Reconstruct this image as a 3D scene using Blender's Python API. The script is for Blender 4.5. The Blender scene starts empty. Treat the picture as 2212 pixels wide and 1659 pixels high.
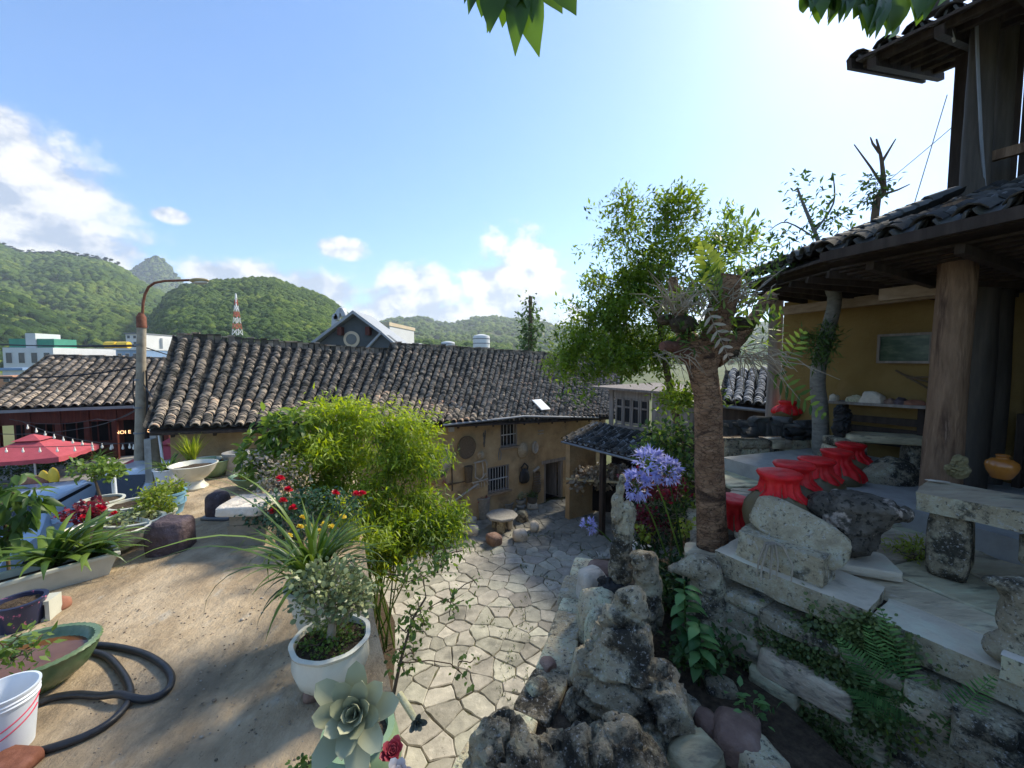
import bpy, bmesh, math, random
import numpy as np
from mathutils import Vector, Matrix, Euler
R = math.radians
random.seed(7)
rng = np.random.default_rng(7)
scene = bpy.context.scene
COL = scene.collection

# ------------------------------------------------------------------ camera, sky, sun, exposure
CZ = 5.3                      # camera height above the sunken courtyard (z = 0)
PITCH = R(3.5)
FPX = 400.0                   # focal length in pixels of a 1024 px wide picture
cam_data = bpy.data.cameras.new('camera')
cam_data.sensor_width = 36.0
cam_data.lens = 36.0 * FPX / 1024.0
cam_data.clip_start = 0.05
cam_data.clip_end = 20000
cam = bpy.data.objects.new('camera', cam_data)
COL.objects.link(cam)
cam.location = (0, 0, CZ)
cam.rotation_euler = (math.pi / 2 - PITCH, 0, 0)
scene.camera = cam

SUN_AZ = R(46)                # clockwise from +Y (to the right of the view)
SUN_EL = R(42)
world = bpy.data.worlds.new('World')
scene.world = world
world.use_nodes = True
EXPOSURE = 1.6


def build_sky():
    nt = world.node_tree
    nt.nodes.clear()
    N, L = nt.nodes.new, nt.links.new
    out = N('ShaderNodeOutputWorld')
    bg = N('ShaderNodeBackground')
    sky = N('ShaderNodeTexSky')
    sky.sky_type = 'NISHITA'
    sky.sun_disc = False
    sky.sun_elevation = SUN_EL
    sky.sun_rotation = SUN_AZ
    sky.altitude = 1000
    sky.air_density = 1.0
    sky.dust_density = 0.8
    sky.ozone_density = 3.2
    tc = N('ShaderNodeTexCoord')
    sep = N('ShaderNodeSeparateXYZ')
    L(tc.outputs['Generated'], sep.inputs[0])

    def math_(op, a, b=None, clamp=False):
        n = N('ShaderNodeMath')
        n.operation = op
        n.use_clamp = clamp
        for i, x in enumerate((a, b)):
            if x is None:
                continue
            if isinstance(x, (int, float)):
                n.inputs[i].default_value = x
            else:
                L(x, n.inputs[i])
        return n.outputs[0]

    def noise_(scale, detail, rough, off, vec):
        m = N('ShaderNodeMapping')
        m.inputs['Location'].default_value = off
        m.inputs['Scale'].default_value = (1, 1, 1.25)
        L(vec, m.inputs[0])
        n = N('ShaderNodeTexNoise')
        n.inputs['Scale'].default_value = scale
        n.inputs['Detail'].default_value = detail
        n.inputs['Roughness'].default_value = rough
        L(m.outputs[0], n.inputs['Vector'])
        return n.outputs[0]

    def smooth(x, lo, hi):
        n = N('ShaderNodeMapRange')
        n.interpolation_type = 'SMOOTHSTEP'
        n.inputs[1].default_value = lo
        n.inputs[2].default_value = hi
        L(x, n.inputs[0])
        return n.outputs[0]

    dirv = tc.outputs['Generated']
    fine = noise_(9.0, 9, 0.62, (3.1, 1.7, 0.4), dirv)
    big = noise_(3.2, 4, 0.5, (7.4, 2.2, 5.0), dirv)
    z = sep.outputs[2]
    # a ring of fair-weather cumulus low over the hills, all round the horizon
    ring = math_('MULTIPLY', smooth(z, 0.0, 0.05), math_('SUBTRACT', 1.0, smooth(z, 0.10, 0.24)))
    dens = math_('ADD', math_('MULTIPLY', fine, 0.75), math_('MULTIPLY', big, 0.75))
    lowc = math_('MULTIPLY', smooth(dens, 0.76, 0.88), ring)
    total = lowc
    # single clouds (direction, angular radius in x and z)
    for (d, rx, rz, th) in CLOUDS:
        d = Vector(d).normalized()
        side = Vector((d.y, -d.x, 0)).normalized()
        up = side.cross(d)
        def dot_(v):
            n = N('ShaderNodeVectorMath')
            n.operation = 'DOT_PRODUCT'
            n.inputs[1].default_value = v
            L(dirv, n.inputs[0])
            return n.outputs['Value']
        a = math_('DIVIDE', dot_(side), rx)
        b = math_('DIVIDE', dot_(up), rz)
        front = smooth(dot_(d), 0.0, 0.1)
        rr = math_('SQRT', math_('ADD', math_('MULTIPLY', a, a), math_('MULTIPLY', b, b)))
        inside = math_('SUBTRACT', 1.0, rr)
        body = math_('ADD', inside, math_('MULTIPLY', math_('SUBTRACT', fine, 0.5), th))
        total = math_('MAXIMUM', total, math_('MULTIPLY', smooth(body, 0.0, 0.45), front))
    # thin high veil, whiter towards the sun like the real one
    veil = noise_(1.3, 5, 0.55, (1.0, 9.0, 2.0), dirv)
    veilm = math_('ADD', math_('MULTIPLY', smooth(veil, 0.35, 0.75), 0.16), 0.16)
    # cloud light: bright tops, grey undersides
    n2 = noise_(9.0, 9, 0.62, (3.1 - 0.012, 1.7 - 0.012, 0.4 - 0.045), dirv)
    lit = math_('ADD', math_('MULTIPLY', math_('SUBTRACT', n2, fine), -5.0), 0.62, True)
    cr = N('ShaderNodeValToRGB')
    cr.color_ramp.elements[0].position = 0.1
    cr.color_ramp.elements[0].color = (2.0, 2.3, 2.8, 1)
    cr.color_ramp.elements[1].position = 0.85
    cr.color_ramp.elements[1].color = (4.1, 4.05, 3.95, 1)
    L(lit, cr.inputs[0])
    mix0 = N('ShaderNodeMixRGB')
    L(veilm, mix0.inputs[0])
    hs = N('ShaderNodeHueSaturation')
    hs.inputs['Saturation'].default_value = 1.13
    L(sky.outputs[0], hs.inputs['Color'])
    L(hs.outputs[0], mix0.inputs[1])
    mix0.inputs[2].default_value = (1.5, 2.3, 3.9, 1)
    mix = N('ShaderNodeMixRGB')
    L(math_('MULTIPLY', total, 0.93), mix.inputs[0])
    L(mix0.outputs[0], mix.inputs[1])
    L(cr.outputs[0], mix.inputs[2])
    L(mix.outputs[0], bg.inputs[0])
    bg.inputs[1].default_value = 0.094
    L(bg.outputs[0], out.inputs[0])


def _dir(px, py):
    u, v = px * 1024 / 2212, py * 1024 / 2212
    x, up = (u - 512) / FPX, -(v - 384) / FPX
    c, s = math.cos(PITCH), math.sin(PITCH)
    return Vector((x, c + s * up, -s + c * up))


CLOUDS = [(_dir(900, 655), 0.15, 0.10, 2.2), (_dir(1110, 640), 0.16, 0.15, 2.4), (_dir(735, 538), 0.075, 0.032, 1.9),
          (_dir(1010, 690), 0.40, 0.06, 1.6), (_dir(520, 600), 0.13, 0.045, 1.8), (_dir(690, 625), 0.10, 0.06, 1.8),
          (_dir(30, 430), 0.15, 0.13, 1.7), (_dir(365, 465), 0.032, 0.016, 1.4), (_dir(60, 505), 0.17, 0.07, 1.7),
          (_dir(-30, 280), 0.07, 0.06, 1.6)]
build_sky()

sun_data = bpy.data.lights.new('sun', 'SUN')
sun_data.energy = 2.2
sun_data.angle = R(10)
sun_data.color = (1.0, 0.91, 0.74)
sun = bpy.data.objects.new('sun', sun_data)
COL.objects.link(sun)
_sd = Vector((math.sin(SUN_AZ) * math.cos(SUN_EL), math.cos(SUN_AZ) * math.cos(SUN_EL), math.sin(SUN_EL)))
sun.location = _sd * 100
sun.rotation_euler = (-_sd).to_track_quat('-Z', 'Y').to_euler()

scene.render.engine = 'CYCLES'
scene.view_settings.view_transform = 'Standard'
scene.view_settings.look = 'None'
scene.view_settings.exposure = EXPOSURE
scene.view_settings.gamma = 1
scene.cycles.use_denoising = True
scene.cycles.max_bounces = 8
scene.cycles.diffuse_bounces = 4
scene.cycles.transparent_max_bounces = 8
scene.cycles.volume_bounces = 1
scene.cycles.caustics_reflective = False
scene.cycles.caustics_refractive = False

# ------------------------------------------------------------------ helpers: picture point -> place in the world
def at(px, py, y):
    d = _dir(px, py)
    return Vector((0, 0, CZ)) + d * (y / d.y)


def onz(px, py, z):
    d = _dir(px, py)
    return Vector((0, 0, CZ)) + d * ((z - CZ) / d.z)


def onp(px, py, p, n):
    d = _dir(px, py)
    return Vector((0, 0, CZ)) + d * ((Vector(p) - Vector((0, 0, CZ))).dot(n) / d.dot(n))


# ------------------------------------------------------------------ helpers: objects
def tag(o, label=None, cat=None, group=None, kind=None):
    if label: o['label'] = label
    if cat: o['category'] = cat
    if group: o['group'] = group
    if kind: o['kind'] = kind
    return o


def thing(name, label, cat, loc=(0, 0, 0), rz=0.0, group=None):
    o = bpy.data.objects.new(name, None)
    COL.objects.link(o)
    o.empty_display_size = 0.1
    o.location = loc
    o.rotation_euler = (0, 0, rz)
    tag(o, label, cat, group)
    return o


def obj(name, me, mat=None, parent=None, world=False):
    """link a mesh as ONE object; world=True: its vertices are world coordinates although it is parented"""
    o = bpy.data.objects.new(name, me)
    COL.objects.link(o)
    if mat is not None and not me.materials:
        for m in (mat if isinstance(mat, (list, tuple)) else [mat]):
            me.materials.append(m)
    if parent is not None:
        o.parent = parent
        if world and parent.parent is None:
            o.matrix_parent_inverse = parent.matrix_basis.inverted()
    return o


def copy_tree(o, parent=None, loc=None, rz=None, scale=None, label=None):
    c = o.copy()
    COL.objects.link(c)
    if parent is not None: c.parent = parent
    if loc is not None: c.location = loc
    if rz is not None: c.rotation_euler = (0, 0, rz)
    if scale is not None: c.scale = (scale,) * 3 if isinstance(scale, (int, float)) else scale
    if label: c['label'] = label
    for ch in list(o.children):
        copy_tree(ch, c)
    return c


class MB:
    """collects shapes into one mesh"""
    def __init__(s):
        s.v, s.f, s.mi, s.a = [], [], [], []
        s.m = 0
        s.val = 0.0

    def add(s, vs, fs):
        k = len(s.v)
        s.v.extend([tuple(v) for v in vs])
        s.a.extend([s.val] * len(vs))
        s.f.extend([tuple(k + i for i in f) for f in fs])
        s.mi.extend([s.m] * len(fs))
        return s

    def box(s, c, size, rz=0.0, M=None, taper=1.0):
        hx, hy, hz = size[0] / 2, size[1] / 2, size[2] / 2
        vs = [Vector((x * (taper if z > 0 else 1), y * (taper if z > 0 else 1), z)) for z in (-hz, hz) for y in (-hy, hy) for x in (-hx, hx)]
        T = Matrix.Translation(c) @ (M.to_4x4() if M is not None else Matrix.Rotation(rz, 4, 'Z'))
        return s.add([T @ v for v in vs], [(0, 2, 3, 1), (4, 5, 7, 6), (0, 1, 5, 4), (1, 3, 7, 5), (3, 2, 6, 7), (2, 0, 4, 6)])

    def bar(s, a, b, w, h=None, up=(0, 0, 1)):
        a, b = Vector(a), Vector(b)
        h = w if h is None else h
        d = (b - a)
        ln = d.length
        d.normalize()
        upv = Vector(up)
        if abs(d.dot(upv)) > 0.98: upv = Vector((1, 0, 0))
        x = d.cross(upv).normalized()
        z = x.cross(d)
        M = Matrix((x, d, z)).transposed()
        return s.box((a + b) / 2, (w, ln, h), M=M)

    def tube(s, pts, rad, n=8, cap=True, jit=0.0):
        pts = [Vector(p) for p in pts]
        rr = rad if isinstance(rad, (list, tuple)) else [rad] * len(pts)
        k = len(s.v)
        prev = None
        vs = []
        for i, p in enumerate(pts):
            t = (pts[min(i + 1, len(pts) - 1)] - pts[max(i - 1, 0)])
            if t.length < 1e-9: t = Vector((0, 0, 1))
            t.normalize()
            if prev is None:
                x = t.cross(Vector((0, 0, 1)) if abs(t.z) < 0.9 else Vector((1, 0, 0))).normalized()
            else:
                x = (prev - t * prev.dot(t))
                x = x.normalized() if x.length > 1e-6 else t.orthogonal().normalized()
            prev = x
            y = t.cross(x)
            for j in range(n):
                a = 2 * math.pi * j / n
                r = rr[i] * (1 + (random.uniform(-jit, jit) if jit else 0))
                vs.append(p + (x * math.cos(a) + y * math.sin(a)) * r)
        fs = []
        for i in range(len(pts) - 1):
            for j in range(n):
                fs.append((i * n + j, i * n + (j + 1) % n, (i + 1) * n + (j + 1) % n, (i + 1) * n + j))
        if cap:
            fs.append(tuple(reversed(range(n))))
            fs.append(tuple((len(pts) - 1) * n + j for j in range(n)))
        return s.add(vs, fs)

    def lathe(s, prof, n=28, c=(0, 0, 0), sx=1.0, sy=1.0, lobe=0.0, nl=0, cap=True):
        """prof: list of (r, z) from the bottom outside round to the inside"""
        vs, fs = [], []
        for (r, z) in prof:
            for j in range(n):
                a = 2 * math.pi * j / n
                q = r * (1 + (lobe * math.cos(nl * a) if nl else 0))
                vs.append((c[0] + q * math.cos(a) * sx, c[1] + q * math.sin(a) * sy, c[2] + z))
        for i in range(len(prof) - 1):
            for j in range(n):
                fs.append((i * n + j, i * n + (j + 1) % n, (i + 1) * n + (j + 1) % n, (i + 1) * n + j))
        if cap:
            fs.append(tuple(reversed(range(n))))
            fs.append(tuple((len(prof) - 1) * n + j for j in range(n)))
        return s.add(vs, fs)

    def strip(s, pts, widths, side, fold=0.0, up=None):
        """a leaf blade along pts; fold raises the edges"""
        vs, fs = [], []
        n = len(pts)
        for i, p in enumerate(pts):
            p = Vector(p)
            t = (Vector(pts[min(i + 1, n - 1)]) - Vector(pts[max(i - 1, 0)])).normalized()
            sd = Vector(side)
            sd = (sd - t * sd.dot(t)).normalized()
            nn = sd.cross(t)
            w = widths[i]
            vs += [p - sd * w + nn * w * fold, p, p + sd * w + nn * w * fold]
        for i in range(n - 1):
            a = 3 * i
            fs += [(a, a + 1, a + 4, a + 3), (a + 1, a + 2, a + 5, a + 4)]
        return s.add(vs, fs)

    def mesh(s, name, smooth=False, angle=None):
        me = bpy.data.meshes.new(name)
        me.from_pydata(s.v, [], s.f)
        if max(s.mi, default=0) > 0:
            me.polygons.foreach_set('material_index', np.array(s.mi, dtype=np.int32))
        if any(s.a):
            at_ = me.attributes.new('v', 'FLOAT', 'POINT')
            at_.data.foreach_set('value', np.array(s.a, dtype=np.float32))
        if smooth:
            me.polygons.foreach_set('use_smooth', np.ones(len(me.polygons), dtype=bool))
            if angle is not None:
                me.set_sharp_from_angle(angle=angle)
        me.update()
        return me

    def build(s, name, mat, parent=None, world=False, smooth=False, angle=R(40)):
        return obj(name, s.mesh(name, smooth, angle), mat, parent, world)


def np_mesh(name, V, F, val=None, smooth=False):
    """mesh from numpy arrays; F has rows of equal length"""
    me = bpy.data.meshes.new(name)
    V = np.asarray(V, dtype=np.float32)
    F = np.asarray(F, dtype=np.int32)
    k = F.shape[1]
    me.vertices.add(len(V))
    me.vertices.foreach_set('co', V.ravel())
    me.loops.add(F.size)
    me.loops.foreach_set('vertex_index', F.ravel())
    me.polygons.add(len(F))
    me.polygons.foreach_set('loop_start', np.arange(0, F.size, k, dtype=np.int32))
    me.polygons.foreach_set('loop_total', np.full(len(F), k, dtype=np.int32))
    if smooth: me.polygons.foreach_set('use_smooth', np.ones(len(F), dtype=bool))
    if val is not None:
        a = me.attributes.new('v', 'FLOAT', 'POINT')
        a.data.foreach_set('value', np.asarray(val, dtype=np.float32))
    me.update(calc_edges=True)
    return me


def inst(tv, tf, X, Y, Z, P, val):
    """instances of a template: axes X, Y, Z (N,3) already scaled, positions P (N,3), value per instance"""
    tv = np.asarray(tv, dtype=np.float32)
    tf = np.asarray(tf, dtype=np.int32)
    n, k = len(P), len(tv)
    V = (P[:, None, :] + tv[None, :, 0:1] * X[:, None, :] + tv[None, :, 1:2] * Y[:, None, :] + tv[None, :, 2:3] * Z[:, None, :]).reshape(-1, 3)
    F = (tf[None] + (np.arange(n) * k)[:, None, None]).reshape(-1, tf.shape[1])
    return V, F, np.repeat(np.asarray(val, dtype=np.float32), k)


def unit(a):
    return a / np.maximum(np.linalg.norm(a, axis=-1, keepdims=True), 1e-9)


def leaf_frames(D, Nrm, size, width=1.0):
    """frames from leaf directions D and rough normals Nrm"""
    Yv = unit(D)
    Xv = unit(np.cross(Yv, Nrm) + 1e-6)
    Zv = np.cross(Xv, Yv)
    size = np.asarray(size)[:, None]
    return Xv * size * width, Yv * size, Zv * size


# leaf templates: along +y from 0 to 1, width along x; a fold in the middle
LEAF6 = (np.array([(0, 0, 0), (-.28, .35, .06), (0, .4, 0), (.28, .35, .06), (-.22, .68, .03), (0, .7, -.03), (.22, .68, .03), (0, 1, -.12)]),
         np.array([(0, 2, 1, 1), (0, 3, 2, 2), (1, 2, 5, 4), (2, 3, 6, 5), (4, 5, 7, 7), (5, 6, 7, 7)]))
LEAFD = (np.array([(0, 0, 0), (-.25, .45, .05), (0, 1, -.08), (.25, .45, .05)]), np.array([(0, 3, 2, 1)]))


def fix_tris(F):
    """LEAF6 repeats a vertex to keep rows equal; split into triangles"""
    F = np.asarray(F)
    a = F[:, [0, 1, 2]]
    b = F[:, [0, 2, 3]]
    keep = F[:, 2] != F[:, 3]
    return np.concatenate([a, b[keep]])


LEAF6 = (LEAF6[0], fix_tris(LEAF6[1]))
LEAF4 = (LEAFD[0], fix_tris(LEAFD[1]))


def hash3(ix, iy, iz, seed):
    h = (ix * 374761393 + iy * 668265263 + iz * 2147483647 + seed * 974634777) & 0x7FFFFFFF
    h = ((h ^ (h >> 13)) * 1274126177) & 0x7FFFFFFF
    return ((h ^ (h >> 16)) & 0xFFFF) / 65535.0


def vnoise(P, seed=0):
    P = np.asarray(P, dtype=np.float64)
    i = np.floor(P).astype(np.int64)
    f = P - i
    f = f * f * (3 - 2 * f)
    r = 0
    for dx in (0, 1):
        for dy in (0, 1):
            for dz in (0, 1):
                w = (f[:, 0] if dx else 1 - f[:, 0]) * (f[:, 1] if dy else 1 - f[:, 1]) * (f[:, 2] if dz else 1 - f[:, 2])
                r = r + w * hash3(i[:, 0] + dx, i[:, 1] + dy, i[:, 2] + dz, seed)
    return r * 2 - 1


def fbm(P, seed=0, octaves=4, ridged=False):
    P = np.asarray(P, dtype=np.float64)
    r, a, s = 0, 0.5, 1.0
    for o in range(octaves):
        n = vnoise(P * s + o * 17.3, seed + o)
        if ridged: n = 1 - 2 * np.abs(n)
        r = r + a * n
        a *= 0.5
        s *= 2.07
    return r


def get_v(me):
    a = np.empty(len(me.vertices) * 3, dtype=np.float32)
    me.vertices.foreach_get('co', a)
    return a.reshape(-1, 3)


def set_v(me, V):
    me.vertices.foreach_set('co', np.asarray(V, dtype=np.float32).ravel())
    me.update()

# ------------------------------------------------------------------ materials (all procedural)
MATS = {}


def pm(name, stops, scale=5.0, detail=6, nrough=0.6, rough=0.8, bump=0.3, bscale=None, bdist=0.02, stretch=(1, 1, 1), var=0.0, hue=0.0,
       attr=False, spec=0.3, patches=(), coord='pos', metal=0.0, transl=0.0, coat=0.0, cells=None, dist=0.0, gloss_var=0.0):
    """noise coloured surface. stops: [(pos, rgb)]; patches: [(rgb, scale, lo, hi, amount)] laid over it"""
    if name in MATS: return MATS[name]
    m = bpy.data.materials.new(name)
    MATS[name] = m
    m.use_nodes = True
    nt = m.node_tree
    N, L = nt.nodes.new, nt.links.new
    b = nt.nodes['Principled BSDF']
    if coord == 'pos':
        src = N('ShaderNodeNewGeometry').outputs['Position']
    else:
        src = N('ShaderNodeTexCoord').outputs['Object']
    mp = N('ShaderNodeMapping')
    mp.inputs['Scale'].default_value = stretch
    L(src, mp.inputs[0])

    def noise(sc, det=detail, off=0.0):
        n = N('ShaderNodeTexNoise')
        n.inputs['Scale'].default_value = sc
        n.inputs['Detail'].default_value = det
        n.inputs['Roughness'].default_value = nrough
        n.inputs['Distortion'].default_value = dist
        if off:
            mo = N('ShaderNodeMapping')
            mo.inputs['Location'].default_value = (off, off * 1.7, off * 0.6)
            L(mp.outputs[0], mo.inputs[0])
            L(mo.outputs[0], n.inputs['Vector'])
        else:
            L(mp.outputs[0], n.inputs['Vector'])
        return n.outputs[0]

    def ramp(x, st):
        c = N('ShaderNodeValToRGB')
        e = c.color_ramp.elements
        while len(e) < len(st): e.new(0.5)
        for i, (p, rgb) in enumerate(st):
            e[i].position = p
            e[i].color = (*rgb, 1)
        L(x, c.inputs[0])
        return c.outputs[0]

    def val(op, a, bb, clamp=False):
        n = N('ShaderNodeMath')
        n.operation = op
        n.use_clamp = clamp
        for i, x in enumerate((a, bb)):
            if isinstance(x, (int, float)): n.inputs[i].default_value = x
            else: L(x, n.inputs[i])
        return n.outputs[0]

    base = noise(scale)
    if attr:
        an = N('ShaderNodeAttribute')
        an.attribute_name = 'v'
        oi = N('ShaderNodeObjectInfo')
        piece = val('FRACT', val('ADD', an.outputs['Fac'], oi.outputs['Random']), 0.0)
        f = val('ADD', val('MULTIPLY', piece, 0.8), val('MULTIPLY', val('SUBTRACT', base, 0.4), 0.5), True)
        col = ramp(f, stops)
    else:
        col = ramp(base, stops)
    for i, (rgb, sc, lo, hi, am) in enumerate(patches):
        pn = noise(sc, 8, 3.1 + 5.7 * i)
        mr = N('ShaderNodeMapRange')
        mr.interpolation_type = 'SMOOTHSTEP'
        mr.inputs[1].default_value = lo
        mr.inputs[2].default_value = hi
        mr.inputs[4].default_value = am
        L(pn, mr.inputs[0])
        mx = N('ShaderNodeMixRGB')
        L(mr.outputs[0], mx.inputs[0])
        L(col, mx.inputs[1])
        mx.inputs[2].default_value = (*rgb, 1)
        col = mx.outputs[0]
    if cells:
        vo = N('ShaderNodeTexVoronoi')
        vo.feature = 'DISTANCE_TO_EDGE'
        vo.inputs['Scale'].default_value = cells[0]
        wn = N('ShaderNodeTexNoise')
        wn.inputs['Scale'].default_value = cells[0] * .8
        L(mp.outputs[0], wn.inputs['Vector'])
        wa = N('ShaderNodeMixRGB')
        wa.blend_type = 'ADD'
        wa.inputs[0].default_value = .09
        L(mp.outputs[0], wa.inputs[1])
        L(wn.outputs['Color'], wa.inputs[2])
        L(wa.outputs[0], vo.inputs['Vector'])
        mr = N('ShaderNodeMapRange')
        mr.inputs[1].default_value = 0.0
        mr.inputs[2].default_value = cells[1]
        mr.inputs[3].default_value = cells[2]
        mr.inputs[4].default_value = 0.0
        L(vo.outputs['Distance'], mr.inputs[0])
        mx = N('ShaderNodeMixRGB')
        L(mr.outputs[0], mx.inputs[0])
        L(col, mx.inputs[1])
        mx.inputs[2].default_value = (*cells[3], 1)
        col = mx.outputs[0]
    if var or hue:
        oi = N('ShaderNodeObjectInfo')
        h = N('ShaderNodeHueSaturation')
        L(val('ADD', val('MULTIPLY', val('SUBTRACT', oi.outputs['Random'], 0.5), 2 * var), 1.0), h.inputs['Value'])
        if hue:
            L(val('ADD', val('MULTIPLY', val('SUBTRACT', val('FRACT', val('MULTIPLY', oi.outputs['Random'], 7.3), 0.0), 0.5), 2 * hue), 0.5), h.inputs['Hue'])
        L(col, h.inputs['Color'])
        col = h.outputs[0]
    L(col, b.inputs['Base Color'])
    b.inputs['Roughness'].default_value = rough
    if gloss_var:
        gr = N('ShaderNodeMapRange')
        gr.inputs[3].default_value = max(0.02, rough - gloss_var)
        gr.inputs[4].default_value = min(1.0, rough + gloss_var)
        L(base, gr.inputs[0])
        L(gr.outputs[0], b.inputs['Roughness'])
    b.inputs['Metallic'].default_value = metal
    b.inputs['Specular IOR Level'].default_value = spec
    if coat: b.inputs['Coat Weight'].default_value = coat
    if bump:
        bn = N('ShaderNodeBump')
        bn.inputs['Strength'].default_value = bump
        bn.inputs['Distance'].default_value = bdist
        L(noise(bscale or scale * 3, 8), bn.inputs['Height'])
        L(bn.outputs[0], b.inputs['Normal'])
    if transl:
        tr = N('ShaderNodeBsdfTranslucent')
        hs = N('ShaderNodeHueSaturation')
        hs.inputs['Hue'].default_value = 0.485
        hs.inputs['Saturation'].default_value = 1.1
        hs.inputs['Value'].default_value = 1.5
        L(col, hs.inputs['Color'])
        L(hs.outputs[0], tr.inputs[0])
        ms = N('ShaderNodeMixShader')
        ms.inputs[0].default_value = transl
        L(b.outputs[0], ms.inputs[1])
        L(tr.outputs[0], ms.inputs[2])
        L(ms.outputs[0], nt.nodes['Material Output'].inputs[0])
    return m


def leafm(name, dark, light, scale=3.0, rough=0.45, transl=0.4, spec=0.4, mid=None, bump=0.0):
    mid = mid or tuple((a + b) / 2 for a, b in zip(dark, light))
    return pm(name, [(0.05, dark), (0.5, mid), (0.95, light)], scale=scale, detail=2, rough=rough, bump=bump, attr=True, transl=transl, spec=spec)


def plain(name, rgb, rough=0.5, metal=0.0, spec=0.5, bump=0.0, var=0.12, scale=6, **k):
    d = tuple(c * (1 - var) for c in rgb)
    l_ = tuple(min(1, c * (1 + var)) for c in rgb)
    return pm(name, [(0.3, d), (0.7, l_)], scale=scale, rough=rough, metal=metal, spec=spec, bump=bump, **k)


M_TILE = pm('roof_tile', [(0.0, (0.052, 0.047, 0.037)), (0.30, (0.121, 0.104, 0.085)), (0.58, (0.244, 0.200, 0.156)), (0.80, (0.411, 0.328, 0.235)), (0.90, (0.509, 0.268, 0.163)), (1.0, (0.680, 0.658, 0.499))],
            scale=9, rough=.92, attr=True, bump=.6, bscale=60, bdist=.004, spec=.15,
            patches=[((.34, .33, .29), 34, .60, .74, .55), ((.028, .031, .024), 7, .52, .66, .75)])
M_TILE_OLD = pm('weathered_roof_tile', [(0.0, (0.072, 0.064, 0.054)), (0.35, (0.161, 0.135, 0.112)), (0.65, (0.278, 0.230, 0.181)), (0.9, (0.469, 0.378, 0.291)), (1.0, (0.657, 0.554, 0.449))],
            scale=9, rough=.92, attr=True, bump=.6, bscale=60, bdist=.004, spec=.15, patches=[((.035, .036, .03), 7, .55, .68, .7)])
M_PAN = pm('pan_tile', [(0.0, (.02, .02, .018)), (0.6, (.06, .056, .05)), (1.0, (.13, .12, .1))], scale=12, rough=.95, attr=True, bump=.5, bscale=50, bdist=.004, spec=.1)
M_TILE_GREY = pm('grey_roof_tile', [(0.0, (0.120, 0.126, 0.132)), (0.5, (0.228, 0.234, 0.240)), (1.0, (0.396, 0.402, 0.408))], scale=9, rough=.85, attr=True, bump=.5, bscale=50, bdist=.004, spec=.25,
                 patches=[((.07, .08, .06), 8, .56, .7, .6)])
M_MUD = pm('mud_wall', [(0.2, (0.306, 0.212, 0.113)), (0.5, (0.442, 0.307, 0.166)), (0.8, (0.565, 0.417, 0.239))], scale=2.2, detail=9, rough=.95, bump=.8, bscale=14, bdist=.03, spec=.1,
           patches=[((.15, .115, .08), 1.1, .52, .7, .7), ((.42, .35, .25), 9, .6, .75, .5)])
M_MUSTARD = pm('mustard_wall', [(0.2, (0.197, 0.122, 0.039)), (0.5, (0.238, 0.156, 0.055)), (0.8, (0.280, 0.192, 0.078))], scale=2.0, detail=8, rough=.95, bump=.5, bscale=18, bdist=.02, spec=.1,
               patches=[((.30, .19, .08), 1.4, .55, .72, .6)])
M_DIRT = pm('packed_dirt', [(0.25, (0.230, 0.168, 0.104)), (0.45, (0.363, 0.275, 0.174)), (0.6, (0.484, 0.377, 0.248)), (0.8, (0.605, 0.485, 0.328))], scale=1.5, detail=12, nrough=.68, rough=.95, bump=.75, bscale=8, bdist=.05, spec=.12,
            stretch=(1.6, 1, 1), patches=[((.135, .108, .078), .8, .50, .68, .65), ((.47, .435, .36), 2.2, .56, .72, .6), ((.10, .08, .06), 22, .62, .70, .8), ((.13, .11, .08), 5.5, .60, .70, .6), ((.6, .55, .46), 40, .66, .72, .6)])
M_FLAG = pm('flagstone', [(0.2, (0.246, 0.240, 0.201)), (0.5, (0.372, 0.353, 0.292)), (0.8, (0.498, 0.474, 0.390))], scale=5, detail=9, rough=.85, bump=.6, bscale=26, bdist=.012, spec=.25, var=.28, hue=.02,
            patches=[((.17, .165, .14), 1.3, .50, .66, .75), ((.55, .52, .45), 9, .58, .72, .6), ((.10, .11, .06), 4, .62, .72, .6), ((.12, .11, .09), 30, .62, .70, .7)])
M_JOINT = pm('earth_joint', [(0.3, (.09, .08, .06)), (0.5, (.16, .14, .10)), (0.7, (.08, .10, .035))], scale=6, rough=1, bump=.6, bscale=40, spec=.05)
M_LIME = pm('limestone', [(0.2, (0.265, 0.214, 0.136)), (0.45, (0.547, 0.442, 0.281)), (0.7, (0.612, 0.653, 0.445))], scale=6, detail=10, nrough=.68, rough=.9, bump=1.0, bscale=16, bdist=.035, spec=.2, var=.18,
            patches=[((.045, .043, .037), 3.0, .50, .63, .85), ((.52, .51, .47), 15, .60, .72, .6), ((.12, .13, .055), 5, .62, .74, .45), ((.60, .59, .55), 52, .57, .63, .6), ((.035, .034, .03), 36, .555, .62, .75)])
M_DARKROCK = pm('dark_weathered_rock', [(0.2, (0.147, 0.124, 0.082)), (0.5, (0.375, 0.316, 0.213)), (0.8, (0.624, 0.608, 0.414))], scale=5, detail=11, nrough=.7, rough=.92, bump=1.0, bscale=14, bdist=.05, spec=.15, var=.1,
               patches=[((.022, .021, .018), 3.2, .48, .60, .9), ((.43, .42, .39), 11, .60, .72, .6), ((.15, .14, .07), 6, .62, .76, .4), ((.60, .59, .55), 52, .57, .63, .6), ((.035, .034, .03), 36, .555, .62, .75)])
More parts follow.
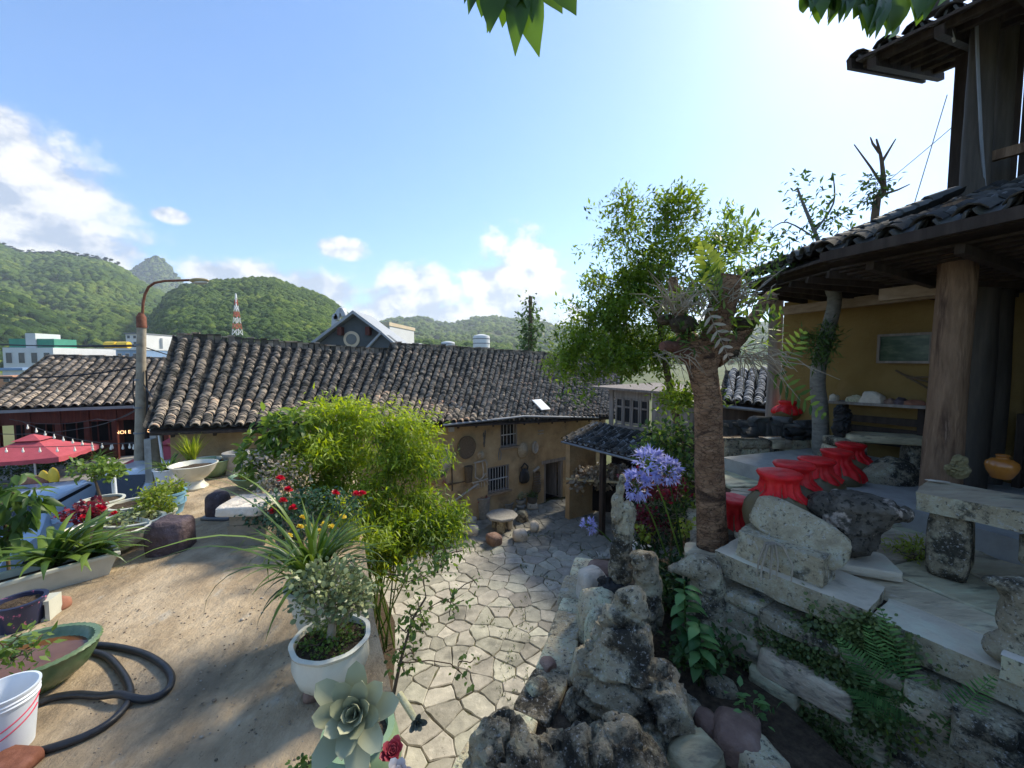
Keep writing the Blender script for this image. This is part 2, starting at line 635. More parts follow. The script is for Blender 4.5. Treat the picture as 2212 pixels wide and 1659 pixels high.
M_LICHEN = pm('lichened_stone', [(0.2, (0.177, 0.149, 0.094)), (0.5, (0.451, 0.374, 0.241)), (0.8, (0.578, 0.612, 0.480))], scale=7, detail=11, nrough=.72, rough=.92, bump=1.0, bscale=24, bdist=.03, spec=.15, var=.12,
              patches=[((.50, .48, .41), 10, .54, .62, .75), ((.05, .05, .042), 4, .54, .66, .8), ((.60, .59, .55), 52, .57, .63, .6), ((.035, .034, .03), 36, .555, .62, .75)])
M_SLAB = pm('pale_slab', [(0.2, (0.382, 0.327, 0.239)), (0.5, (0.565, 0.484, 0.357)), (0.8, (0.639, 0.665, 0.486))], scale=3, detail=10, rough=.75, bump=.6, bscale=16, bdist=.02, spec=.3, stretch=(1, 1, 4), var=.12,
            patches=[((.12, .12, .11), 3, .56, .70, .6), ((.28, .23, .15), 5, .62, .75, .5)])
M_SLABSIDE = pm('lichened_slab_side', [(0.2, (0.212, 0.177, 0.117)), (0.5, (0.467, 0.390, 0.254)), (0.8, (0.626, 0.666, 0.510))], scale=9, detail=11, nrough=.75, rough=.95, bump=1.0, bscale=30, bdist=.03, spec=.1,
                patches=[((.50, .49, .44), 14, .55, .64, .7), ((.045, .045, .035), 7, .55, .66, .8), ((.60, .59, .55), 52, .57, .63, .6), ((.035, .034, .03), 36, .555, .62, .75)])
M_SLATE = pm('grey_slate', [(0.2, (0.284, 0.243, 0.161)), (0.5, (0.489, 0.404, 0.264)), (0.8, (0.612, 0.604, 0.393))], scale=2.4, detail=10, rough=.55, bump=.7, bscale=9, bdist=.02, spec=.4, stretch=(1.2, 4, 6), var=.25, hue=.02,
             patches=[((.10, .09, .07), 3, .52, .68, .7), ((.42, .40, .36), 7, .60, .74, .5), ((.10, .11, .05), 2, .62, .74, .5)])
M_PURPLE = pm('purple_rock', [(0.2, (.03, .022, .024)), (0.5, (.085, .058, .062)), (0.8, (.19, .14, .15))], scale=4, detail=10, rough=.7, bump=1.0, bscale=9, bdist=.05, spec=.4, patches=[((.30, .26, .27), 7, .62, .74, .5)])
M_REDROCK = pm('reddish_stone', [(0.2, (0.128, 0.075, 0.057)), (0.5, (0.234, 0.149, 0.114)), (0.8, (0.361, 0.259, 0.202))], scale=6, detail=10, rough=.9, bump=.9, bscale=20, bdist=.03, spec=.15)
M_WHITEROCK = pm('white_rock', [(0.2, (0.396, 0.345, 0.275)), (0.5, (0.616, 0.540, 0.439)), (0.8, (0.748, 0.665, 0.550))], scale=5, detail=9, rough=.85, bump=.9, bscale=16, bdist=.03, spec=.2, var=.12, patches=[((.16, .14, .11), 4.5, .54, .68, .8)])
M_STONEPOT = pm('grey_stone_pot', [(0.2, (0.187, 0.180, 0.159)), (0.5, (0.286, 0.270, 0.237)), (0.8, (0.407, 0.380, 0.327))], scale=16, detail=8, rough=.9, bump=.7, bscale=50, bdist=.01, spec=.2, var=.15)
M_BLOCK = pm('earth_block', [(0.2, (.17, .145, .105)), (0.5, (.25, .215, .16)), (0.8, (.32, .28, .215))], scale=7, detail=8, rough=.95, bump=.5, bscale=40, bdist=.01, spec=.1, var=.1)
M_CONC = pm('old_concrete', [(0.2, (.25, .245, .225)), (0.5, (.36, .35, .32)), (0.8, (.46, .45, .41))], scale=5, detail=9, rough=.9, bump=.4, bscale=40, bdist=.01, spec=.2, patches=[((.17, .16, .14), 2, .55, .7, .6)])
M_POLE = pm('pole_concrete', [(0.2, (.22, .185, .135)), (0.5, (.33, .28, .205)), (0.8, (.42, .37, .28))], scale=6, detail=8, rough=.9, bump=.3, spec=.15, patches=[((.15, .13, .10), 3, .56, .7, .6)])
M_RUST = pm('rusty_steel', [(0.2, (.11, .04, .022)), (0.5, (.20, .075, .042)), (0.8, (.30, .13, .085))], scale=14, rough=.85, bump=.3, spec=.3)
M_LOG = pm('log_wood', [(0.2, (0.114, 0.065, 0.039)), (0.45, (0.198, 0.121, 0.072)), (0.65, (0.264, 0.166, 0.101)), (0.85, (0.372, 0.247, 0.158))], scale=4, detail=9, rough=.75, bump=.8, bscale=9, bdist=.02, stretch=(6, 6, .9), spec=.2, dist=.5,
           patches=[((.05, .026, .017), 1.3, .52, .66, .8), ((.40, .28, .2), 2.5, .60, .72, .5)])
M_DARKWOOD = pm('dark_wood', [(0.2, (0.022, 0.016, 0.012)), (0.5, (0.046, 0.033, 0.026)), (0.8, (0.083, 0.061, 0.048))], scale=4, detail=8, rough=.8, bump=.5, bscale=14, bdist=.01, stretch=(3, 3, .4), spec=.2, var=.15)
M_GREYWOOD = pm('grey_wood', [(0.2, (.13, .105, .088)), (0.5, (.235, .20, .172)), (0.8, (.34, .30, .265))], scale=5, detail=9, rough=.85, bump=.6, bscale=16, bdist=.01, stretch=(3, 3, .3), spec=.15, var=.15)
M_SMOKEWOOD = pm('smoky_post_wood', [(0.2, (0.032, 0.025, 0.020)), (0.5, (0.064, 0.053, 0.041)), (0.8, (0.116, 0.095, 0.073))], scale=4, detail=9, rough=.75, bump=.5, bscale=12, bdist=.01, stretch=(3, 3, .3), spec=.25)
M_BEAM = pm('bare_beam', [(0.2, (.19, .125, .075)), (0.5, (.30, .215, .14)), (0.8, (.40, .305, .215))], scale=5, detail=8, rough=.8, bump=.4, bscale=20, bdist=.006, stretch=(1.2, 1.2, 4), spec=.2)
M_REDWOOD = pm('red_wood', [(0.2, (.045, .009, .007)), (0.5, (.085, .018, .012)), (0.8, (.14, .035, .02))], scale=4, rough=.6, bump=.2, stretch=(4, 4, .5), spec=.3, var=.1)
M_DARK = plain('dark_interior', (.012, .012, .014), rough=.9, spec=.1)  # near-black colour stands in for the shade inside rooms and openings
M_BLUEDOOR = plain('dark_blue_curtain', (.012, .018, .05), rough=.9, spec=.1)
M_GLASS_DARK = plain('dark_window_glass', (.018, .022, .026), rough=.12, spec=.6)
M_IRON = plain('grey_iron', (.19, .20, .21), rough=.6, metal=.3)
M_WHITEIRON = plain('white_painted_iron', (.42, .43, .44), rough=.5)
M_CABLE = plain('black_cable', (.012, .012, .013), rough=.6)
M_HOSE = pm('black_rubber_hose', [(0.3, (.014, .014, .015)), (0.7, (.028, .028, .029))], scale=20, rough=.42, bump=.1, spec=.5)
M_SOIL = pm('dark_soil', [(0.3, (0.043, 0.032, 0.023)), (0.7, (0.113, 0.085, 0.058))], scale=25, rough=1, bump=.9, bscale=60, bdist=.02, spec=.05)
M_BARK = pm('cracked_bark', [(0.2, (0.103, 0.052, 0.028)), (0.45, (0.256, 0.142, 0.080)), (0.7, (0.439, 0.266, 0.152)), (0.9, (0.578, 0.422, 0.254))], scale=7, detail=9, rough=.9, bump=1.0, bscale=18, bdist=.05, stretch=(1.1, 1.1, 2.1), spec=.2, dist=.6,
            patches=[((.045, .026, .018), 4, .52, .64, .8)], cells=(15, .07, .8, (.03, .018, .012)))
M_REDBARK = pm('red_bark', [(0.2, (0.073, 0.033, 0.023)), (0.5, (0.165, 0.077, 0.053)), (0.8, (0.290, 0.173, 0.125))], scale=6, detail=9, rough=.9, bump=.9, bscale=20, bdist=.03, spec=.2, stretch=(1.6, 1.6, 1))
M_PALEBARK = pm('pale_bark', [(0.2, (0.120, 0.112, 0.094)), (0.5, (0.203, 0.191, 0.165)), (0.8, (0.300, 0.289, 0.255))], scale=10, detail=8, rough=.9, bump=.6, bscale=30, bdist=.01, spec=.2, patches=[((.09, .08, .065), 6, .58, .68, .8)], stretch=(1, 1, 2.4))
M_TWIG = plain('brown_twig', (.12, .085, .055), rough=.9, spec=.15, var=.3)
M_DRYTWIG = plain('dry_twig', (.30, .25, .18), rough=.9, spec=.15, var=.3)
M_ROOT = pm('root_mat', [(0.2, (.03, .024, .017)), (0.5, (.085, .068, .047)), (0.8, (.18, .145, .10))], scale=20, rough=1, bump=1, bscale=60, bdist=.03, spec=.05)
M_RED = pm('red_cloth', [(0.3, (0.405, 0.005, 0.008)), (0.5, (0.621, 0.011, 0.014)), (0.72, (0.680, 0.041, 0.034))], scale=9, rough=.55, bump=.25, bscale=30, bdist=.008, spec=.3)
M_JAR = pm('olive_jar_glaze', [(0.2, (0.068, 0.051, 0.024)), (0.5, (0.130, 0.099, 0.050)), (0.8, (0.190, 0.150, 0.082))], scale=3.5, detail=7, rough=.42, bump=.08, spec=.35, patches=[((.08, .062, .035), 2, .55, .72, .7)])
M_AMBER = pm('amber_glaze', [(0.3, (.22, .075, .012)), (0.7, (.38, .15, .03))], scale=5, rough=.15, spec=.6, bump=.03)
M_WHITEPOT = pm('white_glaze', [(0.2, (0.550, 0.504, 0.410)), (0.6, (0.680, 0.660, 0.534)), (0.85, (0.680, 0.680, 0.581))], scale=5, detail=8, rough=.25, bump=.05, spec=.5, patches=[((.32, .30, .26), 2.6, .58, .74, .55), ((.25, .22, .17), 12, .62, .74, .5)])
M_CREAMPOT = pm('cream_glaze', [(0.2, (.44, .44, .36)), (0.6, (.58, .58, .48)), (0.85, (.66, .66, .57))], scale=5, detail=8, rough=.3, bump=.05, spec=.5, patches=[((.30, .27, .20), 3, .58, .74, .6)])
M_GREENPOT = pm('green_glaze', [(0.2, (.055, .10, .045)), (0.5, (.11, .17, .08)), (0.8, (.20, .27, .15))], scale=6, detail=7, rough=.22, bump=.08, spec=.55)
M_PALEGREENPOT = pm('pale_green_glaze', [(0.2, (0.138, 0.220, 0.110)), (0.6, (0.209, 0.297, 0.165)), (0.85, (0.264, 0.341, 0.220))], scale=6, detail=7, rough=.28, bump=.05, spec=.5)
M_BLUEPOT = pm('blue_paint', [(0.2, (.10, .24, .34)), (0.5, (.16, .33, .45)), (0.8, (.32, .47, .56))], scale=6, detail=8, rough=.5, bump=.1, spec=.3, stretch=(1, 1, 4))
M_TERRACOTTA = pm('terracotta', [(0.3, (.22, .09, .055)), (0.7, (.36, .17, .11))], scale=8, rough=.85, bump=.2, spec=.2)
M_BROWNPOT = pm('brown_jar', [(0.2, (.045, .038, .034)), (0.5, (.095, .082, .072)), (0.8, (.17, .15, .13))], scale=5, detail=7, rough=.5, bump=.15, spec=.4)
M_PLASTIC = plain('white_plastic', (.66, .70, .74), rough=.4, spec=.4, var=.05)
M_PINK = plain('pink_print', (.70, .06, .11), rough=.5)
M_TURQ = plain('turquoise_glaze', (.06, .34, .40), rough=.3)
M_BASKET = pm('woven_bamboo', [(0.2, (0.066, 0.046, 0.029)), (0.5, (0.120, 0.087, 0.057)), (0.8, (0.180, 0.141, 0.099))], scale=30, rough=.85, bump=.6, bscale=80, bdist=.005, spec=.15, var=.15)
M_STRAW = pm('straw', [(0.2, (.24, .18, .11)), (0.5, (.38, .30, .20)), (0.8, (.50, .41, .29))], scale=24, rough=.9, bump=.4, spec=.15)
M_BONE = plain('pale_old_wood', (.38, .33, .27), rough=.8, var=.25)
M_UMB = plain('faded_red_canvas', (.42, .085, .10), rough=.8, spec=.15, var=.12)
M_CARBLUE = plain('pale_blue_car_paint', (.36, .47, .58), rough=.22, spec=.5, var=.04, coat=.5)
M_CARWHITE = plain('pale_car_paint', (.58, .66, .72), rough=.22, spec=.5, var=.04, coat=.5)
M_ROAD = pm('grey_road', [(0.3, (.17, .165, .155)), (0.7, (.27, .262, .245))], scale=1.2, detail=9, rough=.9, bump=.2, spec=.2, patches=[((.09, .088, .082), 1.6, .56, .66, .7)])
M_TURF = leafm('grass_blades', (.035, .07, .012), (.14, .22, .045), transl=.3)

# ------------------------------------------------------------------ rocks and other shaped solids
def ico(sub):
    bm = bmesh.new()
    bmesh.ops.create_icosphere(bm, subdivisions=sub, radius=1.0)
    V = np.array([v.co[:] for v in bm.verts])
    F = np.array([[v.index for v in f.verts] for f in bm.faces])
    bm.free()
    return V, F


ICO = {k: ico(k) for k in (1, 2, 3, 4, 5)}


def rock_mesh(name, size, seed, sub=3, amp=.22, freq=1.3, box=1.0, flat=0.35, ridged=False, smooth=True, octv=4, sharp=None):
    """a stone with its base at z = 0; box < 1 makes it blocky"""
    V, F = ICO[sub]
    V = V.copy()
    if box != 1.0:
        V = np.sign(V) * np.abs(V) ** box
        V /= np.max(np.abs(V), axis=0)
    n = fbm(V * freq + seed * 3.7, seed, octv, ridged)
    n2 = fbm(V * freq * .6 + seed * 1.3 + 50, seed + 9, 2)
    V = V * (1 + amp * n + amp * .6 * n2)[:, None]
    V[:, 2] = np.maximum(V[:, 2], -flat if flat < 1 else -1)
    V -= (V.max(axis=0) + V.min(axis=0)) / 2
    V *= np.array(size) / (V.max(axis=0) - V.min(axis=0))
    V[:, 2] -= V[:, 2].min()
    me = np_mesh(name, V, F, smooth=smooth)
    if smooth and sharp: me.set_sharp_from_angle(angle=sharp)
    return me


_tmp = []


def blob_rock(name, blobs, voxel=.03, amp=.05, freq=5.0, seed=1, ridged=True, holes=()):
    """union of ellipsoids (centre, radii) -> one closed eroded surface"""
    V0, F0 = ICO[3]
    V, F, k = [], [], 0
    for (c, r) in blobs:
        n = 1 + .12 * fbm(V0 * 1.6 + np.array(c) * 5 + seed, seed, 3)
        V.append(V0 * n[:, None] * np.array(r) + np.array(c))
        F.append(F0 + k)
        k += len(V0)
    me = np_mesh(name + '_raw', np.concatenate(V), np.concatenate(F))
    o = bpy.data.objects.new('raw', me)
    COL.objects.link(o)
    md = o.modifiers.new('r', 'REMESH')
    md.mode = 'VOXEL'
    md.voxel_size = voxel
    bpy.context.view_layer.update()
    dg = bpy.context.evaluated_depsgraph_get()
    res = bpy.data.meshes.new_from_object(o.evaluated_get(dg))
    bpy.data.objects.remove(o)
    bpy.data.meshes.remove(me)
    res.name = name
    for it in range(3):                       # relax the voxel steps
        V = get_v(res)
        E = np.empty(len(res.edges) * 2, dtype=np.int32)
        res.edges.foreach_get('vertices', E)
        E = E.reshape(-1, 2)
        S = np.zeros_like(V)
        C = np.zeros(len(V))
        np.add.at(S, E[:, 0], V[E[:, 1]])
        np.add.at(S, E[:, 1], V[E[:, 0]])
        np.add.at(C, E[:, 0], 1)
        np.add.at(C, E[:, 1], 1)
        set_v(res, V * .4 + .6 * S / np.maximum(C, 1)[:, None])
    V = get_v(res)
    Nn = np.empty(len(V) * 3, dtype=np.float32)
    res.vertices.foreach_get('normal', Nn)
    Nn = Nn.reshape(-1, 3)
    d = fbm(V * freq + seed, seed, 5, ridged) + .6 * fbm(V * freq * .4 + seed + 9, seed + 3, 2)
    cr = np.abs(fbm(V * freq * .55 + seed + 31, seed + 11, 3))
    pit = np.clip(vnoise(V * freq * 3.2 + seed, seed + 15) - .35, 0, 1)
    d = d - 1.5 * np.clip(1 - cr / .07, 0, 1) - 1.6 * pit
    V = V + Nn * (amp * d)[:, None]
    V[:, 2] -= V[:, 2].min()
    set_v(res, V)
    res.polygons.foreach_set('use_smooth', np.ones(len(res.polygons), dtype=bool))
    res.set_sharp_from_angle(angle=R(32))
    return res


# the big eroded stones are shaped first, while the scene is still empty
ME_ROCK_TALL = blob_rock('standing_stone', [((0, 0, .16), (.16, .14, .18)), ((.0, 0, .36), (.13, .11, .17)), ((.05, 0, .55), (.11, .10, .16)), ((.07, 0, .70), (.12, .09, .11)), ((-.05, 0, .69), (.09, .075, .10)), ((-.07, 0, .56), (.045, .055, .07)),
                                            ((-.06, 0, .80), (.08, .06, .09)), ((-.02, 0, .92), (.05, .05, .07)), ((0, 0, 1.0), (.035, .035, .05))], voxel=.016, amp=.018, freq=7, seed=4)
ME_ROCK_BIG = blob_rock('eroded_rock', [((0, 0, .3), (.36, .30, .40)), ((-.05, 0, .62), (.27, .24, .28)), ((.2, .0, .42), (.20, .24, .36)), ((-.02, .05, .90), (.16, .16, .22)), ((.03, .08, 1.08), (.10, .10, .16)), ((-.28, -.05, .28), (.12, .15, .26)),
                                        ((.30, .0, .2), (.16, .2, .24)), ((-.16, .1, .75), (.1, .1, .15))], voxel=.024, amp=.06, freq=6.0, seed=8)
ME_ROCK_FRONT = blob_rock('hollowed_rock', [((-.34, 0, .30), (.19, .24, .26)), ((-.05, .05, .20), (.30, .26, .20)), ((.25, 0, .22), (.26, .26, .22)), ((-.36, .05, .48), (.13, .16, .12)), ((.10, .02, .36), (.14, .15, .12)), ((.28, .05, .42), (.08, .09, .10)),
                                            ((.42, 0, .12), (.16, .2, .14)), ((-.1, -.1, .1), (.4, .25, .16))], voxel=.022, amp=.055, freq=7.5, seed=12)
ME_ROCK_SLIM = blob_rock('slim_rock', [((0, 0, .14), (.13, .11, .16)), ((.03, 0, .32), (.09, .08, .14)), ((.0, 0, .46), (.08, .08, .1)), ((-.05, 0, .56), (.09, .07, .07)), ((.05, .0, .53), (.05, .05, .06))], voxel=.018, amp=.022, freq=8, seed=21)
ME_ROCK_DARKCUP = blob_rock('dark_porous_rock', [((0, 0, .1), (.15, .13, .11)), ((-.11, 0, .15), (.06, .08, .11)), ((.1, 0, .13), (.07, .1, .09))], voxel=.018, amp=.03, freq=9, seed=31)
ME_ROCK_HOOK = blob_rock('hooked_stone', [((.03, 0, .1), (.15, .12, .13)), ((.04, 0, .25), (.11, .10, .14)), ((.04, 0, .40), (.10, .09, .12)), ((0, 0, .49), (.11, .09, .075)), ((-.10, 0, .47), (.07, .06, .04)), ((-.165, 0, .455), (.04, .035, .022))], voxel=.016, amp=.010, freq=7, seed=41)
ME_ROCK_FIN = blob_rock('fin_stone', [((.10, 0, .10), (.24, .12, .11)), ((.08, 0, .28), (.17, .10, .15)), ((.12, 0, .42), (.20, .10, .11)), ((0, 0, .47), (.11, .08, .06)), ((-.10, 0, .475), (.06, .05, .032)), ((.25, 0, .36), (.14, .1, .2))], voxel=.018, amp=.010, freq=6, seed=51)
ME_ROCK_HEAD = blob_rock('black_figure_stone', [((0, 0, .2), (.14, .12, .2)), ((.03, 0, .42), (.13, .12, .12)), ((-.05, 0, .5), (.09, .09, .09)), ((.09, 0, .36), (.08, .08, .1))], voxel=.02, amp=.03, freq=9, seed=61)
ME_ROCK_KNOB = blob_rock('knobbly_stone', [((0, 0, .07), (.075, .07, .07)), ((.01, 0, .15), (.055, .05, .055)), ((-.04, 0, .09), (.06, .05, .045)), ((.03, .0, .08), (.05, .06, .06))], voxel=.009, amp=.012, freq=22, seed=71, ridged=False)
ME_ROCK_TROUGH = blob_rock('rock_planter', [((0, 0, .11), (.17, .15, .12)), ((0, 0, .24), (.22, .18, .12)), ((.05, 0, .33), (.24, .19, .07)), ((-.13, 0, .30), (.13, .14, .08)), ((.24, -.02, .31), (.10, .09, .05))], voxel=.02, amp=.018, freq=8, seed=81)


def wall_stones(parent, p0, p1, z0, z1, course, length, depth, mats, seed, normal=None, skip=None, base_name='stone', topz=None):
    """dry stone courses between two ground points; every stone a part of its own"""
    rnd = random.Random(seed)
    p0, p1 = Vector((p0[0], p0[1], 0)), Vector((p1[0], p1[1], 0))
    d = p1 - p0
    ln = d.length
    d.normalize()
    n = Vector((d.y, -d.x, 0)) if normal is None else Vector(normal)
    z = z0
    out = []
    while z < z1 - .03:
        h = min(course * rnd.uniform(.65, 1.35), z1 - z)
        if z1 - z - h < course * .3: h = z1 - z
        s = -rnd.uniform(0, length * .4)
        while s < ln:
            w = length * rnd.uniform(.5, 1.5)
            c = p0 + d * (s + w / 2)
            if s + w > ln + length * .3: w = max(.12, ln - s)
            c = p0 + d * (s + w / 2)
            if not (skip and skip(c, z + h / 2)):
                k = rnd.randrange(len(STONES))
                o = obj(base_name, STONES[k][rnd.randrange(0, 1)], None, parent)
                mi = rnd.randrange(len(mats))
                o.data = stone_data(k, mats[mi])
                dep = depth * rnd.uniform(.8, 1.2)
                off = rnd.uniform(-.03, .03)
                Mx = Matrix.Translation(c + n * off + Vector((0, 0, z - h * .06))) @ Matrix((d, -n, Vector((0, 0, 1)))).transposed().to_4x4() @ Matrix.Rotation(rnd.uniform(-.06, .06), 4, 'Y') @ Matrix.Diagonal((w * 1.0, dep, h * 1.08, 1))
                o.matrix_world = Mx
                pw = parent.matrix_basis if parent.parent is None else Matrix.Identity(4)
                o.matrix_parent_inverse = pw.inverted()
                o.matrix_basis = Mx
                out.append(o)
            s += w * .98
        z += h
    return out


STONES = []
for _k in range(9):
    _me = rock_mesh('wall_stone', (1.04, 1.0, 1.04), 100 + _k, sub=3, amp=.12, freq=1.7, box=.2, flat=2, smooth=True, sharp=R(26), octv=5)
    STONES.append([_me])
_sd_cache = {}


def stone_data(k, mat):
    if (k, mat.name) not in _sd_cache:
        me = STONES[k][0].copy()
        me.materials.clear()
        me.materials.append(mat)
        _sd_cache[(k, mat.name)] = me
    return _sd_cache[(k, mat.name)]


def put(name, me, mat, loc, rz=0.0, scale=1.0, label=None, cat=None, group=None, parent=None, rot=None):
    o = obj(name, me, mat, parent)
    o.location = loc
    o.rotation_euler = rot if rot else (0, 0, rz)
    o.scale = (scale,) * 3 if isinstance(scale, (int, float)) else scale
    tag(o, label, cat, group)
    return o


def plate(pts, z0, z1):
    """prism over a ground polygon"""
    n = len(pts)
    vs = [(p[0], p[1], z0) for p in pts] + [(p[0], p[1], z1) for p in pts]
    fs = [tuple(reversed(range(n))), tuple(range(n, 2 * n))] + [(i, (i + 1) % n, n + (i + 1) % n, n + i) for i in range(n)]
    return vs, fs

# ------------------------------------------------------------------ the setting: ground, road, terraces, hills
TZ, RZ, BZ, ROADZ = 2.95, 3.75, 3.05, 1.1      # left terrace, right terrace, planting bed, road below the terrace
M_FIELD = pm('valley_ground', [(0.3, (.05, .075, .025)), (0.6, (.12, .13, .05)), (0.8, (.22, .17, .10))], scale=.03, rough=1, bump=0)


def structure(name, vs, fs, mat):
    me = bpy.data.meshes.new(name)
    me.from_pydata(vs, [], fs)
    me.update()
    return tag(obj(name, me, mat), kind='structure')


structure('ground', [(-6000, -6000, -.12), (6000, -6000, -.12), (6000, 6000, -.12), (-6000, 6000, -.12)], [(0, 1, 2, 3)], M_FIELD)
TERR = [(-.3, -1.5), (-.45, .5), (-.55, 2.0), (-.9, 2.8), (-1.25, 3.5), (-1.9, 5), (-2.9, 7.4), (-4.2, 10.55), (-7.25, 8.4), (-6.75, 7.6), (-6.2, 6), (-5.65, 4.6), (-4.75, 2.9), (-4.1, 1.5), (-3.6, -1.5)]


def ground_prism(name, poly, z0, z1, mat, side, amp=.02, step=.12, seed=1):
    """raised ground with an uneven walked-on top"""
    bm = bmesh.new()
    vs = [bm.verts.new((p[0], p[1], z1)) for p in poly]
    f = bm.faces.new(vs)
    f.normal_update()
    if f.normal.z < 0: f.normal_flip()
    xs = [p[0] for p in poly]
    ys = [p[1] for p in poly]
    for ax, lo, hi in ((0, min(xs), max(xs)), (1, min(ys), max(ys))):
        q = lo + step
        while q < hi:
            co = [0, 0, 0]
            no = [0, 0, 0]
            co[ax] = q
            no[ax] = 1
            bmesh.ops.bisect_plane(bm, geom=bm.verts[:] + bm.edges[:] + bm.faces[:], plane_co=co, plane_no=no)
            q += step
    bm.verts.ensure_lookup_table()
    V = np.array([v.co[:] for v in bm.verts])
    dz = amp * fbm(V * 1.1 + seed, seed, 3) + amp * .5 * fbm(V * 4 + seed, seed + 5, 2)
    for v, d in zip(bm.verts, dz):
        if not v.is_boundary: v.co.z += d
    n = len(poly)
    lo = [bm.verts.new((p[0], p[1], z0)) for p in poly]
    hi = [bm.verts.new((p[0], p[1], z1 - .001)) for p in poly]
    for i in range(n):
        ff = bm.faces.new((lo[i], lo[(i + 1) % n], hi[(i + 1) % n], hi[i]))
        ff.material_index = 1
    me = bpy.data.meshes.new(name)
    bm.to_mesh(me)
    bm.free()
    me.polygons.foreach_set('use_smooth', np.ones(len(me.polygons), dtype=bool))
    me.set_sharp_from_angle(angle=R(50))
    return tag(obj(name, me, [mat, side]), kind='structure')


ground_prism('terrace', TERR, -.1, TZ, M_DIRT, M_LIME, amp=.03)
BED = [(-.3, 1.2), (-.2, 2.0), (.30, 2.75), (.60, 3.55), (.82, 4.4), (2.15, 4.4), (2.0, 4.1), (1.66, 3.12), (1.9, 2.0), (1.9, 1.2)]
LOWZ = 1.3
ground_prism('garden_bed', BED, -.1, BZ, M_SOIL, M_LIME, amp=.05, step=.15, seed=3)
ground_prism('lower_bed', [(.84, 4.42), (1.0, 5), (1.5, 7.0), (1.9, 7.6), (3.1, 7.6), (3.0, 6.0), (2.15, 4.42)], -.1, LOWZ, M_SOIL, M_LIME, amp=.05, step=.2, seed=4)
RTER = [(1.70, 3.16), (2.47, 1.96), (3.4, .5), (9, .5), (9, 9), (4.2, 9), (2.95, 6.1), (2.05, 4.2)]
ground_prism('upper_terrace', RTER, -.1, RZ, M_SOIL, M_DARKROCK, amp=.01, step=.3, seed=5)
structure('camera_terrace', *plate([(-.4, -4), (3.3, -4), (3.3, .45), (1.9, 1.15), (-.3, 1.15)], -.1, 3.72), M_CONC)
structure('road', *plate([(-60, -10), (-3.7, -10), (-4.2, 1.5), (-4.85, 2.9), (-5.75, 4.6), (-6.3, 6), (-6.9, 7.6), (-7.4, 8.3), (-9.4, 12), (-8, 16), (-60, 18)], -.1, ROADZ), M_ROAD)


def clip_poly(poly, p, n):
    out = []
    for i in range(len(poly)):
        a, b = poly[i], poly[(i + 1) % len(poly)]
        da = (a[0] - p[0]) * n[0] + (a[1] - p[1]) * n[1]
        db = (b[0] - p[0]) * n[0] + (b[1] - p[1]) * n[1]
        if da <= 0: out.append(a)
        if (da < 0 < db) or (db < 0 < da):
            t = da / (da - db)
            out.append((a[0] + (b[0] - a[0]) * t, a[1] + (b[1] - a[1]) * t))
    return out


def inset_poly(poly, d):
    """shrink a convex polygon by d"""
    n = len(poly)
    area = sum(poly[i][0] * poly[(i + 1) % n][1] - poly[(i + 1) % n][0] * poly[i][1] for i in range(n))
    if area < 0: poly = poly[::-1]
    res = poly
    for i in range(n):
        a, b = poly[i], poly[(i + 1) % n]
        ex, ey = b[0] - a[0], b[1] - a[1]
        l = math.hypot(ex, ey)
        if l < 1e-6: continue
        nx, ny = ey / l, -ex / l
        res = clip_poly(res, (a[0] - nx * d, a[1] - ny * d), (nx, ny))
        if len(res) < 3: return []
    return res


def voronoi_cells(pts, bound):
    P = np.array(pts)
    cells = []
    for i in range(len(P)):
        d2 = ((P - P[i]) ** 2).sum(1)
        cell = list(bound)
        for j in np.argsort(d2)[1:22]:
            mid = (P[i] + P[j]) / 2
            cell = clip_poly(cell, mid, P[j] - P[i])
            if len(cell) < 3: break
        cells.append(cell)
    return cells


def point_in(poly, p):
    r = False
    n = len(poly)
    for i in range(n):
        a, b = poly[i], poly[(i + 1) % n]
        if (a[1] > p[1]) != (b[1] > p[1]) and p[0] < (b[0] - a[0]) * (p[1] - a[1]) / (b[1] - a[1]) + a[0]: r = not r
    return r


def stone_slab(poly, z, h, rnd, bev=.012, tilt=.012):
    """a flat stone with a worn edge; its own prism"""
    c = (sum(p[0] for p in poly) / len(poly), sum(p[1] for p in poly) / len(poly))
    q = []
    for i in range(len(poly)):                   # broken, uneven outline
        a, b = poly[i], poly[(i + 1) % len(poly)]
        l = math.hypot(b[0] - a[0], b[1] - a[1])
        k = max(1, int(l / .10))
        for s in range(k):
            t = s / k
            j = .018 if 0 < s else .008
            q.append((a[0] + (b[0] - a[0]) * t + rnd.uniform(-j, j), a[1] + (b[1] - a[1]) * t + rnd.uniform(-j, j)))
    tx, ty = rnd.uniform(-tilt, tilt), rnd.uniform(-tilt, tilt)
    def top(p): return z + h + (p[0] - c[0]) * tx + (p[1] - c[1]) * ty
    inn = [(p[0] + (c[0] - p[0]) * bev / max(.1, math.hypot(p[0] - c[0], p[1] - c[1])), p[1] + (c[1] - p[1]) * bev / max(.1, math.hypot(p[0] - c[0], p[1] - c[1]))) for p in q]
    n = len(q)
    vs = [(p[0], p[1], z) for p in q] + [(p[0], p[1], top(p) - bev * .8) for p in q] + [(p[0], p[1], top(p)) for p in inn]
    fs = [(i, (i + 1) % n, n + (i + 1) % n, n + i) for i in range(n)] + [(n + i, n + (i + 1) % n, 2 * n + (i + 1) % n, 2 * n + i) for i in range(n)] + [tuple(range(2 * n, 3 * n))]
    return vs, fs


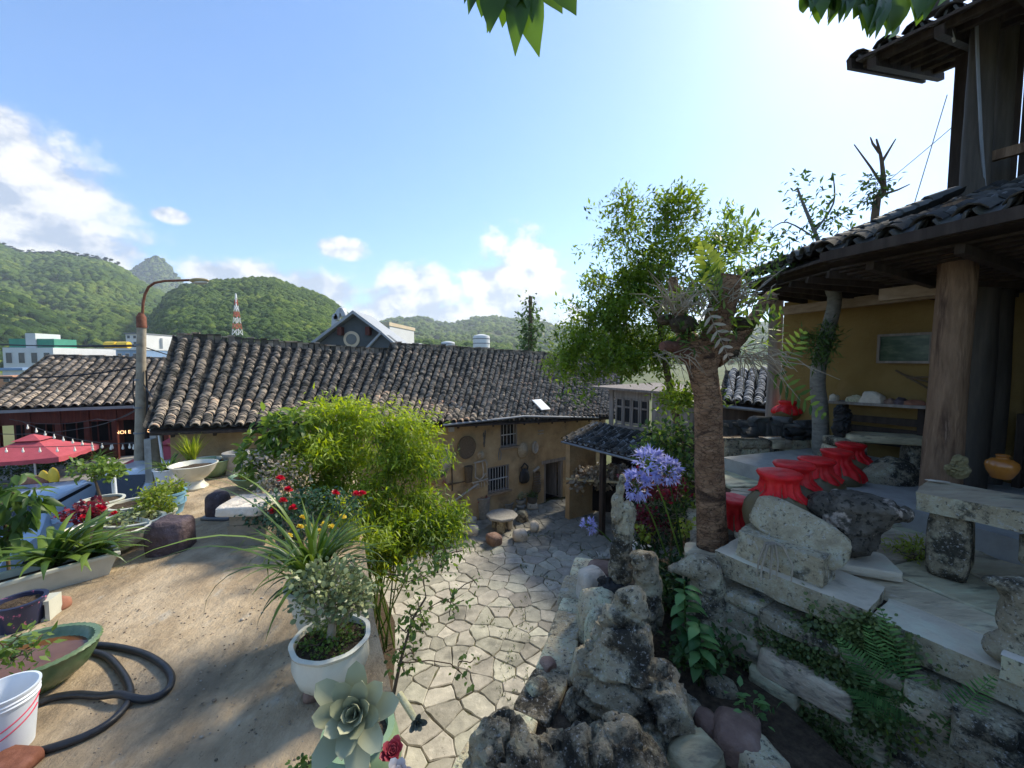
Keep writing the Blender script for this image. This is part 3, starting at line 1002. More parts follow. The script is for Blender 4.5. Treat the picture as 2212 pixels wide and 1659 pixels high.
# sunken courtyard: crazy paving, every slab a piece of its own
YARD = [(-1.2, 3.2), (-2.0, 5.2), (-3.0, 7.6), (-4.2, 10.7), (-.2, 13.5), (1.9, 15.0), (4.2, 14.4), (4.6, 9.0), (2.0, 7.6), (1.35, 6.8), (.85, 5), (.5, 3.6), (.1, 2.6)]
yard = structure('courtyard', *plate(YARD, -.08, .0), M_JOINT)
rnd = random.Random(11)
_pts = []
_tries = 0
while _tries < 9000:
    _tries += 1
    p = (rnd.uniform(-4.6, 5.0), rnd.uniform(2.6, 15.2))
    m = rnd.choice((.25, .45, .6, .75, .9))
    if all((p[0] - q[0]) ** 2 + (p[1] - q[1]) ** 2 > m * m * .72 for q in _pts): _pts.append(p)
_cells = voronoi_cells(_pts, [(-5.2, 2), (5.6, 2), (5.6, 15.8), (-5.2, 15.8)])
_left = []
_k = 0
for p, c in sorted(zip(_pts, _cells), key=lambda x: x[0][1]):
    if len(c) < 3 or not point_in(YARD, p): continue
    c = inset_poly(c, rnd.uniform(.003, .010))
    if len(c) < 3: continue
    vs, fs = stone_slab(c, .0, rnd.uniform(.016, .03), rnd, bev=.016)
    if _k < 290 and p[1] < 13.2:
        me = bpy.data.meshes.new('paving_stone')
        me.from_pydata(vs, [], fs)
        me.update()
        obj('paving_stone', me, M_FLAG, yard)
        _k += 1
    else:
        _left.append((vs, fs))
mb = MB()
for vs, fs in _left: mb.add(vs, fs)
if _left: tag(mb.build('paving_remainder', M_FLAG, yard), kind='stuff')

# upper terrace: long slate slabs
uter = bpy.data.objects['upper_terrace']
rnd = random.Random(5)
A1 = R(-32)
UTEDGE = [((2.12, 4.2), (1.90, 3.25)), ((1.90, 3.25), (2.62, 2.10)), ((2.62, 2.10), (3.5, .65))]
def _rot(p, a): return (p[0] * math.cos(a) - p[1] * math.sin(a), p[0] * math.sin(a) + p[1] * math.cos(a))
_pts = [(x * .95 + rnd.uniform(-.3, .3), y * .42 + rnd.uniform(-.1, .1)) for x in range(-4, 10) for y in range(-4, 24)]
for c, p in zip(voronoi_cells(_pts, [(-6, -4), (12, -4), (12, 12), (-6, 12)]), _pts):
    w = _rot(p, A1)
    if len(c) < 3 or not point_in([(1.95, 3.3), (2.75, 2.0), (3.5, .7), (6.5, .7), (6.5, 6), (3.6, 6.2), (2.9, 5)], w): continue
    c = [_rot(q, A1) for q in c]
    for (q0, q1) in UTEDGE:
        nx, ny = q1[1] - q0[1], q0[0] - q1[0]
        c = clip_poly(c, q0, (nx, ny))
        if len(c) < 3: break
    if len(c) < 3: continue
    c = inset_poly(c, .012)
    if len(c) < 3: continue
    vs, fs = stone_slab(c, RZ - .01, rnd.uniform(.03, .055), rnd, bev=.015)
    me = bpy.data.meshes.new('slate_slab')
    me.from_pydata(vs, [], fs)
    me.update()
    obj('slate_slab', me, M_SLATE, uter)

# ------------------------------------------------------------------ hills with their woods
M_WOOD = pm('hill_woods', [(0.0, (.02, .045, .016)), (0.30, (.045, .085, .022)), (0.60, (.10, .155, .03)), (0.85, (.19, .235, .045)), (1.0, (.26, .29, .07))], scale=.05, detail=4, rough=.95, attr=True, bump=1.0, bscale=.55, bdist=2.5, spec=.05)
M_HILL = pm('hill_grass', [(0.3, (.045, .075, .02)), (0.55, (.085, .11, .03)), (0.8, (.15, .15, .06))], scale=.012, detail=8, rough=1, bump=.6, bscale=.15, bdist=2, spec=.05)
_crowns = []
for _s in range(5):
    V0, F0 = ICO[1]
    n = fbm(V0 * 1.9 + _s * 7.7, 300 + _s, 3)
    _crowns.append((V0 * (1 + .38 * n)[:, None] * np.array([1, 1, .95]), F0))


def hill(name, sil, dr, df, zf, ntree, crown, seed, back=1.5, dens=None, power=1.25, vshift=0.0, tall=0.0):
    """sil: skyline points seen in the photograph; dr, df: distance of crest and foot; zf: height of the foot"""
    px = np.array([s[0] for s in sil], float)
    py = np.array([s[1] for s in sil], float)
    nu, nv = 90, 26
    us = np.linspace(px[0], px[-1], nu)
    ridge = np.array([at(u, np.interp(u, px, py), dr)[:] for u in us])
    foot = np.array([at(u, 740, df)[:] for u in us])
    foot[:, 2] = zf
    vv = np.linspace(0, 1, nv)
    V = []
    for v in vv:
        q = foot * (1 - v) + ridge * v
        q[:, 2] = foot[:, 2] + (ridge[:, 2] - foot[:, 2]) * (v ** power)
        V.append(q)
    far = ridge.copy()
    far[:, 0] *= back
    far[:, 1] *= back
    far[:, 2] = zf
    V.append(far)
    V = np.array(V)
    amp = (V[:, :, 2] - zf).max() * .10
    nz = fbm(V.reshape(-1, 3) / (dr * .13) + seed, seed, 4, True).reshape(V.shape[:2])
    env = np.sin(np.linspace(0, 1, nv) * math.pi) ** .8
    V[:nv, :, 2] += nz[:nv] * amp * env[:, None]
    F = [(i * nu + j, i * nu + j + 1, (i + 1) * nu + j + 1, (i + 1) * nu + j) for i in range(nv) for j in range(nu - 1)]
    o = tag(obj(name, np_mesh(name, V.reshape(-1, 3), F, smooth=True), M_HILL), kind='structure')
    g = np.random.default_rng(seed)
    uu = g.random(ntree) * (nu - 1.01)
    ww = g.random(ntree) ** .8 * (nv - 1.01)
    i0, j0 = ww.astype(int), uu.astype(int)
    fi, fj = (ww - i0)[:, None], (uu - j0)[:, None]
    P = (V[i0, j0] * (1 - fj) + V[i0, j0 + 1] * fj) * (1 - fi) + (V[i0 + 1, j0] * (1 - fj) + V[i0 + 1, j0 + 1] * fj) * fi
    if dens is not None:
        keep = dens(P, fbm(P / (dr * .09) + 3, seed + 7, 3))
        P = P[keep]
    n = len(P)
    sz = crown * g.uniform(.55, 1.25, n) * (P[:, 1] / dr) ** .35
    clump = fbm(P / (dr * .10), seed + 2, 3)
    val = np.clip(.46 + .42 * clump + g.normal(0, .13, n) + vshift, .02, .98)
    VV, FF, AA, k = [], [], [], 0
    for s in range(5):
        sel = np.arange(n) % 5 == s
        a = g.uniform(0, 6.28, sel.sum())
        z = sz[sel]
        X = np.stack([np.cos(a), np.sin(a), a * 0], 1) * z[:, None]
        Y = np.stack([-np.sin(a), np.cos(a), a * 0], 1) * z[:, None]
        Z = np.stack([a * 0, a * 0, a * 0 + 1], 1) * (z * g.uniform(.75, 1.2, len(z)))[:, None]
        Q = P[sel].copy()
        Q[:, 2] += z * (.35 + tall)
        v_, f_, a_ = inst(*_crowns[s], X, Y, Z, Q, val[sel])
        VV.append(v_); FF.append(f_ + k); AA.append(a_); k += len(v_)
    me = np_mesh('hill_woodland', np.concatenate(VV), np.concatenate(FF), np.concatenate(AA), smooth=True)
    w = tag(obj('hill_woodland', me, M_WOOD), kind='stuff')
    w['label'] = 'mixed green woodland covering the hillside'
    return V


hill('hill', [(-420, 560), (-200, 520), (-60, 512), (0, 532), (40, 552), (80, 556), (130, 553), (220, 568), (262, 584), (300, 612), (345, 636), (400, 660), (470, 700), (520, 760)], 720, 230, -6, 13000, 5.6, 21,
     dens=lambda P, n: n > -.42)
hill('hill', [(-500, 560), (-200, 585), (0, 632), (60, 655), (110, 680), (170, 715), (230, 738), (280, 748), (330, 752)], 330, 150, -6, 3600, 3.6, 22, vshift=.18)
V_C = hill('hill', [(330, 690), (365, 640), (400, 622), (450, 614), (500, 611), (545, 606), (585, 606), (620, 618), (655, 630), (690, 642), (715, 656), (740, 676), (790, 710), (860, 735), (960, 748), (1100, 752)], 430, 120, -4, 15000, 3.5, 23, vshift=.10)
hill('hill', [(200, 690), (255, 615), (282, 585), (310, 566), (334, 554), (352, 560), (372, 582), (392, 608), (430, 650), (500, 700)], 1500, 900, 0, 3000, 6, 24, power=1.02, vshift=-.05)
hill('hill', [(700, 730), (770, 712), (830, 694), (870, 687), (915, 684), (950, 698), (985, 700), (1030, 688), (1060, 685), (1110, 692), (1150, 690), (1200, 706), (1300, 716), (1500, 700), (1750, 690), (2000, 700), (2400, 705)], 1300, 420, -4, 9000, 7.5, 25, dens=lambda P, n: n > -.2, vshift=.05)
# pines standing clear along the crest of the left hill
rnd = random.Random(3)
M_PINE = leafm('pine_crown', (.012, .026, .014), (.035, .06, .025), transl=.1, scale=.2)
for k, u in enumerate([5, 18, 30, 48, 66, 80, 92, 104, 116, 128, 140, 152, 165, 178, 190, 202, 214, 226, 238, 250]):
    py = float(np.interp(u, [0, 40, 80, 130, 220, 262], [534, 553, 557, 554, 569, 584]))
    b = at(u, py + 6, 715)
    h = rnd.uniform(13, 19)
    t = thing('pine_tree', 'slender dark pine standing clear on the crest of the wooded hill', 'tree', b, 0, 'pines along the hill crest')
    mb = MB()
    mb.tube([(0, 0, -2), (rnd.uniform(-1, 1), 0, h * .6), (rnd.uniform(-1, 1), 0, h * .9)], [.7, .5, .25], 5)
    mb.build('trunk', M_TWIG, t)
    VV, FF, AA, q = [], [], [], 0
    for i in range(6):
        v0, f0 = _crowns[(k + i) % 5]
        VV.append(v0 * np.array([rnd.uniform(2.2, 4.2), 3, rnd.uniform(1.0, 1.7)]) + np.array([rnd.uniform(-4.5, 4.5), rnd.uniform(-2, 2), h * rnd.uniform(.62, .98)]))
        FF.append(f0 + q); q += len(v0)
        AA.append(np.full(len(v0), rnd.random()))
    obj('crown', np_mesh('crown', np.concatenate(VV), np.concatenate(FF), np.concatenate(AA), smooth=True), M_PINE, t)

# ------------------------------------------------------------------ tiled roofs
def tile_template(r=.088, ln=.205, th=.017, seg=6, ang=R(80), taper=.93):
    vs, fs = [], []
    for (y, k) in ((0, 1.0), (ln, taper)):
        for rr in (r * k, (r - th) * k):
            for i in range(seg + 1):
                a = -ang + 2 * ang * i / seg
                vs.append((rr * math.sin(a), y, rr * math.cos(a) - r * math.cos(ang)))
    n = seg + 1
    o0, i0, o1, i1 = 0, n, 2 * n, 3 * n
    for i in range(seg):
        fs.append((o0 + i, o0 + i + 1, o1 + i + 1, o1 + i))          # outer
        fs.append((i0 + i + 1, i0 + i, i1 + i, i1 + i + 1))          # inner
        fs.append((o0 + i + 1, o0 + i, i0 + i, i0 + i + 1))          # lower lip
    fs.append((o0, o1, i1, i0))
    fs.append((o0 + seg, i0 + seg, i1 + seg, o1 + seg))
    return np.array(vs), np.array(fs)


def pan_template(r=.10, ln=.2, seg=4, ang=R(62), th=.014):
    vs, fs = [], []
    for y in (0, ln):
        for dz in (0, -th):
            for i in range(seg + 1):
                a = -ang + 2 * ang * i / seg
                vs.append((r * math.sin(a), y, r * (1 - math.cos(a)) + dz))
    n = seg + 1
    for i in range(seg):
        fs.append((i, i + 1, 2 * n + i + 1, 2 * n + i))
        fs.append((i + 1, i, n + i, n + i + 1))
    return np.array(vs), np.array(fs)


def tile_roof(roof, eL, eR, rL, rR, w=.242, expo=.07, n_ind=300, mat=None, pan=None, seed=1, sag=.05, ln=.2, r=.086, th=.021, wob=.012, lift=.024, rag=.02):
    """cover tiles in columns over pan tiles; the tiles that show largest are parts of the roof, the rest one part"""
    g = np.random.default_rng(seed)
    eL, eR, rL, rR = [np.array(p[:]) for p in (eL, eR, rL, rR)]
    nc = max(2, int(round((np.linalg.norm(eR - eL) + np.linalg.norm(rR - rL)) / 2 / w)))
    slope = (np.linalg.norm(rL - eL) + np.linalg.norm(rR - eR)) / 2
    nr = int(slope / expo)
    u = (np.arange(nc) + .5) / nc
    v = np.arange(nr) / nr
    U, Vv = np.meshgrid(u, v, indexing='ij')
    U = U.ravel(); Vv = Vv.ravel()

    def surf(U, Vv):
        e = eL + (eR - eL) * U[:, None]
        q = rL + (rR - rL) * U[:, None]
        p = e + (q - e) * Vv[:, None]
        s = -sag * np.sin(math.pi * Vv) - sag * .8 * np.sin(math.pi * U) * Vv + .035 * fbm(np.stack([U * nc * .12, Vv * 3, U * 0 + seed], 1), seed, 3)
        p[:, 2] += s
        return p
    P = surf(U, Vv)
    up = unit(surf(U, np.minimum(Vv + .02, 1.02)) - surf(U, Vv - .0))
    ac = unit(np.broadcast_to(eR - eL, P.shape))
    nrm = unit(np.cross(ac, up))
    ac = unit(np.cross(up, nrm))
    n = len(P)

    def frames(off, wob_, lift_):
        yaw = g.normal(0, .035, n)
        Y = unit(up + ac * yaw[:, None] - nrm * (lift_ + g.normal(0, .02, n))[:, None])
        Z = unit(nrm - Y * (nrm * Y).sum(1)[:, None])
        X = np.cross(Y, Z)
        colw = g.normal(0, wob_ * .8, nc)[np.repeat(np.arange(nc), nr)]
        Q = P + ac * (colw + g.normal(0, wob_, n))[:, None] + nrm * (off + g.normal(0, .004, n))[:, None] - up * (g.uniform(0, rag, n))[:, None]
        return X, Y, Z, Q
    T = tile_template(r, ln, th)
    X, Y, Z, Q = frames(.035, wob, .17)
    val = g.random(n)
    val = np.clip(val * .8 + .12 * fbm(P * .9, seed + 4, 3), 0, .97)
    d = np.linalg.norm(Q - np.array([0, 0, CZ]), axis=1)
    order = np.argsort(d)
    ind = order[:n_ind]
    rest = order[n_ind:]
    me = np_mesh('roof_tile', T[0], T[1])
    me.polygons.foreach_set('use_smooth', np.ones(len(me.polygons), dtype=bool))
    me.set_sharp_from_angle(angle=R(45))
    me.materials.append(mat)
    for i in ind:
        o = bpy.data.objects.new('roof_tile', me)
        COL.objects.link(o)
        o.parent = roof
        M = Matrix.Identity(4)
        for k in range(3):
            M[k][0], M[k][1], M[k][2], M[k][3] = X[i, k], Y[i, k], Z[i, k], Q[i, k]
        o.matrix_basis = M
    if len(rest):
        V, F, A = inst(*T, X[rest], Y[rest], Z[rest], Q[rest], val[rest])
        m2 = np_mesh('roof_tile_rest', V, F, A)
        tag(obj('roof_tile_rest', m2, mat, roof), kind='stuff')
    if pan is not None:
        U2, V2 = np.meshgrid(np.arange(nc + 1) / nc, v, indexing='ij')
        U2 = U2.ravel(); V2 = V2.ravel()
        keepP = P, up, ac, nrm, n
        P = surf(U2, V2)
        up = unit(surf(U2, V2 + .02) - P)
        ac = unit(np.broadcast_to(eR - eL, P.shape))
        nrm = unit(np.cross(ac, up))
        ac = unit(np.cross(up, nrm))
        n = len(P)
        nc_, nc = nc, nc + 1
        yaw = g.normal(0, .02, n)
        Y = unit(up + ac * yaw[:, None] - nrm * .10)
        Z = unit(nrm - Y * (nrm * Y).sum(1)[:, None])
        X = np.cross(Y, Z)
        Q = P + nrm * (-.006 + g.normal(0, .003, n))[:, None] + ac * g.normal(0, .006, n)[:, None]
        V, F, A = inst(*pan_template(r=w * .46), X, Y, Z, Q, g.random(n))
        tag(obj('pan_tile_rest', np_mesh('pan_tile_rest', V, F, A), pan, roof), kind='stuff')
    return surf


def roof_deck(house, eL, eR, rL, rR, bL, bR, mat, th=.05, name='roof', drop=.09):
    """boarding under the tiles (front and back slope); parts of the roof hang on it"""
    mb = MB()
    q = [Vector(p) - Vector((0, 0, drop)) for p in (eL, eR, rR, rL)]
    q2 = [p - Vector((0, 0, th)) for p in q]
    mb.add(q + q2, [(0, 1, 2, 3), (7, 6, 5, 4), (0, 4, 5, 1), (1, 5, 6, 2), (2, 6, 7, 3), (3, 7, 4, 0)])
    if bL is not None:
        q = [Vector(p) - Vector((0, 0, drop)) for p in (rL, rR, bR, bL)]
        q2 = [p - Vector((0, 0, th)) for p in q]
        mb.add(q + q2, [(0, 1, 2, 3), (7, 6, 5, 4), (0, 4, 5, 1), (1, 5, 6, 2), (2, 6, 7, 3), (3, 7, 4, 0)])
    return mb.build(name, mat, house, world=True)


def ridge_cap(roof, rL, rR, seed, mat, h=.2, w=.16, step=.16):
    """courses of tiles set on edge along the crest"""
    rnd = random.Random(seed)
    rL, rR = Vector(rL), Vector(rR)
    d = rR - rL
    n = int(d.length / step)
    ax = d.normalized()
    rz = math.atan2(ax.y, ax.x)
    mb = MB()
    for i in range(n):
        p = rL + d * ((i + .5) / n)
        mb.val = rnd.random() * .99 + .005
        hh = h * rnd.uniform(.8, 1.1)
        mb.box(p + Vector((0, 0, hh / 2 - .06)), (step * rnd.uniform(.75, .98), w * rnd.uniform(.8, 1.1), hh), rz + rnd.uniform(-.08, .08))
        mb.val = rnd.random() * .5 + .01
        mb.box(p + Vector((0, 0, hh - .045)), (step * 1.12, w * 1.35, .035), rz + rnd.uniform(-.06, .06))
    return tag(mb.build('ridge_tile_course', mat, roof), kind='stuff')


def wall_with_openings(mb, p0, e, length, z0, z1, th, inward, openings, ztop=None):
    """openings: (s0, s1, za, zb). Solid pieces butt end to end round them"""
    ss = sorted({0.0, length, *[o[0] for o in openings], *[o[1] for o in openings]})
    for a, b in zip(ss[:-1], ss[1:]):
        holes = sorted([(o[2], o[3]) for o in openings if o[0] < (a + b) / 2 < o[1]])
        z = z0
        for (za, zb) in holes + [(z1, z1)]:
            if za - z > .005:
                c = Vector(p0) + e * ((a + b) / 2) + inward * (th / 2)
                mb.box((c.x, c.y, (z + za) / 2), (b - a, th, za - z), math.atan2(e.y, e.x))
            z = zb
    return mb


# ------------------------------------------------------------------ the long mud-walled house (two stepped roofs)
E1 = Vector((.808, .59, 0)).normalized()          # along the house front, to the right and away
N1 = Vector((-.59, .808, 0)).normalized()         # into the house
PE, PR, PW = Vector((0, 12.9, 0)), Vector((0, 17.6, 0)), Vector((0, 13.7, 0))


def wallp(px, py, off=0.0): return onp(px, py, PW - N1 * off, N1)
def s_of(p): return (Vector(p) - PW).dot(E1)


def span_roof(house, e0, e1, r0, r1, seed, tiles=True, n_ind=300):
    eL, eR = onp(*e0, PE, N1), onp(*e1, PE, N1)
    rL, rR = onp(*r0, PR, N1), onp(*r1, PR, N1)
    run = (PR - PE).dot(N1)
    bL = rL + N1 * run - Vector((0, 0, 1.9))
    bR = rR + N1 * run - Vector((0, 0, 1.9))
    roof = roof_deck(house, eL, eR, rL, rR, bL, bR, M_DARKWOOD)
    tile_roof(roof, eL, eR, rL, rR, seed=seed, mat=M_TILE, pan=M_PAN, n_ind=n_ind)
    ridge_cap(roof, rL, rR, seed, M_TILE)
    # rafters under the eave
    n = int((eR - eL).length / .6)
    for i in range(n):
        t = (i + .5) / n
        a = eL + (eR - eL) * t - Vector((0, 0, .185))
        b = rL + (rR - rL) * t - Vector((0, 0, .185))
        MB().bar(a + (b - a) * .01, a + (b - a) * .24, .06, .08).build('rafter', M_DARKWOOD, roof)
    return roof, eL, eR, rL, rR


hA = thing('mud_house', 'long low mud-walled house end with thick dark clay-tiled roof beside the lamp pole', 'house', (-6, 9.6, 0))
roofA, eAL, eAR, rAL, rAR = span_roof(hA, (322, 926), (782, 912), (383, 730), (847, 764), 31)
hB = thing('mud_house', 'long mud-walled house with two barred windows and farm tools hung on its wall', 'house', (-.5, 13.7, 0))
eBRx, rBRx = (1330, 898), (1345, 778)
roofB, eBL, eBR, rBL, rBR = span_roof(hB, (778, 921), eBRx, (847, 748), rBRx, 32)

sA0, sA1 = s_of(PW + E1 * 0 + (eAL - PW)) + .25, s_of(eAR)
sB1 = s_of(eBR)
pA = PW + E1 * sA0
mb = MB()
zAe = min(eAL.z, eAR.z)
wall_with_openings(mb, pA, E1, sA1 - sA0 - .01, 0, zAe - .02, .3, N1, [])
wall = mb.build('wall', M_MUD, hA, world=True)
mb = MB()      # left gable end, built up to the slope
gp = [pA + N1 * .3, pA + N1 * 7.2]
a0, a1 = gp[0], gp[1]
mid = (a0 + a1) / 2
prof = [(a0.x, a0.y, 0), (a1.x, a1.y, 0), (a1.x, a1.y, zAe - .1), (mid.x, mid.y, rAL.z - .45), (a0.x, a0.y, zAe - .1)]
prof2 = [tuple(Vector(p) + E1 * .3) for p in prof]
mb.add(prof + prof2, [(0, 1, 2, 3, 4), (9, 8, 7, 6, 5)] + [(i, (i + 1) % 5, 5 + (i + 1) % 5, 5 + i) for i in range(5)])
mb.build('gable_wall', M_MUD, hA, world=True)


def Zr(o): return lambda x, y: (864 + x / 4, 778 + y / 4)


def zw(x, y, off=0.0):
    """point on the house wall from the enlarged view of it"""
    return wallp(864 + x / 4, 778 + y / 4, off)


def opening(x0, x1, y0, y1):
    a, b = zw(x0, y1), zw(x1, y0)
    return [s_of(a), s_of(b), a.z, b.z]


fW = .8 / 4.7
tBL, tBR = eBL + (rBL - eBL) * fW - Vector((0, 0, .15)), eBR + (rBR - eBR) * fW - Vector((0, 0, .15))
tAL, tAR = eAL + (rAL - eAL) * fW - Vector((0, 0, .15)), eAR + (rAR - eAR) * fW - Vector((0, 0, .15))
zBe = min(tBL.z, tBR.z) - .02


def wall_head(house, a, b, z):
    q = [(a.x, a.y, z), (b.x, b.y, z), tuple(b), tuple(a)]
    q2 = [tuple(Vector(p) + N1 * .3) for p in q]
    MB().add(q + q2, [(0, 1, 2, 3), (7, 6, 5, 4), (0, 4, 5, 1), (1, 5, 6, 2), (2, 6, 7, 3), (3, 7, 4, 0)]).build('wall_head', M_MUD, house, world=True)


wall_head(hB, tBL, tBR, zBe + .02)
wall_head(hA, tAL + E1 * .3, tAR, zAe - .02)
op_up = opening(868, 1016, 500, 760)
op_lo = opening(758, 945, 895, 1160)
op_door = opening(1243, 1412, 842, 1240)
op_up[3] = min(op_up[3], zBe - .02)
op_door[2] = 0.0
pB = PW + E1 * (sA1 + .0)
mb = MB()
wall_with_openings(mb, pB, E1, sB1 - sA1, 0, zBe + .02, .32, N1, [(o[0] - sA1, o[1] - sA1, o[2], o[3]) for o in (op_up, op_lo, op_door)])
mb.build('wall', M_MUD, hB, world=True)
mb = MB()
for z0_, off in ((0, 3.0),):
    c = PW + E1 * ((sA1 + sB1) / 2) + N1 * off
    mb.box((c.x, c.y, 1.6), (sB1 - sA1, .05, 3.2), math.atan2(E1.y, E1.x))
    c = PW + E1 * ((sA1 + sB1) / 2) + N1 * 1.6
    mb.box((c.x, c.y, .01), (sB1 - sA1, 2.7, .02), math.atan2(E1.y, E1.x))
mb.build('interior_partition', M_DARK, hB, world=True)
mb = MB()
c = PW + E1 * sB1 + N1 * 3.6
mb.box((c.x, c.y, 1.7), (.3, 7.2, 3.4), math.atan2(E1.y, E1.x))
mb.build('gable_wall', M_MUD, hB, world=True)


def barred_window(o, nb, mid):
    w = thing_part = None
    s0, s1, z0, z1 = o
    fr = MB()
    P = lambda s, z, d: PW + E1 * s + N1 * d + Vector((0, 0, z))
    t = .05
    for (a, b) in ((P(s0 + t / 2, z0, .08), P(s0 + t / 2, z1, .08)), (P(s1 - t / 2, z0, .08), P(s1 - t / 2, z1, .08))):
        fr.bar(a, b, t, .12, up=N1)
    for z in (z0 + t / 2, z1 - t / 2):
        fr.bar(P(s0 + t, z, .08), P(s1 - t, z, .08), .12, t)
    win = fr.build('window', M_GREYWOOD, hB, world=True)
    gl = MB()
    gl.box(P((s0 + s1) / 2, (z0 + z1) / 2, .26), (s1 - s0 - .02, .02, z1 - z0 - .02), math.atan2(E1.y, E1.x))
    gl.build('pane', M_GLASS_DARK, win)
    for i in range(nb):
        s = s0 + (s1 - s0) * (i + 1) / (nb + 1)
        MB().tube([P(s, z0 + .03, .03), P(s, z1 - .03, .03)], .011, 6).build('window_bar', M_WHITEIRON, win, smooth=True)
    MB().bar(P(s0 + .02, z0 + (z1 - z0) * mid, .045), P(s1 - .02, z0 + (z1 - z0) * mid, .045), .02, .035).build('window_rail', M_WHITEIRON, win)
    MB().bar(P(s0 - .06, z0 - .03, -.03), P(s1 + .06, z0 - .03, -.03), .1, .06).build('sill', M_BEAM, win)


barred_window(op_up, 4, .45)
barred_window(op_lo, 7, .5)
P = lambda s, z, d: PW + E1 * s + N1 * d + Vector((0, 0, z))
s0, s1, z0, z1 = op_door
mb = MB()
mb.bar(P(s0 + .05, 0, .1), P(s0 + .05, z1 - .1, .1), .1, .16, up=N1)
mb.bar(P(s1 - .05, 0, .1), P(s1 - .05, z1 - .1, .1), .1, .16, up=N1)
mb.bar(P(s0 - .12, z1 - .04, .08), P(s1 + .1, z1 - .04, .08), .2, .12)
dr = mb.build('door_frame', M_GREYWOOD, hB, world=True)
MB().bar(P(s1 - .12, .03, .12), P(s1 - .28, .03, .75), .04, .03).build('threshold', M_GREYWOOD, hB, world=True)
mb = MB()
mb.box(P(s1 - .22, z1 / 2 - .03, .5), (.05, .62, z1 - .12), math.atan2(E1.y, E1.x) + .2)
mb.build('door', M_GREYWOOD, hB, world=True)
mb = MB()
mb.box(P((s0 + s1) / 2 - .05, z1 / 2, .9), (s1 - s0 + .3, .03, z1), math.atan2(E1.y, E1.x))
mb.build('door_curtain', M_BLUEDOOR, hB, world=True)
mb = MB()
mb.tube([onp(955, 918, PE, N1) - N1 * .05, onp(1130, 899, PE, N1) - N1 * .05, onp(1290, 902, PE, N1) - N1 * .05], .035, 8)
mb.build('gutter', M_IRON, hB, world=True, smooth=True)
MB().box(zw(443, 575, .12), (.16, .1, .3), math.atan2(E1.y, E1.x)).build('wall_lamp_box', M_WHITEIRON, hB, world=True)

# solar panels lying on the tiles
for (x0, y0, x1, y1, lab, mt) in ((433, 390, 575, 468, 'small white gridded solar panel lying on the tiles above the eave', 'grid'), (1150, 358, 1290, 412, 'small plain pale panel lying on the tiles further along the roof', 'plain')):
    nrm = (rBL - eBL).cross(E1).normalized()
    if nrm.z < 0: nrm = -nrm
    c = onp(864 + (x0 + x1) / 8, 778 + (y0 + y1) / 8, eBL + (eBR - eBL) * .5 + nrm * .10, nrm)
    upd = nrm.cross(E1) * (1 if nrm.cross(E1).z > 0 else -1)
    xx = E1 - nrm * E1.dot(nrm)
    Mx = Matrix((xx.normalized(), upd.normalized(), nrm)).transposed()
    sp = thing('solar_panel', lab, 'solar panel', c)
    MB().box((0, 0, 0), (.42, .62, .03), M=Mx).build('frame', M_WHITEIRON, sp)
    if mt == 'grid':
        for i in range(7):
            MB().box(Mx @ Vector((0, -.245 + i * .082, .018)), (.36, .06, .008), M=Mx).build('cell', plain('solar_cell', (.30, .36, .40), rough=.3), sp)
    else:
        MB().box(Mx @ Vector((0, 0, .018)), (.36, .56, .008), M=Mx).build('sheet', plain('pale_sheet', (.55, .62, .60), rough=.4), sp)

# ------------------------------------------------------------------ red timber house across the road
E3 = Vector((.906, .42, 0)).normalized()
N3 = Vector((-.42, .906, 0)).normalized()
PE3, PR3 = Vector((0, 22.5, 0)), Vector((0, 27.0, 0))
eL, eR = onp(-120, 878, PE3, N3), onp(352, 879, PE3, N3)
eR.z = eL.z = (eL.z + eR.z) / 2
rL, rR = onp(108, 770, PR3, N3), onp(392, 777, PR3, N3)
eL = onp(2, 878, PE3, N3) ; eL.z = eR.z
eL2 = onp(-60, 878, PE3, N3); eL2.z = eR.z
hC = thing('timber_house', 'dark red timber restaurant house with weathered tiled roof across the road', 'house', (-11, 15, ROADZ))
roofC = roof_deck(hC, eL2, eR, rL, rR, rL + N3 * 3.4 - Vector((0, 0, 1.7)), rR + N3 * 3.4 - Vector((0, 0, 1.7)), M_DARKWOOD)
tile_roof(roofC, eL2, eR, rL, rR, w=.285, expo=.108, seed=41, mat=M_TILE_OLD, pan=M_PAN, r=.112, ln=.25, lift=.02)
ridge_cap(roofC, rL, rR, 42, M_TILE_OLD, h=.14)
wl = (eR - eL2).length - .3
p0 = eL2 + E3 * .15 + N3 * .8
p0.z = ROADZ
ztop = eR.z - .12
mb = MB()
mb.box(p0 + E3 * (wl / 2) + N3 * .9 + Vector((0, 0, (ztop - ROADZ) / 2)), (wl, .15, ztop - ROADZ), math.atan2(E3.y, E3.x))
mb.build('wall', M_REDWOOD, hC, world=True)
rnd = random.Random(2)
for i in range(7):
    c = p0 + E3 * (wl * i / 6)
    MB().box(c + Vector((0, 0, (ztop - ROADZ) / 2 + .1)), (.16, .16, ztop - ROADZ + .2), math.atan2(E3.y, E3.x)).build('post', M_REDWOOD, hC, world=True)
MB().box(p0 + E3 * (wl / 2) + Vector((0, 0, ztop - ROADZ - .30)), (wl, .06, .55), math.atan2(E3.y, E3.x)).build('fascia_board', M_REDWOOD, hC, world=True)
MB().box(p0 + E3 * (wl * .84) + N3 * .78 + Vector((0, 0, .95)), (1.7, .06, 1.9), math.atan2(E3.y, E3.x)).build('doorway', M_DARK, hC, world=True)
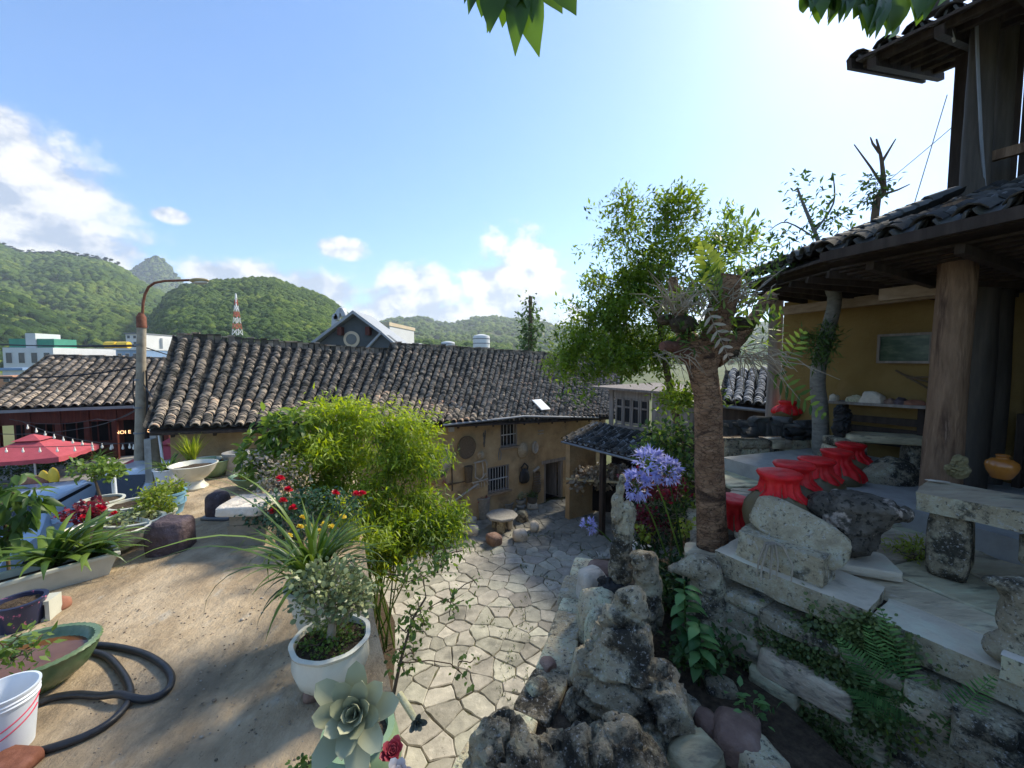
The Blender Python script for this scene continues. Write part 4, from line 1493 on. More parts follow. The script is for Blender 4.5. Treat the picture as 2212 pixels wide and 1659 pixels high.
for i, s in enumerate((.12, .3, .5)):
    w = MB()
    w.box(p0 + E3 * (wl * s) + N3 * .80 + Vector((0, 0, 1.35)), (1.0, .05, 1.0), math.atan2(E3.y, E3.x))
    win = w.build('window', M_DARK, hC, world=True)
    for k in (-.34, 0, .34):
        MB().box(p0 + E3 * (wl * s + k) + N3 * .765 + Vector((0, 0, 1.35)), (.04, .03, 1.02), math.atan2(E3.y, E3.x)).build('mullion', M_REDWOOD, win)
MB().box(p0 + E3 * (wl / 2) - N3 * .4 + Vector((0, 0, .09)), (wl + .4, 1.9, .18), math.atan2(E3.y, E3.x)).build('step', M_CONC, hC, world=True)
MB().bar(eL2 - N3 * .05 - Vector((0, 0, .1)), eR - N3 * .05 - Vector((0, 0, .1)), .1, .1).build('gutter', M_IRON, hC, world=True)
# lettering over the door
def text_mesh(body, size, name):
    cu = bpy.data.curves.new(name, 'FONT')
    cu.body = body
    cu.size = size
    cu.extrude = .006
    o = bpy.data.objects.new('t', cu)
    COL.objects.link(o)
    bpy.context.view_layer.update()
    me = bpy.data.meshes.new_from_object(o.evaluated_get(bpy.context.evaluated_depsgraph_get()))
    bpy.data.objects.remove(o)
    return me
M_SIGN = pm('lit_letter', [(0, (.9, .5, .2)), (1, (1, .7, .45))], bump=0)
_e = M_SIGN.node_tree.nodes['Principled BSDF']
_e.inputs['Emission Color'].default_value = (1, .55, .25, 1)
_e.inputs['Emission Strength'].default_value = .8
_sp = onp(248, 938, p0 + N3 * -.06, N3)
sg = obj('sign_lettering', text_mesh('NOI E  KHAOCOA', .19, 'sign_lettering'), M_SIGN)
sg.rotation_euler = (math.pi / 2, 0, math.atan2(E3.y, E3.x))
sg.location = _sp
tag(sg, 'small glowing capital letters over the doorway of the red house', 'sign')

# umbrellas
def umbrella(loc, w, d, h, rz, label):
    t = thing('patio_umbrella', label, 'umbrella', loc, rz, 'red umbrellas by the road')
    mb = MB()
    n = 4
    cor = [(-w, -d), (w, -d), (w, d), (-w, d)]
    vs, fs = [], []
    ring = []
    for k, (f, z) in enumerate(((.16, h + .02), (.5, h - .20), (1.0, h - .46), (1.0, h - .62))):
        row = []
        for i in range(4):
            a, b = cor[i], cor[(i + 1) % 4]
            for s in range(8):
                q = s / 8
                sagz = -.05 * math.sin(math.pi * q) * f if k < 3 else (-.03 * (s % 2))
                row.append(len(vs))
                vs.append(((a[0] + (b[0] - a[0]) * q) * f, (a[1] + (b[1] - a[1]) * q) * f, z + sagz))
        ring.append(row)
    for k in range(3):
        for j in range(32):
            fs.append((ring[k][j], ring[k][(j + 1) % 32], ring[k + 1][(j + 1) % 32], ring[k + 1][j]))
    mb.add(vs, fs)
    mb.build('canopy', M_UMB, t)
    mb = MB()
    k = .30
    top = [(-w * k, -d * k, h), (w * k, -d * k, h), (w * k, d * k, h), (-w * k, d * k, h), (0, 0, h + .2)]
    mb.add(top, [(0, 1, 4), (1, 2, 4), (2, 3, 4), (3, 0, 4)])
    mb.build('vent', M_UMB, t)
    MB().tube([(0, 0, 0), (0, 0, h + .15)], .028, 8).build('pole', M_PLASTIC, t, smooth=True)
    for i in range(4):
        MB().tube([(0, 0, h), (cor[i][0] * .98, cor[i][1] * .98, h - .47)], .012, 5).build('rib', M_IRON, t)
    MB().lathe([(.3, 0), (.3, .05), (.06, .09), (.04, .25)], 12).build('base', M_CONC, t, smooth=True)
    return t
p = at(125, 1036, 13.4)
umbrella((p.x - .75, p.y, ROADZ), 1.2, 1.05, 1.5, .35, 'faded red square umbrella on a white pole by the road')
p = at(330, 1010, 12.9)
umbrella((p.x + .5, p.y + .2, ROADZ), 1.0, .95, 1.45, .35, 'faded red umbrella half hidden behind the lamp pole')

# ------------------------------------------------------------------ lamp pole and wires
pp = at(303, 800, 11.2)
pole = thing('street_lamp', 'concrete lamp pole with rusty curved arm and cables beside the tiled roof', 'street lamp', (pp.x, pp.y, ROADZ))
T = lambda px, py: at(px, py, 11.2)
tp = T(306, 702)
bt = T(296, 1010)
bt = Vector((bt.x, bt.y, ROADZ))
MB().tube([bt, bt + (tp - bt) * .5, tp], [.135, .118, .10], 14).build('pole', M_POLE, pole, world=True, smooth=True)
MB().tube([tp - Vector((0, 0, .08)), tp + Vector((0, 0, .22)), tp + Vector((0, 0, .34))], [.115, .11, .05], 12).build('cap', M_RUST, pole, world=True, smooth=True)
arm = [T(307, 692), T(309, 655), T(313, 636), T(321, 620), T(334, 611), T(355, 607), T(385, 606), T(412, 605)]
MB().tube(arm, .032, 8).build('arm', M_RUST, pole, world=True, smooth=True)
hd = T(430, 606)
V0, F0 = ICO[3]
hm = np_mesh('lamp_head', V0 * np.array([.27, .11, .07]) * (1 + .0 * V0[:, :1]) + np.array(hd[:]), F0, smooth=True)
hdo = obj('lamp_head', hm, plain('faded_yellow_paint', (.34, .26, .11), rough=.6), pole, True)
V1 = V0 * np.array([.20, .095, .06]) + np.array((hd + Vector((.04, 0, -.045)))[:])
obj('lamp_glass', np_mesh('lamp_glass', V1, F0, smooth=True), plain('milky_glass', (.62, .60, .52), rough=.2), hdo)
for (py, r_) in ((745, .125), (820, .13), (880, .135), (935, .14)):
    c = T(302, py)
    MB().tube([c - Vector((0, 0, .02)), c + Vector((0, 0, .02))], r_, 12).build('band', M_IRON, pole, world=True, smooth=True)


def wire(name, pts, rad, sag, label, cat='wire', group=None, mat=None):
    mb = MB()
    for a, b in zip(pts[:-1], pts[1:]):
        a, b = Vector(a), Vector(b)
        n = 14
        q = [a + (b - a) * (i / n) - Vector((0, 0, sag * 4 * (i / n) * (1 - i / n))) for i in range(n + 1)]
        mb.tube(q, rad, 5)
    return tag(mb.build(name, mat or M_CABLE, None, smooth=True), label, cat, group)


wire('power_cable', [at(-200, 728, 15), T(306, 748), at(500, 800, 30)], .018, .12, 'upper of two thin black cables running level to the lamp pole', group='cables to the pole')
wire('power_cable', [at(-200, 734, 15), T(306, 745)], .018, .10, 'thin black cable running to the lamp pole just under the upper one', group='cables to the pole')
wire('power_cable', [at(-100, 812, 9), T(300, 792)], .022, .15, 'thicker black cable sagging up to the lamp pole over the old roof', group='cables to the pole')
wire('power_cable', [T(301, 800), T(289, 812), T(287, 850), T(294, 890), T(300, 990)], .02, .0, 'black cable looped loosely down the lamp pole', group='cables on the pole')
wire('power_cable', [T(304, 795), T(310, 830), at(345, 872, 10.2), at(360, 885, 9.6)], .016, .05, 'black cable slung from the pole to the tiled roof', group='cables on the pole')
wire('power_cable', [T(316, 800), T(318, 870), T(314, 1000)], .025, .0, 'thick black cable down the back of the pole', group='cables on the pole')
# festoon of bulbs
M_BULB = pm('warm_bulb', [(0, (.9, .85, .7)), (1, (1, .95, .85))], bump=0, rough=.2)
def festoon(pts, n, label, sag):
    w = wire('string_light', pts, .01, sag, label, 'string lights', 'strings of bulbs in front of the red house')
    a, b = Vector(pts[0]), Vector(pts[-1])
    for i in range(n):
        t = (i + .5) / n
        c = a + (b - a) * t - Vector((0, 0, sag * 4 * t * (1 - t) + .02))
        mb = MB()
        mb.lathe([(.012, 0), (.014, -.05), (.028, -.09), (.03, -.12), (.018, -.145), (.003, -.15)], 8, c)
        mb.build('bulb', M_BULB, w, smooth=True)
festoon([at(50, 912, 13.0), at(300, 958, 11.2)], 12, 'string of small bulbs dipping towards the lamp pole', .22)
festoon([at(-40, 965, 12.2), at(300, 955, 11.2)], 9, 'level string of small bulbs passing over the umbrella', .06)
wire('power_cable', [at(-40, 935, 12.2), at(180, 925, 12.0), at(302, 880, 11.2)], .012, .10, 'thin wire sagging in front of the red timber wall', group='cables to the pole')
wire('power_cable', [at(20, 905, 12.8), at(210, 905, 12.5), at(303, 880, 11.2)], .01, .16, 'thin wire drooping below the old roof eave', group='cables to the pole')

# ------------------------------------------------------------------ buildings beyond
M_WALLW = plain('white_render', (.60, .60, .58), rough=.9, var=.06, scale=.6)
M_WALLC = plain('cream_render', (.62, .50, .34), rough=.9, var=.08, scale=.6)
M_WALLO = plain('orange_render', (.50, .25, .14), rough=.9, var=.08, scale=.6)
M_WALLG = plain('green_tin', (.05, .26, .17), rough=.6, var=.15, scale=.8)
M_ROOFB = plain('blue_tin', (.20, .30, .45), rough=.5, var=.12, scale=.8)
M_YELLOW = plain('yellow_tank', (.75, .50, .03), rough=.5, var=.1)
M_WINB = plain('dim_window', (.05, .06, .07), rough=.2, spec=.6)
M_GREYRENDER = pm('slate_grey_render', [(0.3, (.065, .075, .078)), (0.7, (.105, .118, .12))], scale=1.2, rough=.9, bump=.2)


def block(px0, px1, ptop, pbase, D, depth, mat, label, storeys, cols, rz=0.0, roofmat=None, name='town_building', win=M_WINB, extra=None):
    a, b = at(px0, ptop, D), at(px1, ptop, D)
    zb = at(px0, pbase, D).z
    w, h = b.x - a.x, a.z - zb
    t = thing(name, label, 'building', ((a.x + b.x) / 2, D + depth / 2, zb), rz)
    MB().box((0, 0, h / 2 - .75), (w, depth, h + 1.5)).build('wall', mat, t)
    if roofmat is not None:
        MB().box((0, 0, h + .15), (w * 1.06, depth * 1.06, .3)).build('roof', roofmat, t)
    for s in range(storeys):
        for c in range(cols):
            x = -w / 2 + w * (c + .5) / cols
            z = h * (s + .55) / storeys
            fw, fh = w / cols * .45, h / storeys * .45
            f = MB().box((x, -depth / 2 - .03, z), (fw * 1.15, .06, fh * 1.15)).build('window', M_WALLW, t)
            MB().box((x, -depth / 2 - .075, z), (fw, .03, fh)).build('pane', win, f)
    if extra: extra(t, w, depth, h)
    return t


def green_sides(t, w, d, h):
    for s in (-1, 1):
        MB().box((s * w * .28, -d * .3, h + .7), (w * .34, d * .3, 1.4)).build('tin_screen', M_WALLG, t)
    MB().box((0, -d * .3, h + 1.1), (w * .2, d * .32, 2.3)).build('stair_tower', M_WALLW, t)
def yellow_tanks(t, w, d, h):
    for k in (-.22, .18):
        MB().tube([(w * k - w * .17, -d * .2, h + .75), (w * k + w * .17, -d * .2, h + .75)], .7, 12).build('water_tank', M_YELLOW, t, smooth=True)
block(2, 100, 751, 800, 62, 12, M_WALLW, 'long white building with green tin screens on its roof', 1, 4, 0.1, None, extra=green_sides)
block(0, 42, 800, 860, 48, 8, M_WALLW, 'low white house below the building with green screens', 1, 3, .1, M_ROOFB)
block(-30, 14, 812, 868, 36, 8, M_WALLO, 'narrow orange house at the edge of the old tiled roof', 3, 2, .1)
block(24, 80, 818, 862, 40, 8, M_WALLC, 'pale yellow house with green tin shade beside the orange house', 2, 2, .1, M_WALLG)
block(183, 250, 752, 790, 80, 12, M_WALLC, 'cream building with yellow tanks on its roof', 1, 4, .05, None, extra=yellow_tanks)
block(250, 300, 756, 790, 70, 10, M_ROOFB, 'blue and white tin building beside the lamp pole', 1, 3, .0, M_WALLW)
block(268, 304, 722, 775, 95, 10, M_WALLW, 'white four-storey house with balconies and tin roof behind the lamp pole', 4, 3, .1, M_IRON)
block(306, 345, 730, 775, 100, 10, M_WALLW, 'white house with plain pitched top right of the lamp pole', 2, 2, .1)
block(800, 850, 704, 775, 34, 6, M_WALLW, 'small white rendered building behind the grey gable', 1, 1, -.1, M_WALLC)

# grey gable house with the round window
D = 25.0
ap, bl, br = at(768, 672, D), at(668, 748, D), at(866, 762, D)
gh = thing('gable_house', 'slate grey gable with a round window rising behind the long tiled roof', 'house', (ap.x, D, 0))
def prism(pts, y0, y1):
    n = len(pts)
    vs = [(p[0], y0, p[1]) for p in pts] + [(p[0], y1, p[1]) for p in pts]
    return vs, [tuple(range(n)), tuple(reversed(range(n, 2 * n)))] + [(i, n + i, n + (i + 1) % n, (i + 1) % n) for i in range(n)]
zlow = min(bl.z, br.z) - 3
slope = (ap.z - bl.z) / (ap.x - bl.x)
mb = MB()
mb.add(*prism([(bl.x, zlow), (br.x, zlow), (br.x, ap.z - slope * (br.x - ap.x)), (ap.x, ap.z - .25), (bl.x, bl.z - .25)], D, D + 2.6))
mb.build('wall', M_GREYRENDER, gh, world=True)
for s in (-1, 1):
    x1 = bl.x - .25 if s < 0 else br.x + .1
    z1 = ap.z - slope * abs(x1 - ap.x)
    mb = MB()
    mb.add(*prism([(ap.x, ap.z), (x1, z1), (x1, z1 - .2), (ap.x, ap.z - .2)], D - .45, D + 2.8))
    mb.build('roof', plain('grey_sheet_roof', (.30, .315, .32), rough=.6), gh, world=True)
for k in (-.55, .55, 1.6):
    xx = ap.x + k * 1.55
    MB().box((xx, D - .22, ap.z - slope * abs(xx - ap.x) - .62), (.25, .45, .5)).build('roof_beam_end', M_REDWOOD, gh, world=True)
wc = at(760, 733, D)
MB().tube([(wc.x, D - .06, wc.z), (wc.x, D + .04, wc.z)], .5, 32).build('window_surround', M_WALLC, gh, world=True)
wn = MB().tube([(wc.x, D - .09, wc.z), (wc.x, D - .02, wc.z)], .33, 28).build('window', M_WINB, gh, world=True)
q1, q2, q3 = at(800, 752, 24), at(830, 722, 24), at(868, 752, 24)
mb = MB()
mb.add(*prism([(q1.x, q1.z), (q3.x, q3.z), (q2.x, q2.z)], 23.6, 25))
dm = mb.build('dormer_wall', M_GREYRENDER, gh, world=True)
for (a, b) in ((q1, q2), (q3, q2)):
    MB().bar((a.x, 23.55, a.z), (b.x, 23.55, b.z + .06), .35, .12).build('dormer_verge', plain('grey_sheet_roof', (.3, .3, .3)), gh, world=True)
wire('antenna_frame', [at(722, 712, 30), at(728, 690, 30), at(745, 684, 30)], .25, -.6, 'pale curved dish frame behind the grey gable', 'antenna', mat=M_WHITEIRON)

# lattice mast on the hillside
D = 125
b, tt = at(513, 724, D), at(515, 634, D)
H = tt.z - b.z
mast = thing('radio_mast', 'red and white lattice radio mast rising from the wooded hillside', 'mast', b)
M_MR, M_MW = plain('mast_red', (.5, .08, .05), rough=.6), plain('mast_white', (.7, .7, .7), rough=.6)
for k in range(7):
    z0_, z1_ = H * k / 7, H * (k + 1) / 7
    w0, w1 = 1.0 * (1 - k / 7.6), 1.0 * (1 - (k + 1) / 7.6)
    mb = MB()
    c0 = [(-w0, -w0), (w0, -w0), (w0, w0), (-w0, w0)]
    c1 = [(-w1, -w1), (w1, -w1), (w1, w1), (-w1, w1)]
    for i in range(4):
        j = (i + 1) % 4
        mb.bar((*c0[i], z0_), (*c1[i], z1_), .09)
        mb.bar((*c0[i], z0_), (*c1[j], z1_), .06)
        mb.bar((*c0[j], z0_), (*c1[i], z1_), .09)
    mb.build('lattice_section', M_MR if k % 2 == 1 else M_MW, mast)
for k in range(3):
    MB().box((.35, -.6, H * (.72 + .1 * k)), (.25, .2, 1.0)).build('antenna', M_MW, mast)

# silvery tanks and small roofs over the ridge
for (px, py0, py1, D, r_, lab) in ((1040, 722, 752, 55, 1.15, 'tall silver water tank showing over the far end of the ridge'), (968, 737, 752, 50, .85, 'squat pale water tank with domed lid over the ridge'), (905, 742, 756, 45, .9, 'low pale tank just over the ridge beside the grey gable')):
    a, b = at(px, py0, D), at(px, py1 + 10, D)
    t = thing('water_tank', lab, 'water tank', b)
    h = a.z - b.z
    mb = MB().lathe([(r_, 0), (r_, h * .85), (r_ * .9, h * .92), (r_ * .3, h), (.01, h)], 20)
    mb.build('tank', M_WALLW, t, smooth=True)
    for z in (.25, .5, .75):
        MB().tube([(0, 0, h * z - .05), (0, 0, h * z + .05)], r_ * 1.03, 20).build('hoop', M_IRON, t)
    MB().box((0, 0, -1.5), (r_ * 2.2, r_ * 2.2, 3)).build('stand', M_WALLW, t)
# lone tree on the skyline

# ------------------------------------------------------------------ side house with the wooden casements and lean-to roof
G = Vector((-.56, .83, 0)).normalized()
GI = Vector((.83, .56, 0)).normalized()
zD = lambda x, y: (1340 * .8641 + x / 5.53 * .8641, 920 * .8641 + y / 5.53 * .8641)     # enlarged view -> picture
pe = at(*zD(365, 965), 13.0)
eLd = pe
eRd = onp(*zD(1440, 1195), pe, GI)
eRd.z = eLd.z
eRd = eRd - G * 1.6
up = GI * 1.45 + Vector((0, 0, .40))
hD = thing('side_house', 'weathered timber side house with a row of small casements above a grey tiled lean-to', 'house', (4, 12, 0))
rfD = roof_deck(hD, eRd, eLd, eRd + up, eLd + up, None, None, M_DARKWOOD, name='lean_to_roof')
tile_roof(rfD, eRd, eLd, eRd + up, eLd + up, w=.235, expo=.16, seed=51, mat=M_TILE_GREY, pan=M_PAN, r=.085, ln=.24, sag=.02, n_ind=280)
MB().tube([eRd - GI * .04 - Vector((0, 0, .13)), eLd - GI * .04 - Vector((0, 0, .13))], .035, 8).build('gutter', M_IRON, hD, world=True, smooth=True)
wtop = at(*zD(1010, 300), 13.2).z
wb = eLd + up
wlow = wb.z - .02
Lw = (eRd - eLd).length
rzG = math.atan2(G.y, G.x)
s0 = 1.0
mb = MB()
# ground floor: dark open bay with end walls
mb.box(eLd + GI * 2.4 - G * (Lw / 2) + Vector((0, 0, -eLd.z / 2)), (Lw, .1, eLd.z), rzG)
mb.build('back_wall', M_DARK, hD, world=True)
MB().box(eLd + GI * .75 - G * .1 + Vector((0, 0, -eLd.z / 2 - .05)), (.2, 1.2, eLd.z - .1), rzG).build('end_wall', M_MUD, hD, world=True)
for s in (1.6, 3.4):
    MB().box(eLd + GI * .2 - G * s + Vector((0, 0, -eLd.z / 2 - .05)), (.14, .14, eLd.z - .1), rzG).build('post', M_DARKWOOD, hD, world=True)
# upper timber wall with openings for four casements
wp = onp(*zD(1010, 820), wb, GI)
sW = (wp - wb).dot(-G)
c0 = (onp(*zD(1100, 800), wb, GI) - wb).dot(-G)
c1 = (onp(*zD(1560, 850), wb, GI) - wb).dot(-G)
zc0, zc1 = wlow + .10, wtop - .22
nb = 0
s = sW
rnd = random.Random(4)
while s < Lw + .5:
    w = rnd.uniform(.16, .22)
    if not (c0 - .08 < s + w / 2 < c1 + .08):
        MB().box(wb - G * (s + w / 2) + Vector((0, 0, (wlow + wtop) / 2 - wb.z)), (w - .008, .04 + rnd.uniform(0, .01), wtop - wlow), rzG).build('wall_board', M_GREYWOOD, hD, world=True)
    s += w
mid = (c0 + c1) / 2
MB().box(wb - G * mid + Vector((0, 0, (wlow + zc0) / 2 - wb.z)), (c1 - c0 + .1, .05, zc0 - wlow), rzG).build('sill_board', M_GREYWOOD, hD, world=True)
MB().box(wb - G * mid + Vector((0, 0, (wtop + zc1) / 2 - wb.z)), (c1 - c0 + .1, .05, wtop - zc1), rzG).build('head_board', M_GREYWOOD, hD, world=True)
cw = (c1 - c0) / 4
for i in range(4):
    cs = wb - G * (c0 + cw * (i + .5)) - Vector((0, 0, wb.z))
    mb = MB()
    for sd in (-1, 1):
        mb.box(cs - G * sd * (cw / 2 - .035) - GI * .01 + Vector((0, 0, (zc0 + zc1) / 2)), (.05, .05, zc1 - zc0), rzG)
    for zz in (zc0 + .06, zc0 + (zc1 - zc0) * .66, zc1 - .03):
        mb.box(cs - GI * .008 + Vector((0, 0, zz)), (cw - .13, .045, .07 if zz < zc0 + .1 else .05), rzG)
    win = mb.build('casement', M_GREYWOOD, hD, world=True)
    for (za, zb) in ((zc0 + .10, zc0 + (zc1 - zc0) * .63), (zc0 + (zc1 - zc0) * .69, zc1 - .06)):
        MB().box(cs + GI * .012 + Vector((0, 0, (za + zb) / 2)), (cw - .12, .012, zb - za), rzG).build('pane', M_GLASS_DARK, win)
MB().box(wb + GI * 1.5 - G * (Lw / 2 + .2) + Vector((0, 0, wtop + .06 - wb.z)), (Lw + 1.0 - sW, 3.6, .07), rzG).build('upper_roof', M_GREYWOOD, hD, world=True)
MB().box(wb + GI * 2.9 - G * (Lw / 2 + .2) + Vector((0, 0, wtop * .5 - wb.z)), (Lw + .6 - sW, .1, wtop), rzG).build('rear_wall', M_DARKWOOD, hD, world=True)

# a further tiled roof seen past the tree trunk
eQ0, eQ1 = at(1560, 868, 9.2), at(1720, 885, 8.4)
rQ0, rQ1 = at(1575, 800, 11.3), at(1730, 792, 10.6)
hQ = thing('back_shed', 'small shed roof of grey weathered tiles behind the reddish tree trunk', 'shed', (eQ0.x + .8, 10, 0))
rfQ = roof_deck(hQ, eQ0, eQ1, rQ0, rQ1, None, None, M_DARKWOOD)
tile_roof(rfQ, eQ0, eQ1, rQ0, rQ1, w=.22, expo=.10, seed=61, mat=M_TILE_GREY, pan=M_PAN, n_ind=200, sag=.02)
MB().tube([eQ0 - Vector((0, .06, .1)), eQ1 - Vector((0, .06, .1))], .04, 8).build('gutter', M_IRON, hQ, world=True, smooth=True)
mb = MB()
q = [eQ0 + Vector((0, .3, -.15)), eQ1 + Vector((0, .3, -.15))]
mb.add([q[0], q[1], (q[1].x, q[1].y, 0), (q[0].x, q[0].y, 0)], [(0, 1, 2, 3)])
mb.box(((q[0].x + q[1].x) / 2, (q[0].y + q[1].y) / 2 + 1.0, 1.8), ((q[1] - q[0]).length, 1.6, 3.6), math.atan2((q[1] - q[0]).y, (q[1] - q[0]).x))
mb.build('wall', M_DARKWOOD, hQ, world=True)

# ------------------------------------------------------------------ pillared gallery on the right, with its upper storey
GU, GIU, rzU = G, GI, rzG
G, GI = Vector((-.33, .944, 0)).normalized(), Vector((.944, .33, 0)).normalized()
rzG = math.atan2(G.y, G.x)
Ec = at(1776, 524, 3.8)
En = Ec - G * 3.4
upg = GI * 2.15 + Vector((0, 0, .72))
gal = thing('pillared_gallery', 'timber gallery with log pillars, mustard wall and tiled roof under a dark upper storey', 'building', (5, 4.5, RZ))
rfG = roof_deck(gal, En, Ec, En + upg, Ec + upg, None, None, M_DARKWOOD, name='lower_roof', drop=.10, th=.03)
tile_roof(rfG, En, Ec, En + upg, Ec + upg, w=.235, expo=.115, seed=71, mat=pm('dark_grey_tile', [(0.0, (.05, .05, .048)), (0.5, (.10, .10, .096)), (1.0, (.18, .176, .165))], scale=9, rough=.8, attr=True, bump=.4, bscale=50, bdist=.003, spec=.3, patches=[((.06, .07, .045), 8, .56, .7, .6)]),
          pan=M_PAN, r=.098, ln=.26, th=.018, sag=.03, n_ind=300)
mb = MB()
mb.bar(En - Vector((0, 0, .14)), Ec - Vector((0, 0, .14)), .05, .085)
mb.build('fascia', M_DARKWOOD, gal, world=True)
# second length of the roof, running on behind
P1, P2 = at(1782, 536, 4.2), at(1598, 606, 6.9)
dv = (P2 - P1).normalized()
pv = Vector((dv.y, -dv.x, 0)).normalized()
up2 = pv * 1.1 + Vector((0, 0, .45))
rfH = roof_deck(gal, P1 + dv * .05, P2, P1 + up2 + dv * .05, P2 + up2, None, None, M_DARKWOOD, name='rear_roof', drop=.1, th=.03)
tile_roof(rfH, P2, P1 + dv * .1, P2 + up2, P1 + up2 + dv * .1, w=.235, expo=.115, seed=72, mat=MATS['dark_grey_tile'], pan=M_PAN, r=.098, ln=.26, th=.018, sag=.03, n_ind=150)
# rafters and battens below both roofs
# the roof falls away again behind: boarded underside seen from the yard
cA, cB = En + GI * .25 - Vector((0, 0, .2)), Ec + GI * .25 + G * .1 - Vector((0, 0, .2))
cC, cD = Ec + GI * 3.3 + G * .3, En + GI * 3.3
cC.z = cD.z = CZ + .66
cE, cF = P1 + pv * .12 - Vector((0, 0, .2)), P2 + pv * .12 - Vector((0, 0, .2))
cG, cH = P2 + pv * 2.0, P1 + pv * 2.9
cG.z, cH.z = CZ + .72, CZ + .66
for nm, (a, b, c, d), k in (('ceiling', (cA, cB, cC, cD), 22), ('rear_ceiling', (cE, cF, cG, cH), 20)):
    mb = MB()
    off = Vector((0, 0, .06))
    q = [p + off for p in (a, b, c, d)] + [p + off * 1.8 for p in (a, b, c, d)]
    mb.add(q, [(0, 1, 2, 3), (7, 6, 5, 4), (0, 4, 5, 1), (1, 5, 6, 2), (2, 6, 7, 3), (3, 7, 4, 0)])
    ce = mb.build(nm, M_DARKWOOD, gal, world=True)
    for i in range(k):
        f = (i + .5) / k
        MB().bar(a + (d - a) * f, b + (c - b) * f, .055, .02).build('ceiling_slat', M_DARKWOOD, ce)
    for i in range(6):
        f = (i + .4) / 6
        MB().bar(a + (b - a) * f - Vector((0, 0, .05)), d + (c - d) * f - Vector((0, 0, .05)), .06, .07).build('rafter', M_DARKWOOD, ce)


def log_pillar(base, top, r0, r1, mat, seed, name='pillar', n=18):
    g = np.random.default_rng(seed)
    base, top = Vector(base), Vector(top)
    k = 26
    vs, fs = [], []
    for i in range(k + 1):
        t = i / k
        c = base + (top - base) * t
        for j in range(n):
            a = 2 * math.pi * j / n
            r = (r0 + (r1 - r0) * t)
            vs.append([c.x + math.cos(a) * r, c.y + math.sin(a) * r, c.z])
    V = np.array(vs)
    d = fbm(V * np.array([5, 5, 1.2]) + seed, seed, 3) * .016 + fbm(V * np.array([14, 14, 1.0]) + seed, seed + 3, 2) * .007
    C = np.repeat(np.array([(base + (top - base) * (i / k))[:] for i in range(k + 1)]), n, axis=0)
    V = V + unit(V - C) * d[:, None]
    for i in range(k):
        for j in range(n):
            fs.append((i * n + j, i * n + (j + 1) % n, (i + 1) * n + (j + 1) % n, (i + 1) * n + j))
    return obj(name, np_mesh(name, V, fs, smooth=True), mat, gal, True)


def base_of(px, D): 
    p = at(px, 900, D)
    return Vector((p.x, p.y, RZ - .02))
b1 = base_of(2040, 3.55)
log_pillar(b1, (b1.x + .03, b1.y, CZ + 1.35), .138, .12, M_LOG, 3)
b2 = base_of(2103, 4.15)
log_pillar(b2, (b2.x + .02, b2.y, CZ + 1.7), .13, .12, M_SMOKEWOOD, 5)
b3 = base_of(2146, 4.3)
log_pillar(b3, (b3.x, b3.y, CZ + 1.8), .10, .09, M_SMOKEWOOD, 7)
b4 = base_of(2183, 4.5)
log_pillar(b4, (b4.x, b4.y, CZ + 1.8), .11, .10, M_LOG, 9)
b5 = base_of(1668, 7.0)
log_pillar(b5, (b5.x, b5.y, CZ + 1.62), .11, .10, M_GREYWOOD, 11)
# mustard back wall
wl0 = Vector((4.55, 6.75, RZ - .05))
mb = MB()
ht = 2.55
mb.box(wl0 - G * 1.35 + GI * .12 + Vector((0, 0, ht / 2)), (2.7, .24, ht), rzG)
mb.build('back_wall', M_MUSTARD, gal, world=True)
MB().box(wl0 - G * 2.6 + GI * .14 + Vector((0, 0, ht + .4)), (5.2, .1, .8), rzG).build('gable_boarding', M_DARKWOOD, gal, world=True)
MB().box(wl0 - G * 4.2 + GI * .0 + Vector((0, 0, 1.4)), (3.0, .12, 2.8), rzG).build('added_dark_wall', M_DARKWOOD, gal, world=True)  # dark boards added so this end of the gallery looks unlit
MB().box(wl0 - G * 4.6 - GI * 1.0 + Vector((0, 0, 1.3)), (.1, 1.9, 2.6), rzG).build('added_dark_partition', M_DARKWOOD, gal, world=True)  # dark partition added to shut out light from the right
MB().box(wl0 - G * 3.0 - GI * 1.0 + Vector((0, 0, .13)), (4.6, 2.0, .26), rzG).build('floor', M_CONC, gal, world=True)
pwm = wl0 - GI * .02
bm0, bm1 = onp(1690, 672, pwm - GI * .3, GI), onp(2075, 626, pwm - GI * .3, GI)
MB().bar(bm0, bm1, .10, .13).build('beam', M_BEAM, gal, world=True)
bm0, bm1 = at(1902, 638, 4.5), at(2040, 622, 4.05)
MB().bar(bm0, bm1, .08, .13).build('beam', M_BEAM, gal, world=True)
MB().bar(at(2150, 560, 4.4), at(2230, 545, 4.0), .08, .12).build('beam', M_LOG, gal, world=True)

# upper storey
k_eave = GIU * 1.2
Uc = at(1850, 110, 4.54)
Un = Uc - GU * 3.2
upU = GIU * 3.0 + Vector((0, 0, .96))
rfU = roof_deck(gal, Un, Uc, Un + upU, Uc + upU, None, None, M_DARKWOOD, name='upper_roof', drop=.08, th=.03)
tile_roof(rfU, Un, Uc, Un + upU, Uc + upU, w=.235, expo=.12, seed=73, mat=MATS['dark_grey_tile'], pan=M_PAN, r=.098, ln=.26, th=.018, sag=.02, n_ind=120)
for i in range(7):
    a = Uc - GU * (.12 + i * .5)
    MB().bar(a + GIU * .05 - Vector((0, 0, .17)), a + upU - Vector((0, 0, .17)), .07, .09).build('rafter', M_DARKWOOD, rfU)
for f in (.05, .18, .31, .45, .6, .8):
    MB().bar(Un + upU * f - Vector((0, 0, .15)), Uc + upU * f - Vector((0, 0, .15)) - GU * .03, .05, .07).build('purlin', M_DARKWOOD, rfU)
